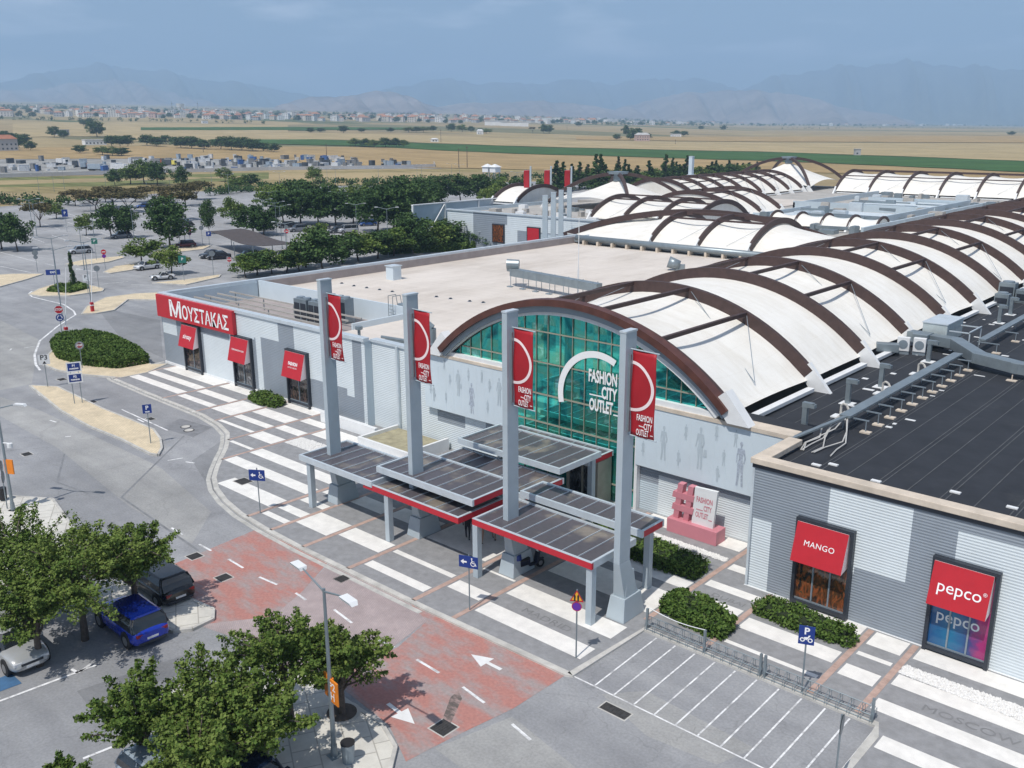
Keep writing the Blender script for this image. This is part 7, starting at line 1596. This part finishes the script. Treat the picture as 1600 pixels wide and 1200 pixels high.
def hedgerow(name, label, pxs, h, w, m, seed, terr=True):
    rg = random.Random(seed); t = thing(name, (0, 0, 0), 0, label, 'hedge'); cl = []; P = [(*G(px, py), 0) if not terr else GT(px, py) for px, py in pxs]
    for a, b in zip(P[:-1], P[1:]):
        L = math.hypot(b[0]-a[0], b[1]-a[1]); k = max(2, int(L/(w*.35)))
        for i in range(k):
            u = i/k; r = w*rg.uniform(.35, .65); cl.append((a[0]+(b[0]-a[0])*u+rg.uniform(-.4, .4)*w, a[1]+(b[1]-a[1])*u+rg.uniform(-.4, .4)*w, a[2]+(b[2]-a[2])*u+h*rg.uniform(.3, .75), r))
    t.location = P[0]; me = leaf_mesh('foliage', cl, 60, w*.16, m, seed, flat=h/w if h < w else 1); o = bpy.data.objects.new('foliage', me); COL.objects.link(o); o.parent = t; o.location = -Vector(P[0]); return t
hedgerow('hedgerow', 'dark hedgerow along the far left edge of the car park', [(-30, 316), (0, 318), (60, 322), (140, 318), (160, 316)], 3.2, 5, m_leafd, 31, False)
hedgerow('hedgerow', 'long green hedgerow along the far edge of the car park', [(330, 306), (400, 298), (460, 292), (500, 291), (560, 290), (640, 286), (720, 284), (800, 282), (900, 280)], 3.0, 5, m_leafd, 32, False)
# ================================================================ FAR HOUSES, TOWN, YARD
m_hw = [mat('house_'+str(i), c, .8, var=.1, scale=.1) for i, c in enumerate([(.72, .70, .66), (.60, .55, .48), (.66, .60, .56), (.50, .36, .32), (.74, .74, .74), (.42, .42, .43)])]
m_rt = [mat('roof_'+str(i), c, .85, var=.2, scale=.3) for i, c in enumerate([(.34, .14, .08), (.42, .20, .12), (.45, .44, .43), (.62, .62, .62)])]
m_win = mat('far_window', (.05, .06, .07), .3, var=0)
def house_proto(i, w, d, h, wall, roof, gable):
    mb = MB(); mb.mi = 0; mb.box(-w/2, w/2, -d/2, d/2, -4, h); mb.mi = 1
    if gable: mb.add([(-w/2-.5, -d/2-.5, h), (w/2+.5, -d/2-.5, h), (w/2+.5, d/2+.5, h), (-w/2-.5, d/2+.5, h), (-w/4, 0, h+h*.28), (w/4, 0, h+h*.28)], [(0, 1, 5, 4), (1, 2, 5), (2, 3, 4, 5), (3, 0, 4)])
    else: mb.box(-w/2-.2, w/2+.2, -d/2-.2, d/2+.2, h, h+.4); mb.box(-w/6, w/6, -d/6, d/6, h+.4, h+2.4)
    mb.mi = 2
    for fl in range(int(h//3)):
        for k in range(int(w//4)):
            x = -w/2+2+k*4; z = 1.0+fl*3; mb.box(x-.8, x+.8, -d/2-.05, -d/2, z, z+1.3); mb.box(x-.8, x+.8, d/2, d/2+.05, z, z+1.3)
        for k in range(int(d//4)):
            y = -d/2+2+k*4; z = 1.0+fl*3; mb.box(w/2, w/2+.05, y-.7, y+.7, z, z+1.3)
    me = mb.mesh('town_house', [wall, roof, m_win]); return me
hp = [house_proto(0, 12, 10, 6.5, m_hw[0], m_rt[0], 1), house_proto(1, 14, 11, 9.5, m_hw[1], m_rt[1], 1), house_proto(2, 13, 12, 10, m_hw[4], m_rt[2], 0), house_proto(3, 11, 10, 7, m_hw[3], m_rt[0], 1), house_proto(4, 20, 12, 8, m_hw[2], m_rt[1], 1), house_proto(5, 40, 20, 8, m_hw[4], m_rt[3], 0), house_proto(6, 12, 10, 12, m_hw[0], m_rt[2], 0), house_proto(7, 13, 10, 6, m_hw[5], m_rt[1], 1)]
HN = ['cream house with a terracotta roof', 'ochre block with a tiled roof', 'white flat roofed block', 'brick red house', 'long beige building with a tiled roof', 'large white shed', 'tall cream flat roofed block', 'grey house with a tiled roof']
def town_band(px):   # near and far edge (photo rows) of the town at that column
    return (float(np.interp(px, [-20, 200, 400, 700, 900, 1100, 1600], [183, 184, 188, 192, 194, 196.5, 197])), float(np.interp(px, [-20, 200, 400, 700, 900, 1100, 1600], [170, 172.5, 177.5, 183, 187.5, 192.5, 194.8])))
rt = random.Random(12); nh = 0
SEC = ['at the far left of the town', 'left of the water tower', 'around the water tower', 'below the pinkish hill', 'below the twin hills', 'in the middle of the town', 'right of the middle of the town', 'before the quarry', 'in the tree line at the right', 'at the far right of the plain']
for i in range(290):
    px = rt.uniform(-10, 1610) if rt.random() < .25 else rt.uniform(-10, 930); lo, hi = town_band(px); py = lo-(lo-hi)*rt.random()**1.3
    X, Y, Z = GT(px, py); k = rt.choice([0, 1, 2, 3, 0, 4, 6, 7, 2, 0, 1]) if px < 950 else rt.choice([5, 2, 0, 5, 4])
    o = bpy.data.objects.new('town_house', hp[k]); COL.objects.link(o); o.location = (X, Y, Z); o.rotation_euler = (0, 0, rt.uniform(0, 1.57)); s = rt.uniform(.95, 1.45); o.scale = (s, s, s*rt.uniform(.85, 1.1))
    tag(o, f"tiny {HN[k]} {SEC[min(9, max(0, int(px/160)))]}", 'house', 'houses of the distant town')
bigs = [(804, 197, 60, 20, 9, 'white long hall at the left end of the sheds before the low hills'), (852, 191, 90, 30, 14, 'big white industrial hall rising over the town right of centre'), (890, 192, 70, 25, 11, 'beige industrial block beside the big white hall'), (1062, 187, 150, 30, 8, 'bright quarry plant building at the foot of the pink hill'), (1265, 193, 120, 30, 10, 'pale long shed in the tree line right of the vaults'),
        (1380, 194, 150, 40, 9, 'wide bright white shed in the right tree line'), (1500, 195.5, 110, 30, 8, 'pale shed near the right end of the tree line'), (1585, 196, 120, 30, 9, 'white shed at the right edge of the plain'), (775, 196, 50, 25, 10, 'blue grey factory block at the right end of the town')]
for px, py, w, d, h, lab in bigs:
    X, Y, Z = GT(px, py); t = lthing('industrial_hall', (X, Y, Z), 0, lab, 'hall', 'big sheds of the plain'); MB().box(-w/2, w/2, -d/2, d/2, -3, h).build('wall', m_hw[2 if 'beige' in lab else 4], t); MB().box(-w/2-1, w/2+1, -d/2-1, d/2+1, h, h+.8).build('roof', m_rt[3], t); t.rotation_euler = (0, 0, .75)
X, Y, Z = GT(283, 180); t = lthing('water_tower', (X, Y, Z), 0, 'pale round water tower standing over the distant town', 'water tower'); MB().tube((0, 0, 0), (0, 0, 22), 3, 3, 10).build('shaft', m_hw[4], t); MB().tube((0, 0, 22), (0, 0, 32), 10, 12, 16).build('tank', m_hw[4], t)
for i, (px, h) in enumerate([(270, 38), (310, 40)]):
    X, Y, Z = GT(px, 180); t = lthing('mast', (X, Y, Z), 0, ['thin mast left of the water tower', 'thin mast right of the water tower'][i], 'mast'); MB().tube((0, 0, 0), (0, 0, h), 1.0, .4, 6).build('pole', m_steel, t); MB().box(-1.5, 1.5, -1.5, 1.5, h*.8, h*.85).build('platform', m_steel, t)
# distant trees: individuals in the town, tree lines as masses
ft = leaf_mesh('crown', [(rt.uniform(-4, 4), rt.uniform(-4, 4), rt.uniform(3, 9), 2.6) for _ in range(14)], 26, 1.7, m_leafd, 41)
for i in range(290):
    px = rt.uniform(-10, 1610); lo, hi = town_band(px); py = lo+.8-(lo-hi+1.5)*rt.random(); X, Y, Z = GT(px, py)
    o = bpy.data.objects.new('distant_tree', ft); COL.objects.link(o); o.location = (X, Y, Z-1); s = rt.uniform(.7, 1.5); o.scale = (s*1.3, s*1.3, s); o.rotation_euler = (0, 0, rt.uniform(0, 6))
    tag(o, 'tiny dark tree among the houses '+SEC[min(9, max(0, int(px/160)))], 'tree', 'trees of the distant town')
def wood(name, pxs, h, n, seed, m=m_leafd):
    rg = random.Random(seed); cl = []
    for _ in range(n):
        u = rg.random(); px = pxs[0][0]+(pxs[-1][0]-pxs[0][0])*u; py = float(np.interp(px, [p[0] for p in pxs], [p[1] for p in pxs]))+rg.uniform(-.35, .35)
        X, Y, Z = GT(px, py); cl.append((X, Y, Z+rg.uniform(.2, .65)*h, h*rg.uniform(.3, .65)))
    me = leaf_mesh(name, cl, 30, h*.22, m, seed, flat=.9); o = bpy.data.objects.new(name, me); COL.objects.link(o); return stage(o, 'stuff')
wood('far_wood', [(-20, 170), (100, 170.5), (200, 173), (400, 177.5), (700, 183), (900, 188), (1100, 192), (1600, 194.6)], 16, 620, 51)
wood('far_wood', [(930, 195), (1100, 196.5), (1300, 196.8), (1600, 197.5)], 11, 260, 52)
wood('far_wood', [(-20, 187), (150, 189), (240, 190), (420, 194)], 8, 70, 53)
wood('far_wood', [(1200, 201.5), (1400, 200.5), (1600, 201)], 6, 50, 54)
# isolated farm buildings
for (px, py, w, d, h, g_, lab) in [(8, 236, 15, 12, 8.5, 1, 'grey two storey house with a red tiled roof at the left edge'), (148, 227, 18, 8, 4.2, 0, 'low barn with a white roof left of the field hedge'), (98, 212, 12, 8, 6, 0, 'dark flat hut behind the bushes on the left'), (320, 193, 10, 7, 5, 0, 'small pale hut before the town'),
                                   (679, 222.5, 7, 5, 3, 1, 'tiny white hut by the green field'), (750, 210, 8, 5, 5, 1, 'small white shed before the town at centre'), (1003, 220.5, 16, 10, 7, 1, 'ruined pinkish farmhouse in the fields'), (1056, 214, 14, 8, 4, 0, 'pale low barn in the fields right of the ruined farmhouse'), (1339, 243.5, 4, 4, 4.5, 0, 'tiny dark pump hut at the edge of the green field')]:
    X, Y, Z = GT(px, py); k = 3 if 'pink' in lab else (5 if 'dark' in lab or 'grey' in lab else 4); t = lthing('farm_building', (X, Y, Z), 0, lab, 'farm building')
    MB().box(-w/2, w/2, -d/2, d/2, -1, h).build('wall', m_hw[k], t); mb = MB()
    if g_: mb.add([(-w/2-.4, -d/2-.4, h), (w/2+.4, -d/2-.4, h), (w/2+.4, d/2+.4, h), (-w/2-.4, d/2+.4, h), (-w/3, 0, h+h*.35), (w/3, 0, h+h*.35)], [(0, 1, 5, 4), (1, 2, 5), (2, 3, 4, 5), (3, 0, 4)])
    else: mb.box(-w/2-.3, w/2+.3, -d/2-.3, d/2+.3, h, h+.4)
    mb.build('roof', m_rt[0] if 'red' in lab else m_rt[3 if 'white' in lab or 'pale' in lab else 2], t)
    mb = MB(); [mb.box(x-.6, x+.6, -d/2-.04, -d/2, z, z+1.2) for x in np.arange(-w/2+1.5, w/2-1, 3) for z in np.arange(1, h-1.5, 3)]
    if mb.v: mb.build('window', m_win, t)
    t.rotation_euler = (0, 0, fc(X, Y)+.3)
# white roofed twin tanks on a tower frame beyond the car park
X, Y = G(768, 290); t = lthing('water_tank_tower', (X, Y, 0), 0, 'twin white topped tanks on a lattice frame beyond the car park hedge', 'tank tower')
for x in (-2.0, 2.0): MB().box(x-1.5, x+1.5, -1.5, 1.5, 5.2, 7.2).build('tank', m_white, t)
mb = MB(); [mb.tube((x, y, 0), (x, y, 5.2), .12, None, 6) for x in (-3.2, 0, 3.2) for y in (-1.3, 1.3)]; mb.tube((-3.2, -1.3, .3), (3.2, -1.3, 5), .08, None, 5); mb.tube((3.2, -1.3, .3), (-3.2, -1.3, 5), .08, None, 5); mb.build('frame', m_galv, t)
for x in (-2.0, 2.0): MB().add([(x-1.9, -1.9, 7.2), (x+1.9, -1.9, 7.2), (x+1.9, 1.9, 7.2), (x-1.9, 1.9, 7.2), (x, 0, 8.4)], [(0, 1, 4), (1, 2, 4), (2, 3, 4), (3, 0, 4)]).build('roof', m_white, t)
# power poles
for i, (px, pb, pt) in enumerate([(510.5, 246, 224), (717, 263, 232), (730, 263, 228), (689, 223, 202), (318, 239, 224), (1055, 226, 218), (886, 205, 196)]):
    X, Y, Z = GT(px, pb); d = math.hypot(X, Y); q = ray(px, pt); h = CAMH+q[2]/math.hypot(q[0], q[1])*d-Z
    t = lthing('power_pole', (X, Y, Z), 0, ['wooden power pole at the end of the scrap yard', 'left of two close power poles in the orange field', 'right of two close power poles in the orange field', 'power pole beside the tiny white hut', 'power pole at the field hedge behind the yard', 'thin power pole in the pale field', 'thin power pole before the sheds'][i], 'power pole', 'power poles in the fields')
    MB().tube((0, 0, 0), (0, 0, h), .22, .14, 6).build('pole', m_bark, t); MB().box(-1, 1, -.08, .08, h*.92, h*.94).build('crossarm', m_bark, t)
# scrap and truck yard
m_y = [mat('yard_'+str(i), c, .6, var=.15) for i, c in enumerate([(.62, .63, .64), (.05, .12, .32), (.45, .12, .04), (.06, .07, .08), (.30, .36, .42), (.70, .60, .12), (.20, .20, .2), (.5, .5, .48)])]
def truck(x, y, Z, rz, cab, box, L, lab):
    t = lthing('truck', (x, y, Z), rz, lab, 'truck', 'trucks in the yard'); MB().box(-L/2, L/2, -1.2, 1.2, 1.1, 3.6).build('cargo_box', m_y[box], t, bevel=.05)
    mb = MB(); mb.box(L/2+.3, L/2+2.3, -1.15, 1.15, .7, 3.1); mb.build('cab', m_y[cab], t, bevel=.15); MB().box(L/2+2.28, L/2+2.33, -1, 1, 1.8, 2.8).build('windscreen', m_cargl, t); MB().box(-L/2, L/2+2.2, -.9, .9, .6, 1.05).build('chassis', m_y[3], t)
    for xx in (-L*.35, -L*.2, L/2+1.4): MB().tube((xx, -1.2, .5), (xx, 1.2, .5), .5, None, 12).build('wheel', m_tyre, t)
for px, py, rz, cab, box, L, lab in [(118, 262, 2.6, 1, 3, 5, 'blue cabbed truck at the left of the truck row in the yard'), (131, 264, 2.6, 2, 4, 6, 'orange cabbed truck beside the blue one in the yard'), (150, 268, .5, 4, 4, 8, 'grey tipper truck in the middle of the yard'), (188, 268, .5, 0, 0, 7, 'truck with a big white box body in the yard'), (262, 260, .5, 5, 3, 6, 'yellow cabbed truck in front of the dark stacks in the yard'),
                                     (245, 258, .5, 2, 6, 6, 'red cabbed truck beside the yellow one in the yard'), (215, 255, .5, 0, 6, 7, 'white cabbed lorry behind the trees in the yard'), (95, 258, .5, 0, 0, 4, 'white van body at the left of the yard')]:
    X, Y, Z = GT(px, py); truck(X, Y, Z, rz, cab, box, L, lab)
rg = random.Random(33)
for i in range(250):
    u = rg.random(); px = 5+u*(640-5) if rg.random() < .45 else rg.uniform(285, 560); lo = float(np.interp(px, [0, 350, 680], [272, 266, 261])); hi = float(np.interp(px, [0, 250, 500, 680], [252, 248, 249, 259])); py = rg.uniform(hi, lo)
    X, Y, Z = GT(px, py); t = rg.random(); k = rg.choice([0, 0, 7, 7, 4, 3, 3, 6, 6, 0, 4, 6, 3, 7, 1]); w, d, h = rg.uniform(.8, 5), rg.uniform(.8, 3), rg.uniform(.6, 3.4)
    mb = MB(); mb.box(-w/2, w/2, -d/2, d/2, -.5, h); mb.box(-w/2-.08, w/2+.08, -d/2-.08, d/2+.08, h, h+.12); 
    for q in range(3): xx = rg.uniform(-w/2, w/2); mb.box(xx, xx+.15, -d/2-.1, -d/2-.02, 0, h)
    o = mb.build('crate_stack', m_y[k]); o.location = (X, Y, Z); o.rotation_euler = (0, 0, rg.uniform(0, 3.1))
    tag(o, ['white', 'blue', 'red', 'dark', 'blue grey', 'yellow', 'grey', 'pale grey'][k]+(' container stack at the left end of the scrap yard' if px < 150 else ' container stack behind the trees of the scrap yard' if px < 290 else ' container stack in the crowded middle of the scrap yard' if px < 480 else ' container stack at the right end of the scrap yard'), 'container', 'stacked containers and scrap in the yard')
X, Y, Z = GT(0, 277)
t = thing('yard_wall', (X, Y, Z), 0, 'low grey concrete wall along the front of the scrap yard', 'wall'); mb = MB(); pw = [GT(*p) for p in [(-30, 279), (100, 275), (200, 272), (420, 267), (600, 264), (680, 262), (678, 257)]]
for a, b in zip(pw[:-1], pw[1:]): mb.beam((a[0], a[1], a[2]+.9), (b[0], b[1], b[2]+.9), .25, 1.8)
mb.build('wall', m_hw[5], t)
# ================================================================ HAZE
hz, t_, b_ = newmat('haze'); t_.nodes.remove(b_); pv = t_.nodes.new('ShaderNodeVolumePrincipled')
pv.inputs['Color'].default_value = (.45, .67, .96, 1); pv.inputs['Density'].default_value = 0.000165; pv.inputs['Anisotropy'].default_value = .0
t_.links.new(pv.outputs['Volume'], t_.nodes['Material Output'].inputs['Volume'])
o = MB().box(-19000, 19000, -19000, 19000, -1.5, 1500).build('haze', hz, fix=True); stage(o, 'stuff')
for o in bpy.data.objects:
    if o.type == 'MESH' and o.name.startswith('ground'): pass
